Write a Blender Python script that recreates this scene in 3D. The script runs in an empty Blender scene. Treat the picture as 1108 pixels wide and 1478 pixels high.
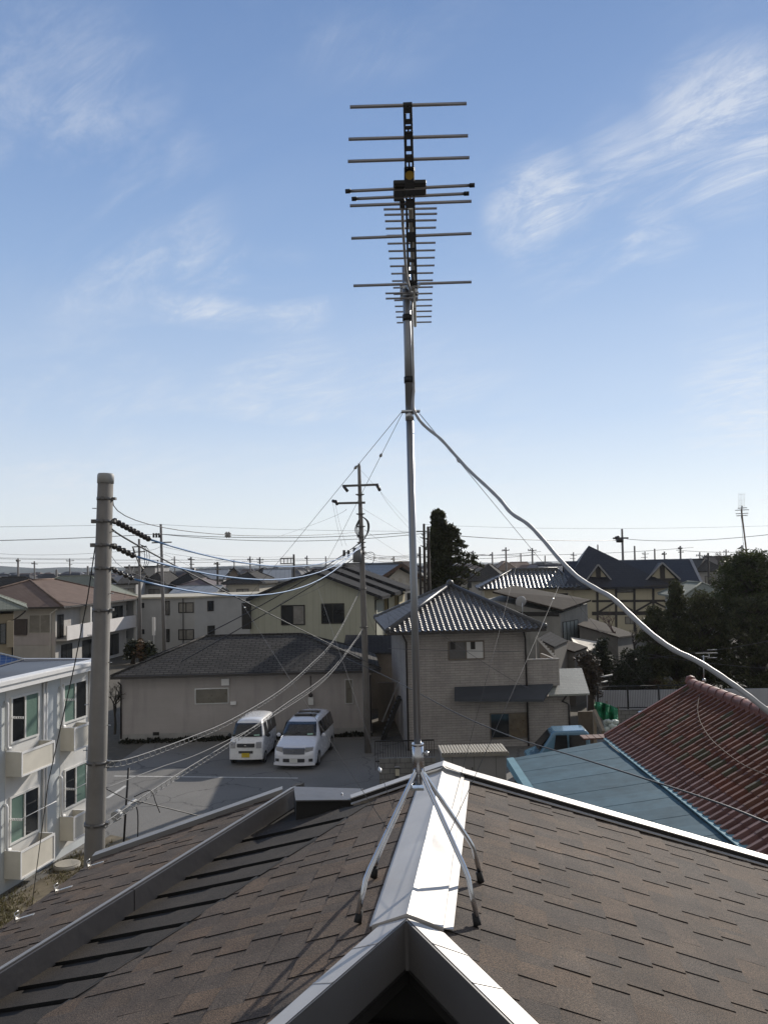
import bpy, bmesh, math, random
from mathutils import Vector as V, Matrix
rnd = random.Random(7)
R = math.radians
C = bpy.context.scene.collection
scene = bpy.context.scene

# ------------------------------------------------------------------ camera
F_PX, CX, CY = 1196.0, 554.0, 739.0
PITCH, ROLL, EYE = R(3.59), R(1.2), 8.6
_f = V((0, math.cos(PITCH), math.sin(PITCH)))
_r0 = V((1, 0, 0)); _u0 = V((0, -math.sin(PITCH), math.cos(PITCH)))
_r = _r0 * math.cos(ROLL) - _u0 * math.sin(ROLL)
_u = _u0 * math.cos(ROLL) + _r0 * math.sin(ROLL)
CAM = V((0, 0, EYE))
cd = bpy.data.cameras.new('camera'); cam = bpy.data.objects.new('camera', cd); C.objects.link(cam)
cd.sensor_fit = 'VERTICAL'; cd.sensor_height = 24; cd.lens = 24 * F_PX / 1478
cd.clip_start = .05; cd.clip_end = 20000
m = Matrix((_r, _u, -_f)).transposed().to_4x4(); m.translation = CAM
cam.matrix_world = m
scene.camera = cam

def ray(px, py):
    return _f + _r * ((px - CX) / F_PX) + _u * ((CY - py) / F_PX)
def W(px, py, Y):                      # the point of the place seen at a pixel, Y metres ahead
    d = ray(px, py); return CAM + d * (Y / d.y)
def G(px, py, z=0.0):                  # ... at height z
    d = ray(px, py); return CAM + d * ((z - EYE) / d.z)
def PL(px, py, p0, n):                 # ... on a plane
    d = ray(px, py); return CAM + d * ((p0 - CAM).dot(n) / d.dot(n))

# ------------------------------------------------------------------ mesh builder
class MB:
    def __init__(s):
        s.v = []; s.f = []; s.c = []; s.sm = []; s.col = None
    def face(s, pts, smooth=False):
        b = len(s.v); s.v += [V(p) for p in pts]; s.f.append(list(range(b, b + len(pts)))); s.c.append(s.col); s.sm.append(smooth)
    def mesh(s, vs, fs, smooth=False):
        b = len(s.v); s.v += [V(p) for p in vs]
        for f in fs: s.f.append([b + i for i in f]); s.c.append(s.col); s.sm.append(smooth)
    def hexa(s, q):                    # 8 corners: bottom 4 (ccw), top 4
        s.mesh(q, [(3, 2, 1, 0), (4, 5, 6, 7), (0, 1, 5, 4), (1, 2, 6, 5), (2, 3, 7, 6), (3, 0, 4, 7)])
    def box(s, fr, u0, u1, v0, v1, w0, w1):
        p = fr.p
        s.hexa([p(u0, v0, w0), p(u1, v0, w0), p(u1, v1, w0), p(u0, v1, w0), p(u0, v0, w1), p(u1, v0, w1), p(u1, v1, w1), p(u0, v1, w1)])
    def prism(s, poly, d):             # polygon (3D pts) extruded along d
        n = len(poly); a = [V(p) for p in poly]; b = [p + V(d) for p in a]
        s.mesh(a + b, [tuple(range(n - 1, -1, -1)), tuple(range(n, 2 * n))] + [(i, (i + 1) % n, n + (i + 1) % n, n + i) for i in range(n)])
    def tube(s, pts, r, n=8, smooth=True, cap=True):
        pts = [V(p) for p in pts]; k = len(pts)
        rs = r if isinstance(r, (list, tuple)) else [r] * k
        vs = []; prev = None
        for i, p in enumerate(pts):
            t = (pts[min(i + 1, k - 1)] - pts[max(i - 1, 0)]).normalized()
            if prev is None:
                a = V((0, 0, 1)) if abs(t.z) < .9 else V((1, 0, 0))
                x = t.cross(a).normalized()
            else:
                x = (prev - t * prev.dot(t)).normalized()
            prev = x; y = t.cross(x)
            for j in range(n):
                g = 2 * math.pi * j / n
                vs.append(p + (x * math.cos(g) + y * math.sin(g)) * rs[i])
        fs = [(i * n + j, i * n + (j + 1) % n, (i + 1) * n + (j + 1) % n, (i + 1) * n + j) for i in range(k - 1) for j in range(n)]
        b0 = len(s.v)
        s.mesh(vs, fs, smooth)
        if cap:
            s.f.append([b0 + j for j in range(n - 1, -1, -1)]); s.c.append(s.col); s.sm.append(False)
            s.f.append([b0 + (k - 1) * n + j for j in range(n)]); s.c.append(s.col); s.sm.append(False)
    def bar(s, a, b, w, h=None, up=(0, 0, 1)):   # rectangular bar between two points
        a = V(a); b = V(b); h = h or w; t = (b - a).normalized(); up = V(up)
        if abs(t.dot(up)) > .98: up = V((0, 1, 0))
        x = t.cross(up).normalized() * w / 2; y = x.cross(t).normalized() * h / 2
        s.hexa([a - x - y, a + x - y, b + x - y, b - x - y, a - x + y, a + x + y, b + x + y, b - x + y])
    def ball(s, c, r, n=8, sz=(1, 1, 1)):
        c = V(c); vs = [c + V((0, 0, r * sz[2]))]; k = n // 2
        for i in range(1, k):
            for j in range(n):
                a = math.pi * i / k; g = 2 * math.pi * j / n
                vs.append(c + V((r * sz[0] * math.sin(a) * math.cos(g), r * sz[1] * math.sin(a) * math.sin(g), r * sz[2] * math.cos(a))))
        vs.append(c - V((0, 0, r * sz[2]))); fs = [(0, 1 + j, 1 + (j + 1) % n) for j in range(n)]
        for i in range(k - 2):
            for j in range(n):
                q = 1 + i * n; fs.append((q + j, q + n + j, q + n + (j + 1) % n, q + (j + 1) % n))
        q = 1 + (k - 2) * n; fs += [(len(vs) - 1, q + (j + 1) % n, q + j) for j in range(n)]
        s.mesh(vs, fs, True)
    def build(s, name, mat, parent=None, origin=None):
        o0 = V(parent['_o']) if parent is not None else (V(origin) if origin is not None else V((0, 0, 0)))
        me = bpy.data.meshes.new(name)
        me.from_pydata([tuple(p - o0) for p in s.v], [], s.f); me.update()
        me.polygons.foreach_set('use_smooth', s.sm)
        uv = me.uv_layers.new(name='UVMap'); ud = [0.0] * (len(me.loops) * 2)
        for p in me.polygons:
            n = p.normal
            if abs(n.z) > .9995 or n.length < .5: h, t = V((1, 0, 0)), V((0, 1, 0))
            else: h = V((0, 0, 1)).cross(n).normalized(); t = n.cross(h)
            for li in p.loop_indices:
                q = me.vertices[me.loops[li].vertex_index].co
                ud[2 * li] = q.dot(h); ud[2 * li + 1] = q.dot(t)
        uv.data.foreach_set('uv', ud)
        if any(c is not None for c in s.c):
            ca = me.color_attributes.new('tone', 'FLOAT_COLOR', 'CORNER'); cdta = []
            for p, c in zip(me.polygons, s.c):
                c = c or (1, 1, 1)
                for _ in p.loop_indices: cdta += [c[0], c[1], c[2], 1]
            ca.data.foreach_set('color', cdta)
        mats = mat if isinstance(mat, (list, tuple)) else [mat]
        for mm in mats: me.materials.append(mm)
        o = bpy.data.objects.new(name, me); C.objects.link(o)
        if parent is not None:
            o.parent = parent
            if parent.type != 'EMPTY' or True: o['_o'] = list(o0)
        else:
            o.location = o0; o['_o'] = list(o0)
        return o

class Fr:                              # a local frame: u along the front wall, v away from the viewer, w up
    def __init__(s, o, ang=0.0):
        s.o = V((o[0], o[1], o[2] if len(o) > 2 else 0)); s.a = ang
        s.u = V((math.cos(ang), math.sin(ang), 0)); s.v = V((-math.sin(ang), math.cos(ang), 0))
    def p(s, u, v, w): return s.o + s.u * u + s.v * v + V((0, 0, w))
    def front(s, px, py, v0=0.0):      # pixel -> (u, w) on the plane v = v0
        q = PL(px, py, s.p(0, v0, 0), s.v) - s.o; return q.dot(s.u), q.z
    def side(s, px, py, u0=0.0):       # pixel -> (v, w) on the plane u = u0
        q = PL(px, py, s.p(u0, 0, 0), s.u) - s.o; return q.dot(s.v), q.z
    def turn(s, k, u0, v0):            # frame of another face: k=1 the right face (u' runs away from the viewer)
        return Fr(s.p(u0, v0, 0), s.a + k * math.pi / 2)

def tag(o, label, cat, group=None, kind=None):
    o['label'] = label; o['category'] = cat
    if group: o['group'] = group
    if kind: o['kind'] = kind
    return o
def thing(name, label, cat, loc, group=None):
    o = bpy.data.objects.new(name, None); C.objects.link(o); o.location = V(loc); o['_o'] = list(V(loc)); o.empty_display_size = .2
    return tag(o, label, cat, group)
def struct(o, kind='structure'):
    o['kind'] = kind; return o

# ------------------------------------------------------------------ materials
MATS = {}
def _nodes(name):
    m = bpy.data.materials.new(name); m.use_nodes = True; nt = m.node_tree
    return m, nt, nt.nodes['Principled BSDF'], nt.nodes.new, nt.links.new
def srgb(c):
    return tuple((x / 12.92 if x <= .04045 else ((x + .055) / 1.055) ** 2.4) for x in (i / 255 for i in c))
def ramp(N, L, src, stops):
    r = N('ShaderNodeValToRGB'); e = r.color_ramp.elements
    while len(e) < len(stops): e.new(.5)
    for i, (p, c) in enumerate(stops): e[i].position = p; e[i].color = (c[0], c[1], c[2], 1)
    L(src, r.inputs['Fac']); return r.outputs['Color']
def mix(N, L, fac, a, b, mode='MIX'):
    x = N('ShaderNodeMix'); x.data_type = 'RGBA'; x.blend_type = mode
    for s, vv in ((x.inputs['Factor'], fac), (x.inputs[6], a), (x.inputs[7], b)):
        if isinstance(vv, (int, float)): s.default_value = vv
        elif isinstance(vv, (tuple, list)): s.default_value = (vv[0], vv[1], vv[2], 1)
        else: L(vv, s)
    return x.outputs[2]
def noise(N, L, scale, detail=4, coord='Object', rough=.55, stretch=None):
    tc = N('ShaderNodeTexCoord'); n = N('ShaderNodeTexNoise'); n.inputs['Scale'].default_value = scale; n.inputs['Detail'].default_value = detail; n.inputs['Roughness'].default_value = rough
    src = tc.outputs[coord]
    if stretch:
        mp = N('ShaderNodeMapping'); mp.inputs['Scale'].default_value = stretch; L(src, mp.inputs['Vector']); src = mp.outputs['Vector']
    L(src, n.inputs['Vector']); return n.outputs['Fac']
def mat(name, col, rough=.7, metal=0.0, var=.18, scale=3.0, bump=0.0, bscale=60, spec=.5, tone=False, stain=0.0, coat=0.0):
    """plain painted / stone / metal surface with two scales of colour variation and optional bump, streaks"""
    if name in MATS: return MATS[name]
    m, nt, bs, N, L = _nodes(name)
    a = tuple(c * (1 - var) for c in col); b = tuple(min(1, c * (1 + var)) for c in col)
    c = ramp(N, L, noise(N, L, scale, 5), [(.3, a), (.7, b)])
    fine = noise(N, L, scale * 14, 3)
    c = mix(N, L, .25 * min(1, var * 4), c, ramp(N, L, fine, [(.3, a), (.7, b)]), 'MIX')
    if stain:
        st = noise(N, L, 1.2, 5, stretch=(2.2, 2.2, .25))
        mk = ramp(N, L, st, [(.52, (0, 0, 0)), (.75, (1, 1, 1))])
        c = mix(N, L, mk, c, mix(N, L, stain, c, tuple(x * .35 for x in col)))
    if tone:
        at = N('ShaderNodeAttribute'); at.attribute_name = 'tone'
        c = mix(N, L, 1.0, c, at.outputs['Color'], 'MULTIPLY')
    L(c, bs.inputs['Base Color'])
    bs.inputs['Metallic'].default_value = metal; bs.inputs['Specular IOR Level'].default_value = spec
    rr = N('ShaderNodeMapRange'); rr.inputs['To Min'].default_value = max(.02, rough - .1); rr.inputs['To Max'].default_value = min(1, rough + .1)
    L(noise(N, L, scale * 3, 3), rr.inputs['Value']); L(rr.outputs['Result'], bs.inputs['Roughness'])
    if coat: bs.inputs['Coat Weight'].default_value = coat; bs.inputs['Coat Roughness'].default_value = .06
    if bump:
        bp = N('ShaderNodeBump'); bp.inputs['Strength'].default_value = bump; bp.inputs['Distance'].default_value = .01
        L(noise(N, L, bscale, 4), bp.inputs['Height']); L(bp.outputs['Normal'], bs.inputs['Normal'])
    MATS[name] = m; return m
def brick(name, c1, c2, mortar, bw, bh, ms=.004, rough=.8, bump=.5, off=.5, var=.15, metal=0, spec=.4, stain=0.0):
    """coursed surface in metres (siding, slate, blocks): the UV map runs along and up the face"""
    if name in MATS: return MATS[name]
    m, nt, bs, N, L = _nodes(name)
    tc = N('ShaderNodeTexCoord'); bk = N('ShaderNodeTexBrick'); L(tc.outputs['UV'], bk.inputs['Vector'])
    bk.offset = off
    for k, vv in (('Color1', c1), ('Color2', c2), ('Mortar', mortar)): bk.inputs[k].default_value = (*vv, 1)
    bk.inputs['Scale'].default_value = 1; bk.inputs['Mortar Size'].default_value = ms; bk.inputs['Mortar Smooth'].default_value = .1
    bk.inputs['Brick Width'].default_value = bw; bk.inputs['Row Height'].default_value = bh
    n = noise(N, L, 1.1, 6)
    c = mix(N, L, 1.0, bk.outputs['Color'], ramp(N, L, n, [(.25, (1 - var,) * 3), (.75, (1 + var * .6,) * 3)]), 'MULTIPLY')
    n2 = noise(N, L, 30, 3)
    c = mix(N, L, 1.0, c, ramp(N, L, n2, [(.25, (1 - var * .7,) * 3), (.75, (1 + var * .5,) * 3)]), 'MULTIPLY')
    if stain:
        st = noise(N, L, 1.2, 5, stretch=(2.2, 2.2, .25))
        mk = ramp(N, L, st, [(.5, (1, 1, 1)), (.75, (1 - stain,) * 3)])
        c = mix(N, L, 1.0, c, mk, 'MULTIPLY')
    L(c, bs.inputs['Base Color']); bs.inputs['Roughness'].default_value = rough; bs.inputs['Metallic'].default_value = metal
    bs.inputs['Specular IOR Level'].default_value = spec
    bp = N('ShaderNodeBump'); bp.inputs['Strength'].default_value = bump; bp.inputs['Distance'].default_value = .02; bp.invert = True
    L(bk.outputs['Fac'], bp.inputs['Height']); L(bp.outputs['Normal'], bs.inputs['Normal'])
    MATS[name] = m; return m
def leafmat(name, a, b, trans=.0):
    if name in MATS: return MATS[name]
    m, nt, bs, N, L = _nodes(name)
    at = N('ShaderNodeAttribute'); at.attribute_name = 'tone'
    c = mix(N, L, noise(N, L, .9, 3), a, b); c = mix(N, L, 1.0, c, at.outputs['Color'], 'MULTIPLY')
    L(c, bs.inputs['Base Color']); bs.inputs['Roughness'].default_value = .6; bs.inputs['Specular IOR Level'].default_value = .25
    if trans:
        tr = N('ShaderNodeBsdfTranslucent'); L(c, tr.inputs['Color']); ms = N('ShaderNodeMixShader'); ms.inputs['Fac'].default_value = trans
        L(bs.outputs['BSDF'], ms.inputs[1]); L(tr.outputs['BSDF'], ms.inputs[2]); L(ms.outputs['Shader'], nt.nodes['Material Output'].inputs['Surface'])
    MATS[name] = m; return m

GLASS = mat('dark_glass', (.018, .02, .022), .06, 0, .3, .6, spec=.6)
GLASS_GREEN = mat('green_tinted_pane', (.16, .24, .20), .12, 0, .2, .8, spec=.6)
CURTAIN = mat('curtained_pane', (.22, .21, .19), .25, 0, .25, 2.0)
FROST = mat('frosted_pane', (.34, .37, .36), .3, 0, .12, 2.0)
DARKFRAME = mat('dark_aluminium', (.03, .028, .026), .45, .4, .15)
ALU = mat('silver_aluminium', (.5, .5, .49), .35, .85, .1)
WHITEFRAME = mat('white_aluminium', (.72, .71, .68), .4, 0, .06)
BLACK = mat('black_plastic', (.012, .012, .013), .5, 0, .2)
RUBBER = mat('black_rubber', (.014, .014, .014), .75, 0, .2)
STEEL = mat('galvanised_steel', (.52, .54, .56), .3, 1.0, .08, 14)
CONCRETE = mat('pole_concrete', (.20, .188, .172), .85, 0, .14, 2.5, .25, 90, stain=.45)
CONC_FAR = mat('far_pole_concrete', (.20, .19, .185), .9, 0, .12, 1.0)
DARKPIPE = mat('brown_downpipe', (.035, .03, .027), .5, 0, .1)
WIREBLK = mat('black_cable', (.02, .02, .022), .5, 0, .1)

# ------------------------------------------------------------------ shared builders
def window(fr, parent, u0, u1, w0, w1, v=0.0, fm=None, pane=None, fw=.05, mull=1, sill=False, recess=.06, pane2=None):
    """a window on the wall plane v of a frame: frame with its bars, one pane mesh per leaf"""
    fm = fm or ALU; pane = pane or GLASS
    b = MB(); f0, f1 = v - .045, v + .02
    b.box(fr, u0, u1, f0, f1, w0, w0 + fw); b.box(fr, u0, u1, f0, f1, w1 - fw, w1)
    b.box(fr, u0, u0 + fw, f0, f1, w0 + fw, w1 - fw); b.box(fr, u1 - fw, u1, f0, f1, w0 + fw, w1 - fw)
    for k in range(mull):
        c = u0 + (u1 - u0) * (k + 1) / (mull + 1)
        b.box(fr, c - fw * .5, c + fw * .5, f0 + .004, f1, w0 + fw, w1 - fw)
    if sill: b.box(fr, u0 - .05, u1 + .05, v - .09, v - .047, w0 - .045, w0 + .01)
    fo = b.build('window', fm, parent)
    n = mull + 1
    for k in range(n):
        a0 = u0 + (u1 - u0) * k / n + fw * .5; a1 = u0 + (u1 - u0) * (k + 1) / n - fw * .5
        g = MB(); vv = v - .012 - (.012 if k % 2 else 0)
        g.hexa([fr.p(a0, vv, w0 + fw * .5), fr.p(a1, vv, w0 + fw * .5), fr.p(a1, vv + .008, w0 + fw * .5), fr.p(a0, vv + .008, w0 + fw * .5),
                fr.p(a0, vv, w1 - fw * .5), fr.p(a1, vv, w1 - fw * .5), fr.p(a1, vv + .008, w1 - fw * .5), fr.p(a0, vv + .008, w1 - fw * .5)])
        g.build('pane', (pane2 if (pane2 and k % 2) else pane), fo)
    return fo
def wpix(fr, parent, x0, y0, x1, y1, v=0.0, **k):
    a = fr.front(x0, y1, v); b = fr.front(x1, y0, v); c = fr.front(x0, y0, v); d = fr.front(x1, y1, v)
    return window(fr, parent, min(a[0], c[0]) * .5 + max(a[0], c[0]) * .5, (b[0] + d[0]) / 2, (a[1] + d[1]) / 2, (b[1] + c[1]) / 2, v, **k)

def slab(b, pts, t):                   # roof plane with thickness downwards
    b.prism([p - V((0, 0, t)) for p in pts], V((0, 0, t)))
def hip_roof(fr, parent, u0, u1, v0, v1, we, wr, m, t=.12, ridge_r=.07, ridge_m=None, ru0=None, ru1=None, rv=None, name='roof'):
    wdt, dep = u1 - u0, v1 - v0
    rv = rv if rv is not None else (v0 + v1) / 2
    along_u = wdt >= dep
    if along_u:
        a = fr.p(ru0 if ru0 is not None else u0 + dep / 2, rv, wr); c = fr.p(ru1 if ru1 is not None else u1 - dep / 2, rv, wr)
    else:
        a = fr.p((u0 + u1) / 2, v0 + wdt / 2, wr); c = fr.p((u0 + u1) / 2, v1 - wdt / 2, wr)
    e = [fr.p(u0, v0, we), fr.p(u1, v0, we), fr.p(u1, v1, we), fr.p(u0, v1, we)]
    b = MB()
    if (a - c).length < .05:
        a = c = (a + c) / 2
        faces = [(e[0], e[1], a), (e[1], e[2], a), (e[2], e[3], a), (e[3], e[0], a)]
    elif along_u: faces = [(e[0], e[1], c, a), (e[1], e[2], c), (e[2], e[3], a, c), (e[3], e[0], a)]
    else: faces = [(e[0], e[1], a), (e[1], e[2], c, a), (e[2], e[3], c), (e[3], e[0], a, c)]
    for f in faces: b.face(f)
    lo = [p - V((0, 0, t)) for p in e]
    b.face(lo[::-1])
    for i in range(4): b.face([lo[i], lo[(i + 1) % 4], e[(i + 1) % 4], e[i]])
    ro = b.build(name, m, parent)
    if ridge_r:
        k = MB(); up = V((0, 0, ridge_r * .35))
        if along_u: ends = [(e[0], a), (e[1], c), (e[2], c), (e[3], a)]
        else: ends = [(e[0], a), (e[1], a), (e[2], c), (e[3], c)]
        for p, q in ends: k.tube([p + up, q + up], ridge_r, 6)
        if (a - c).length > .06: k.tube([a + up, c + up], ridge_r * 1.05, 6)
        k.build('ridge_cap', ridge_m or m, ro)
    return ro
def gable_roof(fr, parent, u0, u1, v0, v1, we, wr, m, t=.14, axis='v', um=None, ridge_m=None, ridge_r=.06, name='roof'):
    """ridge along v (gable faces the front) or along u"""
    b = MB()
    if axis == 'v':
        um = um if um is not None else (u0 + u1) / 2
        A, B_ = fr.p(um, v0, wr), fr.p(um, v1, wr)
        slab(b, [fr.p(u0, v0, we), A, B_, fr.p(u0, v1, we)][::-1], t); slab(b, [A, fr.p(u1, v0, we), fr.p(u1, v1, we), B_][::-1], t)
    else:
        um = um if um is not None else (v0 + v1) / 2
        A, B_ = fr.p(u0, um, wr), fr.p(u1, um, wr)
        slab(b, [fr.p(u0, v0, we), fr.p(u1, v0, we), B_, A], t); slab(b, [A, B_, fr.p(u1, v1, we), fr.p(u0, v1, we)], t)
    ro = b.build(name, m, parent)
    if ridge_r:
        k = MB(); k.tube([A + V((0, 0, .02)), B_ + V((0, 0, .02))], ridge_r, 6); k.build('ridge_cap', ridge_m or m, ro)
    return ro
def walls(fr, parent, u0, u1, v0, v1, w1, m, w0=0.0, gable=None, um=None, name='wall'):
    """closed wall box; gable = ridge height for a gable facing the front"""
    b = MB()
    if gable:
        um = um if um is not None else (u0 + u1) / 2
        poly = [fr.p(u0, v0, w0), fr.p(u1, v0, w0), fr.p(u1, v0, w1), fr.p(um, v0, gable), fr.p(u0, v0, w1)]
        b.prism(poly, fr.v * (v1 - v0))
    else: b.box(fr, u0, u1, v0, v1, w0, w1)
    return b.build(name, m, parent)
def wire(name, label, pts3, r, m=None, seg=20, cat='cable', group=None, n=5):
    """a hanging wire through three points (a sag parabola) or a polyline of many"""
    if len(pts3) == 3:
        a, c, e = [V(p) for p in pts3]; P = []
        for i in range(seg + 1):
            t = i / seg; P.append(a * (2 * (t - .5) * (t - 1)) + c * (-4 * t * (t - 1)) + e * (2 * t * (t - .5)))
    else: P = [V(p) for p in pts3]
    b = MB(); b.tube(P, r, n); o = b.build(name, m or WIREBLK, None, P[0])
    return tag(o, label, cat, group)
def smooth_path(pts, k=6):
    out = []; p = [V(q) for q in pts]
    for i in range(len(p) - 1):
        p0, p1, p2, p3 = p[max(i - 1, 0)], p[i], p[i + 1], p[min(i + 2, len(p) - 1)]
        for j in range(k):
            t = j / k; out.append(.5 * ((2 * p1) + (p2 - p0) * t + (2 * p0 - 5 * p1 + 4 * p2 - p3) * t * t + (3 * p1 - p0 - 3 * p2 + p3) * t ** 3))
    out.append(p[-1]); return out
# ------------------------------------------------------------------ light, sky, ground
SUN_AZ, SUN_EL = 33.0, 25.0
scene.view_settings.view_transform = 'Standard'; scene.view_settings.look = 'None'; scene.view_settings.gamma = 1
scene.view_settings.exposure = 0.0
w = bpy.data.worlds.new('World'); scene.world = w; w.use_nodes = True
nt = w.node_tree; N = nt.nodes.new; L = nt.links.new; bg = nt.nodes['Background']
sky = N('ShaderNodeTexSky'); sky.sky_type = 'NISHITA'; sky.sun_disc = False
sky.sun_elevation = R(SUN_EL); sky.sun_rotation = R(SUN_AZ); sky.altitude = 50; sky.air_density = 1.0; sky.dust_density = .1; sky.ozone_density = 3.0
bg.inputs['Strength'].default_value = .085
# thin high cirrus: streaked noise on a flat cloud layer (direction projected onto a plane overhead)
tc = N('ShaderNodeTexCoord'); sep = N('ShaderNodeSeparateXYZ'); L(tc.outputs['Generated'], sep.inputs[0])
def math_(op, a, b=None):
    x = N('ShaderNodeMath'); x.operation = op
    for i, q in enumerate((a, b)):
        if q is None: continue
        if isinstance(q, (int, float)): x.inputs[i].default_value = q
        else: L(q, x.inputs[i])
    return x.outputs[0]
zz = math_('ADD', math_('MAXIMUM', sep.outputs['Z'], 0.0), .12)
cx = math_('DIVIDE', sep.outputs['X'], zz); cy = math_('DIVIDE', sep.outputs['Y'], zz)
cmb = N('ShaderNodeCombineXYZ'); L(cx, cmb.inputs[0]); L(cy, cmb.inputs[1])
def cloud(scale, rot, stretch, lo, hi, off, dist=.6, rg=.62):
    m0 = N('ShaderNodeMapping'); m0.inputs['Rotation'].default_value = (0, 0, R(rot)); L(cmb.outputs[0], m0.inputs['Vector'])
    mp = N('ShaderNodeMapping'); mp.inputs['Scale'].default_value = stretch; mp.inputs['Location'].default_value = off
    L(m0.outputs[0], mp.inputs['Vector'])
    n = N('ShaderNodeTexNoise'); n.inputs['Scale'].default_value = scale; n.inputs['Detail'].default_value = 12; n.inputs['Roughness'].default_value = rg; n.inputs['Distortion'].default_value = dist
    L(mp.outputs[0], n.inputs['Vector'])
    mr = N('ShaderNodeMapRange'); mr.interpolation_type = 'SMOOTHSTEP'; mr.inputs['From Min'].default_value = lo; mr.inputs['From Max'].default_value = hi
    L(n.outputs['Fac'], mr.inputs['Value']); return mr.outputs['Result']
def blob(ax, el, ra, soft=1.0):        # a patch of sky (azimuth, elevation, radius in degrees) where a cloud bank hangs
    d = V((math.sin(R(ax)) * math.cos(R(el)), math.cos(R(ax)) * math.cos(R(el)), math.sin(R(el))))
    dp = N('ShaderNodeVectorMath'); dp.operation = 'DOT_PRODUCT'; L(tc.outputs['Generated'], dp.inputs[0]); dp.inputs[1].default_value = d
    mr = N('ShaderNodeMapRange'); mr.interpolation_type = 'SMOOTHSTEP'; mr.inputs['From Min'].default_value = math.cos(R(ra)); mr.inputs['From Max'].default_value = math.cos(R(ra * .15))
    L(dp.outputs['Value'], mr.inputs['Value']); return mr.outputs['Result']
banks = None
for ax, el, ra, k in ((23.5, 26, 6, 1.0), (17.5, 24.5, 4.5, .6), (13, 24, 3, .5), (11.5, 23, 4.5, .9), (-19, 23, 9, .6), (-12, 18.5, 5, .8), (-21, 28, 8, .35), (-6, 18.5, 3.5, .9), (11.5, 22.3, 2.2, 1.3), (17.5, 20.2, 1.5, 1.0), (-19, 8, 9, .55), (-7, 11, 7, .5), (25, 8, 7, .8), (14, 21, 6, .4), (24, 15, 5, .6), (18, 20, 4, .6), (-9, 18.5, 4, .5), (0, 38, 9, .25), (22, 38, 8, .2), (2, 6, 12, .3)):
    q = math_('MULTIPLY', blob(ax, el, ra), k); banks = q if banks is None else math_('MAXIMUM', banks, q)
c1 = cloud(2.0, -47, (1.0, .45, 1), .38, .66, (1.3, .4, 0), .7); c2 = cloud(7.0, -42, (1, .42, 1), .36, .70, (5.1, 2.2, 0), 1.4, .72)
cl = math_('MULTIPLY', math_('ADD', math_('MULTIPLY', c1, .22), math_('MULTIPLY', math_('MULTIPLY', c2, c1), 1.15)), banks)
cl = math_('ADD', cl, math_('MULTIPLY', c1, .05))
cl = math_('MINIMUM', math_('MULTIPLY', cl, .62), .6)
# clear winter air: the physical sky, cooled towards the deep blue to pale horizon range of this day
K = .085
grad = ramp(N, L, math_('MAXIMUM', sep.outputs['Z'], 0.0), [(0.0, (.98, .98, .98)), (.05, (.88, .93, .97)), (.17, (.57, .70, .90)), (.34, (.335, .49, .77)), (.47, (.225, .365, .655)), (.60, (.165, .285, .55)), (1.0, (.08, .17, .40))])
vs_ = N('ShaderNodeVectorMath'); vs_.operation = 'SCALE'; L(grad, vs_.inputs[0]); vs_.inputs['Scale'].default_value = 1 / K
csk = mix(N, L, .82, sky.outputs['Color'], vs_.outputs[0])
# behind and above the viewer an unseen pale veil, added as neutral fill light
back = N('ShaderNodeMapRange'); back.interpolation_type = 'SMOOTHSTEP'; back.inputs['From Min'].default_value = -.12; back.inputs['From Max'].default_value = .45
L(math_('ADD', math_('MULTIPLY', sep.outputs['Y'], -1.0), math_('MULTIPLY', math_('MAXIMUM', math_('SUBTRACT', sep.outputs['Z'], .68), 0.0), 1.6)), back.inputs['Value'])
csk = mix(N, L, math_('MULTIPLY', back.outputs['Result'], .85), csk, (.43 / K, .41 / K, .38 / K))
csk = mix(N, L, cl, csk, (9.6, 9.9, 10.4))
L(csk, bg.inputs['Color'])
sl = bpy.data.lights.new('sun', 'SUN'); sl.energy = 4.3; sl.angle = R(.55); sl.color = (1.0, .93, .83)
so = bpy.data.objects.new('sun', sl); C.objects.link(so)
sd = V((math.sin(R(SUN_AZ)) * math.cos(R(SUN_EL)), math.cos(R(SUN_AZ)) * math.cos(R(SUN_EL)), math.sin(R(SUN_EL))))
so.rotation_euler = sd.to_track_quat('Z', 'Y').to_euler(); so.location = sd * 200

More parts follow.
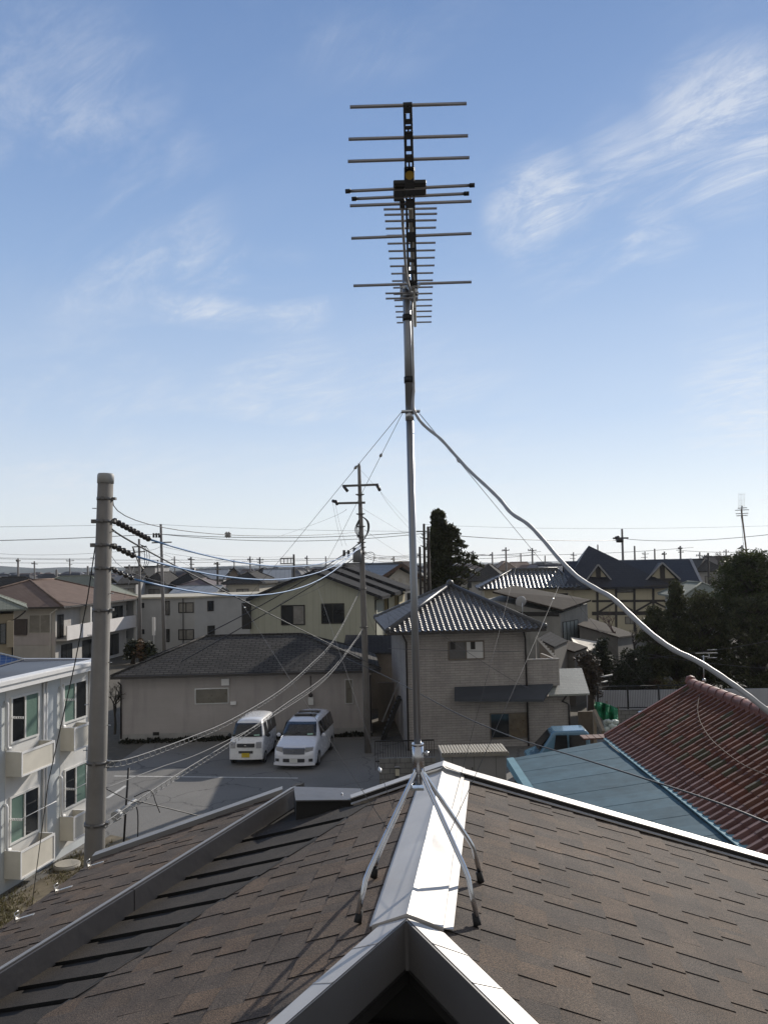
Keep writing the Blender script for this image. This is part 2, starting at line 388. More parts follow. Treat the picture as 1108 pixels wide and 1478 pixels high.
def ground_mat():
    m, nt, bs, N, L = _nodes('bare_ground')
    c = ramp(N, L, noise(N, L, .05, 6), [(.3, (.055, .05, .04)), (.6, (.10, .09, .07)), (.8, (.07, .07, .05))])
    c = mix(N, L, .5, c, ramp(N, L, noise(N, L, 2.5, 6), [(.3, (.05, .045, .035)), (.7, (.12, .105, .08))]))
    L(c, bs.inputs['Base Color']); bs.inputs['Roughness'].default_value = .95
    return m
def asphalt_mat():
    m, nt, bs, N, L = _nodes('worn_asphalt')
    c = ramp(N, L, noise(N, L, .35, 6), [(.3, (.12, .115, .105)), (.7, (.20, .19, .175))])
    c = mix(N, L, .5, c, ramp(N, L, noise(N, L, 26, 4), [(.3, (.09, .087, .08)), (.75, (.26, .248, .228))]))
    vo = N('ShaderNodeTexVoronoi'); vo.feature = 'DISTANCE_TO_EDGE'; vo.inputs['Scale'].default_value = .28
    tcx = N('ShaderNodeTexCoord'); wob = N('ShaderNodeTexNoise'); wob.inputs['Scale'].default_value = 1.2; wob.inputs['Detail'].default_value = 6
    L(tcx.outputs['Object'], wob.inputs['Vector']); va = N('ShaderNodeVectorMath'); va.operation = 'MULTIPLY_ADD'; va.inputs[1].default_value = (1.2, 1.2, 0)
    L(wob.outputs['Color'], va.inputs[0]); L(tcx.outputs['Object'], va.inputs[2]); L(va.outputs[0], vo.inputs['Vector'])
    ck = ramp(N, L, vo.outputs['Distance'], [(0.0, (.45, .45, .45)), (.012, (1, 1, 1))])
    c = mix(N, L, 1.0, c, ck, 'MULTIPLY')
    L(c, bs.inputs['Base Color']); bs.inputs['Roughness'].default_value = .85
    bp = N('ShaderNodeBump'); bp.inputs['Strength'].default_value = .35; bp.inputs['Distance'].default_value = .01
    L(noise(N, L, 60, 3), bp.inputs['Height']); L(bp.outputs['Normal'], bs.inputs['Normal'])
    return m
b = MB(); b.face([(-6000, -300, 0), (6000, -300, 0), (6000, 9000, 0), (-6000, 9000, 0)]); struct(b.build('ground', ground_mat()))
ASPH = asphalt_mat()
b = MB(); b.face([(-12.6, 19, .004), (3.2, 19, .004), (3.2, 42.0, .004), (-12.0, 42.0, .004)]); struct(b.build('parking_lot', ASPH))
b = MB(); b.face([(3.2, 33.0, .003), (30, 33.0, .003), (30, 40.5, .003), (3.2, 40.5, .003)]); struct(b.build('yard_pavement', ASPH))
PAINT = mat('worn_line_paint', (.5, .49, .46), .8, 0, .3, 6)
b = MB()
for (x0, y0, x1, y1, wd) in ((165, 1120, 300, 1121.5, .12), (300, 1121.5, 430, 1123, .12), (155, 1152, 182, 1134, .14)):
    p, q = G(x0, y0, .008), G(x1, y1, .008); t = (q - p).normalized(); n = V((-t.y, t.x, 0)) * wd / 2
    b.face([p - n, q - n, q + n, p + n])
struct(b.build('road_marking', PAINT))
# hills far behind the town
def hills(name, x0, x1, prof, Y, dep, seg, colr):
    b = MB(); rows = []
    for j in range(5):
        row = []
        for i in range(seg + 1):
            t = i / seg; px = x0 + (x1 - x0) * t
            k = t * (len(prof) - 1); a = int(min(k, len(prof) - 2)); f = k - a; f = f * f * (3 - 2 * f)
            py = prof[a] * (1 - f) + prof[a + 1] * f
            top = W(px, py, Y); z = max(0, top.z + rnd.uniform(-.04, .04) * 60 * .3)
            prf = (0, .75, 1, .7, 0)[j]
            row.append(V((top.x, Y + dep * (j - 2) / 2, z * prf)))
        rows.append(row)
    vs = [p for r_ in rows for p in r_]; n = seg + 1
    b.mesh(vs, [(j * n + i, j * n + i + 1, (j + 1) * n + i + 1, (j + 1) * n + i) for j in range(4) for i in range(seg)], False)
    return struct(b.build(name, colr))
HM = mat('wooded_hill', (.045, .05, .04), .95, 0, .4, .012)
hills('hills', -60, 330, [817, 816, 817, 820, 821, 818.5, 820, 818, 819.5, 821, 818, 819, 818, 817], 2600, 500, 80, HM)
hills('hills', 300, 720, [818, 816.5, 815.5, 814, 814.5, 813, 812.5, 812.8, 811.8, 812], 3600, 500, 60, HM)
hills('hills', 720, 1180, [811.5, 810.5, 809.8, 808.5, 808, 806.5, 806, 804.5, 803.5, 802], 3900, 500, 60, HM)
# ------------------------------------------------------------------ the roof in front of the viewer
TP = .30                                                   # pitch (tangent)
A = W(587, 1333, 3.04); B0 = G(640, 1112, A.z)
az = math.atan2(B0.x - A.x, B0.y - A.y)
OF = Fr((A.x, A.y, A.z), -az)                               # u across (right), v along the ridge
NR = (OF.u * TP + V((0, 0, 1))).normalized(); NL = (-OF.u * TP + V((0, 0, 1))).normalized()
def onR(px, py):
    q = PL(px, py, A, NR) - A; return q.dot(OF.u), q.dot(OF.v)
def onL(px, py):
    q = PL(px, py, A, NL) - A; return q.dot(OF.u), q.dot(OF.v)
def rp(u, v, h=0.0):                                        # point on the roof, h metres off it
    return OF.p(u, v, -TP * abs(u) + h)
vB = (B0 - A).dot(OF.v)
def clip(poly, a, b):                                       # keep what lies left of a->b
    out = []; n = len(poly)
    s = lambda p: (b[0] - a[0]) * (p[1] - a[1]) - (b[1] - a[1]) * (p[0] - a[0])
    for i in range(n):
        p, q = poly[i], poly[(i + 1) % n]; sp, sq = s(p), s(q)
        if sp >= 0: out.append(p)
        if sp * sq < 0:
            t = sp / (sp - sq); out.append((p[0] + (q[0] - p[0]) * t, p[1] + (q[1] - p[1]) * t))
    return out
def clip_poly(poly, reg):
    for i in range(len(reg)):
        if len(poly) < 3: return []
        poly = clip(poly, reg[i], reg[(i + 1) % len(reg)])
    return poly if len(poly) >= 3 else []
def ccw(p):
    s = sum(p[i][0] * p[(i + 1) % len(p)][1] - p[(i + 1) % len(p)][0] * p[i][1] for i in range(len(p)))
    return p if s > 0 else p[::-1]

def shingle_mat():
    m, nt, bs, N, L = _nodes('asphalt_shingle')
    at = N('ShaderNodeAttribute'); at.attribute_name = 'tone'
    g = noise(N, L, 210, 2); c = ramp(N, L, g, [(.3, (.3, .3, .3)), (.5, (1, 1, 1)), (.7, (2.0, 1.9, 1.75))])
    c = mix(N, L, 1.0, c, at.outputs['Color'], 'MULTIPLY')
    c = mix(N, L, 1.0, c, ramp(N, L, noise(N, L, 5, 5), [(.3, (.72, .72, .73)), (.7, (1.22, 1.2, 1.16))]), 'MULTIPLY')
    c = mix(N, L, 1.0, c, ramp(N, L, noise(N, L, 1.1, 4), [(.35, (.86, .86, .86)), (.65, (1.1, 1.1, 1.1))]), 'MULTIPLY')
    L(c, bs.inputs['Base Color']); bs.inputs['Roughness'].default_value = .82; bs.inputs['Specular IOR Level'].default_value = .35
    bp = N('ShaderNodeBump'); bp.inputs['Strength'].default_value = .8; bp.inputs['Distance'].default_value = .004
    L(noise(N, L, 330, 2), bp.inputs['Height']); L(bp.outputs['Normal'], bs.inputs['Normal'])
    return m
SHING = shingle_mat()
TAR = mat('shingle_edge', (.016, .014, .013), .9, 0, .2)
METAL = mat('painted_flashing', (.52, .50, .475), .55, .45, .05, 5, spec=.6, stain=.15)
METAL_DK = mat('dark_flashing', (.105, .10, .10), .42, 0, .08, 4, .1, 30, spec=.5)
SHADEGAP = mat('shade_gap', (.02, .019, .018), .8, 0, .1)  # near-black that puts shade into gaps and under edges
rs = random.Random(11)
def shingles(side, reg, name, parent, tone=1.0):
    """laminated shingles: courses along the ridge, each course with randomly long raised tabs"""
    reg = ccw(reg); sg = 1 if side > 0 else -1
    us = [p[0] for p in reg]; vs = [p[1] for p in reg]; e = .128
    b = MB(); body = []; bidx = []
    pal = [(.150, .112, .086), (.136, .104, .083), (.158, .118, .089), (.130, .103, .085), (.166, .120, .088), (.142, .111, .09), (.176, .124, .088)]
    def quad(u0, u1, v0, v1, h0, h1, col):
        poly = clip_poly(ccw([(u0, v0), (u1, v0), (u1, v1), (u0, v1)]), reg)
        if not poly: return
        f = lambda p: h0 + (h1 - h0) * (abs(p[0]) - min(abs(u0), abs(u1))) / e
        top = [rp(p[0], p[1], f(p)) for p in poly]; bot = [rp(p[0], p[1], -.01) for p in poly]
        b.col = col; b.face(top)
        n = len(poly)
        for i in range(n):
            b.col = (.012, .011, .010); b.face([bot[i], bot[(i + 1) % n], top[(i + 1) % n], top[i]])
    k0, k1 = int(min(abs(x) for x in us) / e), int(max(abs(x) for x in us) / e) + 1
    for k in range(k0, k1):
        u0, u1 = sg * k * e, sg * (k + 1) * e
        v = min(vs) - rs.uniform(0, .5); raised = rs.random() < .5
        while v < max(vs):
            ln = rs.uniform(.05, .16); c = pal[rs.randrange(len(pal))]; j = rs.uniform(.9, 1.1) * tone * .63
            raised = (not raised) if rs.random() < .78 else raised
            h = .0066 if raised else .0032
            quad(u0, u1, v, v + ln, h - .004, h + rs.uniform(0, .0015), tuple(x * j for x in c))
            v += ln
    return b.build(name, SHING, parent)

own = thing('shingled_house', 'house under the camera with brown asphalt shingle roof and pale metal ridge cap', 'house', (A.x, A.y, 0))
# outlines on the two planes
JL = onL(510, 1157)
uR, vR = onR(1108, 1246)
farR = lambda u: vB + (vR - vB) * u / uR
nR = onR(767, 1477); sR = onR(641, 1354); nL = onL(403, 1472); sL = onL(547, 1343)
iR = onR(732, 1477); iL = onL(423.6, 1477)
ext = lambda p, q, k: (p[0] + (q[0] - p[0]) * k, p[1] + (q[1] - p[1]) * k)
REG_R = [(0, 0), ext((0, 0), iR, 6), (5.2, ext((0, 0), iR, 6)[1]), (5.2, farR(5.2)), (0, vB)]
vt, vb = onL(527, 1163), onL(50, 1478)
V2 = ext(vt, vb, 1.6)
def cross2(p, q, r, s):
    d1, d2 = (q[0] - p[0], q[1] - p[1]), (s[0] - r[0], s[1] - r[1]); den = d1[0] * d2[1] - d1[1] * d2[0]
    t = ((r[0] - p[0]) * d2[1] - (r[1] - p[1]) * d2[0]) / den; return (p[0] + d1[0] * t, p[1] + d1[1] * t)
JX = cross2((0, vB), JL, vt, V2)
REG_L = [(0, 0), (0, vB), JX, V2, ext((0, 0), iL, 6)]
shingles(1, REG_R, 'roof_slope', own)
shingles(-1, REG_L, 'roof_slope', own)
# far left piece beyond the dark kerb
f1, f2 = onL(420, 1150), onL(0, 1412); f2 = ext(f1, f2, 1.35)
e1, e2 = onL(393, 1152), onL(133, 1244); e3 = ext(e2, onL(0, 1342), 2.2)
REG_F = [f1, e1, e2, e3, f2]
shingles(-1, REG_F, 'roof_slope', own, 1.0)
# decking below the shingles + walls
b = MB()
for reg in (REG_R, REG_L, REG_F):
    b.prism([rp(p[0], p[1], -.14) for p in ccw(reg)], V((0, 0, .128)))
b.build('roof_deck', TAR, own)
WALLM = mat('own_house_siding', (.36, .33, .29), .8, 0, .1)
b = MB(); b.box(OF, -2.35, 4.7, -2.4, vB - .25, -A.z, -1.75)
b.build('wall', WALLM, own)
# ridge cap with a few dents, and its flange
def cap_ridge():
    b = MB(); nv, nu = 44, 16; hw = .128; v0, v1 = .012, vB - .01; vs = []
    for i in range(nv + 1):
        for j in range(nu + 1):
            u = -hw + 2 * hw * j / nu; v = v0 + (v1 - v0) * i / nv
            h = .024 + (.006 if abs(u) < .01 else 0)
            for (du, dv, r, a) in ((.035, .80, .055, -.005), (.05, .88, .05, .004), (-.02, .84, .06, -.006), (.06, .66, .09, -.003), (.04, 1.5, .12, .002), (-.06, 1.3, .12, .002), (.05, .2, .1, .002)):
                h += a * math.exp(-((u - du) ** 2 + (v - dv) ** 2) / (2 * (r * .45) ** 2))
            vs.append(rp(u, v, h))
    n = nu + 1
    b.mesh(vs, [(i * n + j, i * n + j + 1, (i + 1) * n + j + 1, (i + 1) * n + j) for i in range(nv) for j in range(nu)], False)
    for s in (-1, 1):
        P = lambda v, h: rp(s * hw, v, h)
        b.face([P(v0, .001), P(v1, .001), P(v1, .024), P(v0, .024)])
    b.face([rp(-hw, v0, .024), rp(0, v0, .03), rp(hw, v0, .024), rp(hw, v0, .004), rp(0, v0, .01), rp(-hw, v0, .004)])
    o = b.build('ridge_cap', METAL, own)
    for p in o.data.polygons:                                # soft dents, hard arris
        p.use_smooth = True
    f = MB()
    f.prism([rp(hw + .0005, .03, .011), rp(hw + .034, .045, .011), rp(hw + .034, vB - .09, .011), rp(hw + .0005, vB - .09, .011)], V((0, 0, .004)))
    f.prism([rp(-hw - .012, .03, .011), rp(-hw - .0005, .03, .011), rp(-hw - .0005, vB - .05, .011), rp(-hw - .012, vB - .05, .011)], V((0, 0, .004)))
    f.build('flange', METAL, o)
    me = o.data
    for e in me.edges: pass
    return o
rc = cap_ridge()
for p in rc.data.polygons: p.use_smooth = True
# mark the arris sharp
me = rc.data; nn = 17
sh = me.attributes.new('sharp_edge', 'BOOLEAN', 'EDGE')
for e in me.edges:
    a_, b_ = e.vertices
    if a_ % nn == 8 and b_ % nn == 8 and a_ < 45 * nn and b_ < 45 * nn: sh.data[e.index].value = True
    if a_ >= 45 * nn or b_ >= 45 * nn: sh.data[e.index].value = True
# far verge caps: flange, near-black face with its shade in the colour, bright top
def verge(p, q, out, wid, ht, name='verge_cap', m=METAL, dk=SHADEGAP):
    """p,q: (u,v) ends on the roof plane; out: unit (u,v) pointing off the roof"""
    o = lambda pt, d, h: rp(pt[0] + out[0] * d, pt[1] + out[1] * d, h)
    b = MB()
    b.hexa([o(p, 0, ht - .006), o(q, 0, ht - .006), o(q, wid, ht - .006), o(p, wid, ht - .006), o(p, 0, ht), o(q, 0, ht), o(q, wid, ht), o(p, wid, ht)])
    b.hexa([o(p, wid + .002, -.16), o(q, wid + .002, -.16), o(q, wid + .010, -.16), o(p, wid + .010, -.16), o(p, wid + .002, ht), o(q, wid + .002, ht), o(q, wid + .010, ht), o(p, wid + .010, ht)])
    t = b.build(name, m, own)
    d = MB(); d.hexa([o(p, .006, 0), o(q, .006, 0), o(q, .012, 0), o(p, .012, 0), o(p, .006, ht - .007), o(q, .006, ht - .007), o(q, .012, ht - .007), o(p, .012, ht - .007)])
    d.build('shaded_face', dk, t)
    f = MB(); f.hexa([o(p, -.035, .011), o(q, -.035, .011), o(q, .0, .011), o(p, .0, .011), o(p, -.035, .017), o(q, -.035, .017), o(q, .0, .017), o(p, .0, .017)])
    f.build('flange', m, t)
    return t
dl = math.hypot(uR, vR - vB); tR = (uR / dl, (vR - vB) / dl); oR = (-tR[1], tR[0])
verge((.125, farR(.125) - .095), (5.2, farR(5.2) - .095), oR, .095, .045)
dl = math.hypot(JL[0], JL[1] - vB); tL = (JL[0] / dl, (JL[1] - vB) / dl); oL = (tL[1], -tL[0])
verge((-.11, vB + (JL[1] - vB) * .11 / abs(JL[0]) - .085), (JL[0], JL[1] - .085), oL, .085, .045)
# hood where cap and verge meet at the far end
b = MB()
b.face([rp(-.13, vB - .105, .05), rp(0, vB - .105, .055), rp(0, vB + .02, .055), rp(-.13, vB + .02, .05)])
b.face([rp(0, vB - .105, .055), rp(.13, vB - .105, .05), rp(.13, vB + .02, .05), rp(0, vB + .02, .055)])
b.build('ridge_end_cap', METAL, own)
# near barge boards
def barge(s, inner, outer_s, outer_n, k=3.2):
    pi0, pi1 = (0, 0), ext((0, 0), inner, k)
    po0, po1 = outer_s, ext(outer_s, outer_n, k)
    h = .02
    b = MB()
    top = [rp(*pi0, h), rp(*pi1, h), rp(*po1, h * .9), rp(*po0, h * .9)]
    b.prism([p - V((0, 0, .005)) for p in top] if s > 0 else [p - V((0, 0, .005)) for p in top][::-1], V((0, 0, .005)))
    t = b.build('barge_cap', METAL, own)
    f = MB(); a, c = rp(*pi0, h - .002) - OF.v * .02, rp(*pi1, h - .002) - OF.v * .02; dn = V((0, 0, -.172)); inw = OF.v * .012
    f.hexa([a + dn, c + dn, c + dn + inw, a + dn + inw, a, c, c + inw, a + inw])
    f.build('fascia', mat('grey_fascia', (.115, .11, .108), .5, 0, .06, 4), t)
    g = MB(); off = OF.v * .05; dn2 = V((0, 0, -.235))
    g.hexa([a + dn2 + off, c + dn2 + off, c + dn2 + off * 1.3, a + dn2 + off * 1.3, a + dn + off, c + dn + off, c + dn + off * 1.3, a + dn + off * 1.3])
    g.build('soffit_trim', SHADEGAP, t)
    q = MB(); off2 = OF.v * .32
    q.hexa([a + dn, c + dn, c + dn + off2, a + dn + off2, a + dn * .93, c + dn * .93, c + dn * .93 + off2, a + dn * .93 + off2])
    q.build('soffit', SHADEGAP, t)
    for tt in (.09, .215, .34):                             # lap joints along the cap
        j = MB(); c0_, c1_ = ext(pi0, pi1, tt), ext(po0, po1, tt); d0, d1 = ext(pi0, pi1, tt + .004), ext(po0, po1, tt + .004)
        j.hexa([rp(*c0_, h + .0004), rp(*d0, h + .0004), rp(*d1, h * .9 + .0004), rp(*c1_, h * .9 + .0004), rp(*c0_, h + .002), rp(*d0, h + .002), rp(*d1, h * .9 + .002), rp(*c1_, h * .9 + .002)])
        j.build('lap_joint', METAL, t)
barge(1, iR, sR, nR); barge(-1, iL, sL, nL)
# apex joint strip on the fascia
b = MB(); b.box(OF, -.008, .008, -.028, -.021, -.15, .012); b.build('fascia_joint', METAL_DK, own)
# gable wall, near-black to stand for the shade below the barge boards, and the lower roof at its foot
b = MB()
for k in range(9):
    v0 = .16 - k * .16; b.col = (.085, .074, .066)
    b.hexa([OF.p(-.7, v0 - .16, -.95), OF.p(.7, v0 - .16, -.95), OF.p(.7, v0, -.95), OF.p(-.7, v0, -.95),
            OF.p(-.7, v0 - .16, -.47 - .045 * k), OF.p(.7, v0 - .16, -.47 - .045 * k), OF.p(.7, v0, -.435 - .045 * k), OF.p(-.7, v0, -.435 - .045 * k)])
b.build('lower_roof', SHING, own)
b = MB(); b.prism([OF.p(-1.0, .2, -.9), OF.p(1.0, .2, -.9), OF.p(1.0, .2, -.5), OF.p(0, .2, -.2), OF.p(-1.0, .2, -.5)], OF.v * .1); b.build('gable_wall', SHADEGAP, own)
# dark kerb between the two left pieces
k1, k2 = onL(425, 1161), onL(0, 1439); k2 = ext(k1, k2, 1.35)
dlk = math.hypot(k2[0] - k1[0], k2[1] - k1[1]); tk = ((k2[0] - k1[0]) / dlk, (k2[1] - k1[1]) / dlk); ok = (tk[1], -tk[0])
def kp(t, d, h): return rp(k1[0] + tk[0] * t + ok[0] * d, k1[1] + tk[1] * t + ok[1] * d, h)
b = MB()
for (a0, a1) in ((0, dlk * .495), (dlk * .4975, dlk)):
    b.hexa([kp(a0, 0, .0), kp(a1, 0, .0), kp(a1, -.05, .0), kp(a0, -.05, .0), kp(a0, 0, .118), kp(a1, 0, .118), kp(a1, -.05, .113), kp(a0, -.05, .113)])
kb = b.build('kerb_flashing', METAL_DK, own)
b = MB(); b.hexa([kp(-.01, .004, .118), kp(dlk, .004, .118), kp(dlk, -.03, .118), kp(-.01, -.03, .118), kp(-.01, .004, .124), kp(dlk, .004, .124), kp(dlk, -.03, .124), kp(-.01, -.03, .124)])
b.build('coping', mat('grey_flashing', (.24, .235, .23), .45, 0, .08), kb)
b = MB(); b.hexa([kp(-.02, .012, 0), kp(.0, .02, 0), kp(.0, -.06, 0), kp(-.02, -.06, 0), kp(-.03, .012, .128), kp(.02, .012, .128), kp(.02, -.06, .122), kp(-.03, -.06, .122)])
b.build('end_cap', SHADEGAP, kb)
# valley shingles between kerb and slope, coloured darker to stand for shade
b = MB(); VALLEY_SHADE = [(.05, .041, .034), (.043, .036, .03), (.055, .043, .035)]
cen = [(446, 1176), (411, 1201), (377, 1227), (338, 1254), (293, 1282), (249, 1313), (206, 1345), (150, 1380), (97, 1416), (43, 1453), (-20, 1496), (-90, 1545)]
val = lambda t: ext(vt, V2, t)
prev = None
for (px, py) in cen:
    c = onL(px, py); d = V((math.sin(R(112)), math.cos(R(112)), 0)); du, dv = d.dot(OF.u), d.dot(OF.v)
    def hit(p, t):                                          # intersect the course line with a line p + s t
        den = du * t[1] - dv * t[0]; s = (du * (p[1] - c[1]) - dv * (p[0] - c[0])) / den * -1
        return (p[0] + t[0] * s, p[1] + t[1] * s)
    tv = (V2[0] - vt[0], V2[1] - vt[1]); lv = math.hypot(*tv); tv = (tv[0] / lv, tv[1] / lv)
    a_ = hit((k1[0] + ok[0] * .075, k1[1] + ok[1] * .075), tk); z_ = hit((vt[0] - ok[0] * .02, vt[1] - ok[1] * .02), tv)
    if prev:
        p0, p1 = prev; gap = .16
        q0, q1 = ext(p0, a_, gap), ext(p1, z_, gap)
        b.col = rs.choice(VALLEY_SHADE)
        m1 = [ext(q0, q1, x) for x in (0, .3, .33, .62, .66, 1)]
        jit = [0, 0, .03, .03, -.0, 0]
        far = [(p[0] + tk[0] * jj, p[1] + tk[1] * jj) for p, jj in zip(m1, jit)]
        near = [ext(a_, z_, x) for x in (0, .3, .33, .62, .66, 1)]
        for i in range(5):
            b.col = VALLEY_SHADE[1]; b.face([rp(*far[i], .004), rp(*far[i + 1], .004), rp(*near[i + 1], .009), rp(*near[i], .009)])
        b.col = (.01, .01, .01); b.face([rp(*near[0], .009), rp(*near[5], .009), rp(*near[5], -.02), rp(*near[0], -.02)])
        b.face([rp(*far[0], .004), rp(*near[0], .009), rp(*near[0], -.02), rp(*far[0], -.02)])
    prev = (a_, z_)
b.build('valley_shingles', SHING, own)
b = MB(); b.prism([rp(*p, -.03) for p in ccw([k1, k2, V2, vt])], V((0, 0, .022))); b.hexa([rp(vt[0], vt[1], -.008), rp(V2[0], V2[1], -.008), rp(V2[0] - ok[0] * .03, V2[1] - ok[1] * .03, -.008), rp(vt[0] - ok[0] * .03, vt[1] - ok[1] * .03, -.008), rp(vt[0], vt[1], .008), rp(V2[0], V2[1], .008), rp(V2[0] - ok[0] * .03, V2[1] - ok[1] * .03, .0), rp(vt[0] - ok[0] * .03, vt[1] - ok[1] * .03, .0)]); b.build('valley_lining', SHADEGAP, own)  # near-black strips standing for the shadow bands along the valley
# plate and near-black riser standing for the shadow under it, at the far end of the valley
q0, q1 = onL(427, 1180), onL(522, 1172)
zt = .05
P0, P1 = rp(*q0, zt), rp(*q1, zt); zz_ = (P0.z + P1.z) / 2
b = MB(); back = V((math.sin(R(8)), math.cos(R(8)), 0)) * .40
P0b = G(426.5, 1157, zz_); P1b = G(509, 1156, zz_); P2 = G(524, 1140, zz_); P3 = G(424, 1137, zz_)
b.prism([P0b, P1b, P2, P3], V((0, 0, .008))); pl = b.build('cover_plate', METAL_DK, own)
b = MB(); b.prism([P0b + V((0, .02, -.14)), P1b + V((0, .02, -.14)), P1b + V((0, .3, -.14)), P3 + V((0, 0, -.14))], V((0, 0, .138))); b.build('riser', SHADEGAP, pl)
b = MB(); b.ball((P1b + P2) / 2 + V((-.1, 0, .01)), .008, 6); b.build('screw_head', STEEL, pl)
# verge of the far left piece
b = MB(); te = V((e2[0] - e1[0], e2[1] - e1[1], 0)).normalized(); oe = (te.y, -te.x)
if oe[1] < 0: oe = (-oe[0], -oe[1])
o_ = lambda p, d, h: rp(p[0] + oe[0] * d, p[1] + oe[1] * d, h)
e1x = ext(e2, e1, 1.06)
b.hexa([o_(e2, 0, .03), o_(e1x, 0, .03), o_(e1x, .12, .03), o_(e2, .12, .03), o_(e2, 0, .038), o_(e1x, 0, .038), o_(e1x, .12, .038), o_(e2, .12, .038)])
b.hexa([o_(e2, .0, .0), o_(e1x, .0, .0), o_(e1x, .01, .0), o_(e2, .01, .0), o_(e2, .0, .03), o_(e1x, .0, .03), o_(e1x, .01, .03), o_(e2, .01, .03)])
b.build('verge_cap', mat('grey_flashing', (.24, .235, .23), .45, 0, .08), own)
# snow guards along the left eave
SG = mat('snow_guard_steel', (.55, .54, .52), .35, .8, .1)
for i, (px, py) in enumerate(((139, 1251), (93, 1287), (37, 1328))):
    u, v = onL(px, py); b = MB()
    b.bar(rp(u - .05, v, .018), rp(u + .05, v + .004, .018), .022, .004)
    b.bar(rp(u - .05, v - .02, .018), rp(u - .05, v + .02, .018), .004, .05)
    b.tube([rp(u - .05, v - .025, .02), rp(u - .055, v - .02, .06), rp(u - .055, v + .02, .06), rp(u - .05, v + .025, .02)], .003, 5)
    b.build('snow_guard', SG, own)
# ------------------------------------------------------------------ the new antenna on the ridge
MD = A.y + 1.0                                              # distance of the mast: chosen on the ridge below
t_ = None
def ridge_at(px, py): return G(px, py, A.z)
mp_ = ridge_at(606, 1257); MD = mp_.y
GALV = mat('bright_zinc_pipe', (.62, .64, .67), .2, 1.0, .06, 20)
base = W(604, 1132, MD); top = W(585.5, 384, MD); ax = (top - base)
def mast_at(py, dx=0.0, dy=0.0):
    t = (1132 - py) / (1132 - 384); p = base + ax * t; return p + V((dx, dy, 0))
stand = thing('antenna_stand', 'four legged zinc roof stand straddling the ridge cap and holding the mast', 'antenna stand', (mp_.x, mp_.y, mp_.z))
jt = mast_at(1114)
legs = [((517, 1335), (528, 1266), -1, -.012, -.012), ((688, 1339), (675, 1264), 1, .012, -.012), ((540, 1269), (543.5, 1240), -1, -.01, .012), ((693, 1276), (682, 1221), 1, .014, .012)]
for (fx, fy), (bx_, by_), s, dx, dy in legs:
    u, v = (onR if s > 0 else onL)(fx, fy); foot = rp(u, v, .02)
    bend = W(bx_, by_, foot.y + (jt.y - foot.y) * .14)
    a0 = jt + V((dx, dy, 0))
    pts = [a0 + V((0, 0, .012)), a0, a0 + (bend - a0) * .08] + [a0 + (bend - a0) * x for x in (.4, .8, .93)] + [bend + (foot - bend) * .06, bend + (foot - bend) * .18, foot + V((0, 0, .02))]
    b = MB(); b.tube(pts, .0098, 10); lg = b.build('leg', GALV, stand)
    b = MB(); d = (foot - bend).normalized(); b.tube([foot - d * .032, foot - d * .005, foot + d * .012], [.0135, .0145, .0155], 10); b.build('rubber_foot', RUBBER, lg)
b = MB(); b.tube([mast_at(1116), mast_at(1075)], .0245, 14); b.tube([mast_at(1078), mast_at(1074.5)], .0255, 14); b.build('socket', mat('socket_zinc', (.55, .56, .58), .28, 1.0, .06, 20), stand)
p = mast_at(1088)
b = MB(); b.tube([p + V((.02, -.01, 0)), p + V((.045, -.012, 0))], .005, 8); b.tube([p + V((.034, -.012, 0)), p + V((.042, -.012, 0))], .010, 6, False); b.build('bolt', STEEL, stand)
b = MB(); b.tube([mast_at(1132), mast_at(1112)], .016, 10); b.bar(mast_at(1137, -.035), mast_at(1137, .02), .05, .01); b.build('base_plate', STEEL, stand)

mast = thing('antenna_mast', 'tall slim steel mast rising from the roof stand with black tape bands', 'antenna mast', base)
POLE = mat('mast_steel', (.30, .31, .325), .42, .75, .07, 10)
b = MB(); b.tube([mast_at(1131), mast_at(607)], .0158, 14); b.build('lower_pole', POLE, mast)
b = MB(); b.tube([mast_at(612), mast_at(384)], .0172, 14); b.build('upper_pole', POLE, mast)
for y0, y1 in ((457, 466), (549, 558)):
    b = MB(); b.tube([mast_at(y1), mast_at(y0)], .0205, 14); b.build('tape_band', BLACK, mast)
b = MB(); b.tube([mast_at(613), mast_at(600)], .0188, 14)
b.hexa([mast_at(601, -.035, -.022), mast_at(601, .045, -.022), mast_at(601, .045, .022), mast_at(601, -.035, .022), mast_at(599, -.035, -.022), mast_at(599, .045, -.022), mast_at(599, .045, .022), mast_at(599, -.035, .022)])
b.tube([mast_at(607, -.012, -.018), mast_at(607, -.012, -.034)], .0065, 6)
b.build('guy_clamp', STEEL, mast)

# VHF antenna: black perforated boom, grey elements
ZV = EYE + 1.165
vhf = thing('vhf_antenna', 'wide antenna with black perforated boom and yellow disc at the top of the mast', 'antenna', G(595, 408, ZV))
n0, n1 = G(588, 149, ZV), G(595, 413, ZV)
BL = (n1 - n0).length; bt = (n1 - n0).normalized(); bs_ = V((0, 0, 1)).cross(bt).normalized() * -1
if bs_.x < 0: bs_ = -bs_
def bpt(py): return G(588 + 7 * (py - 149) / 264, py, ZV)
def bw(py): return .0115 + (.0212 - .0115) * (py - 149) / 264 * 1.0
b = MB()
holes = [(149, 151), (157, 162), (173, 178), (183, 184.5), (192, 200), (212, 217), (224, 232), (243, 272), (289, 299), (317, 320), (336, 347), (360, 362.5), (375, 377.5), (391, 393.5), (407, 413)]
prevy = 149
def strip(ya, yb, ha, hb):                                   # a boom plate piece between fractions of its width
    pa, pb = bpt(ya), bpt(yb); wa, wb = bw(ya), bw(yb); zt = V((0, 0, .003))
    q = [pa + bs_ * wa * ha, pa + bs_ * wa * hb, pb + bs_ * wb * hb, pb + bs_ * wb * ha]
    b.hexa([p - zt for p in q] + [p + zt for p in q])
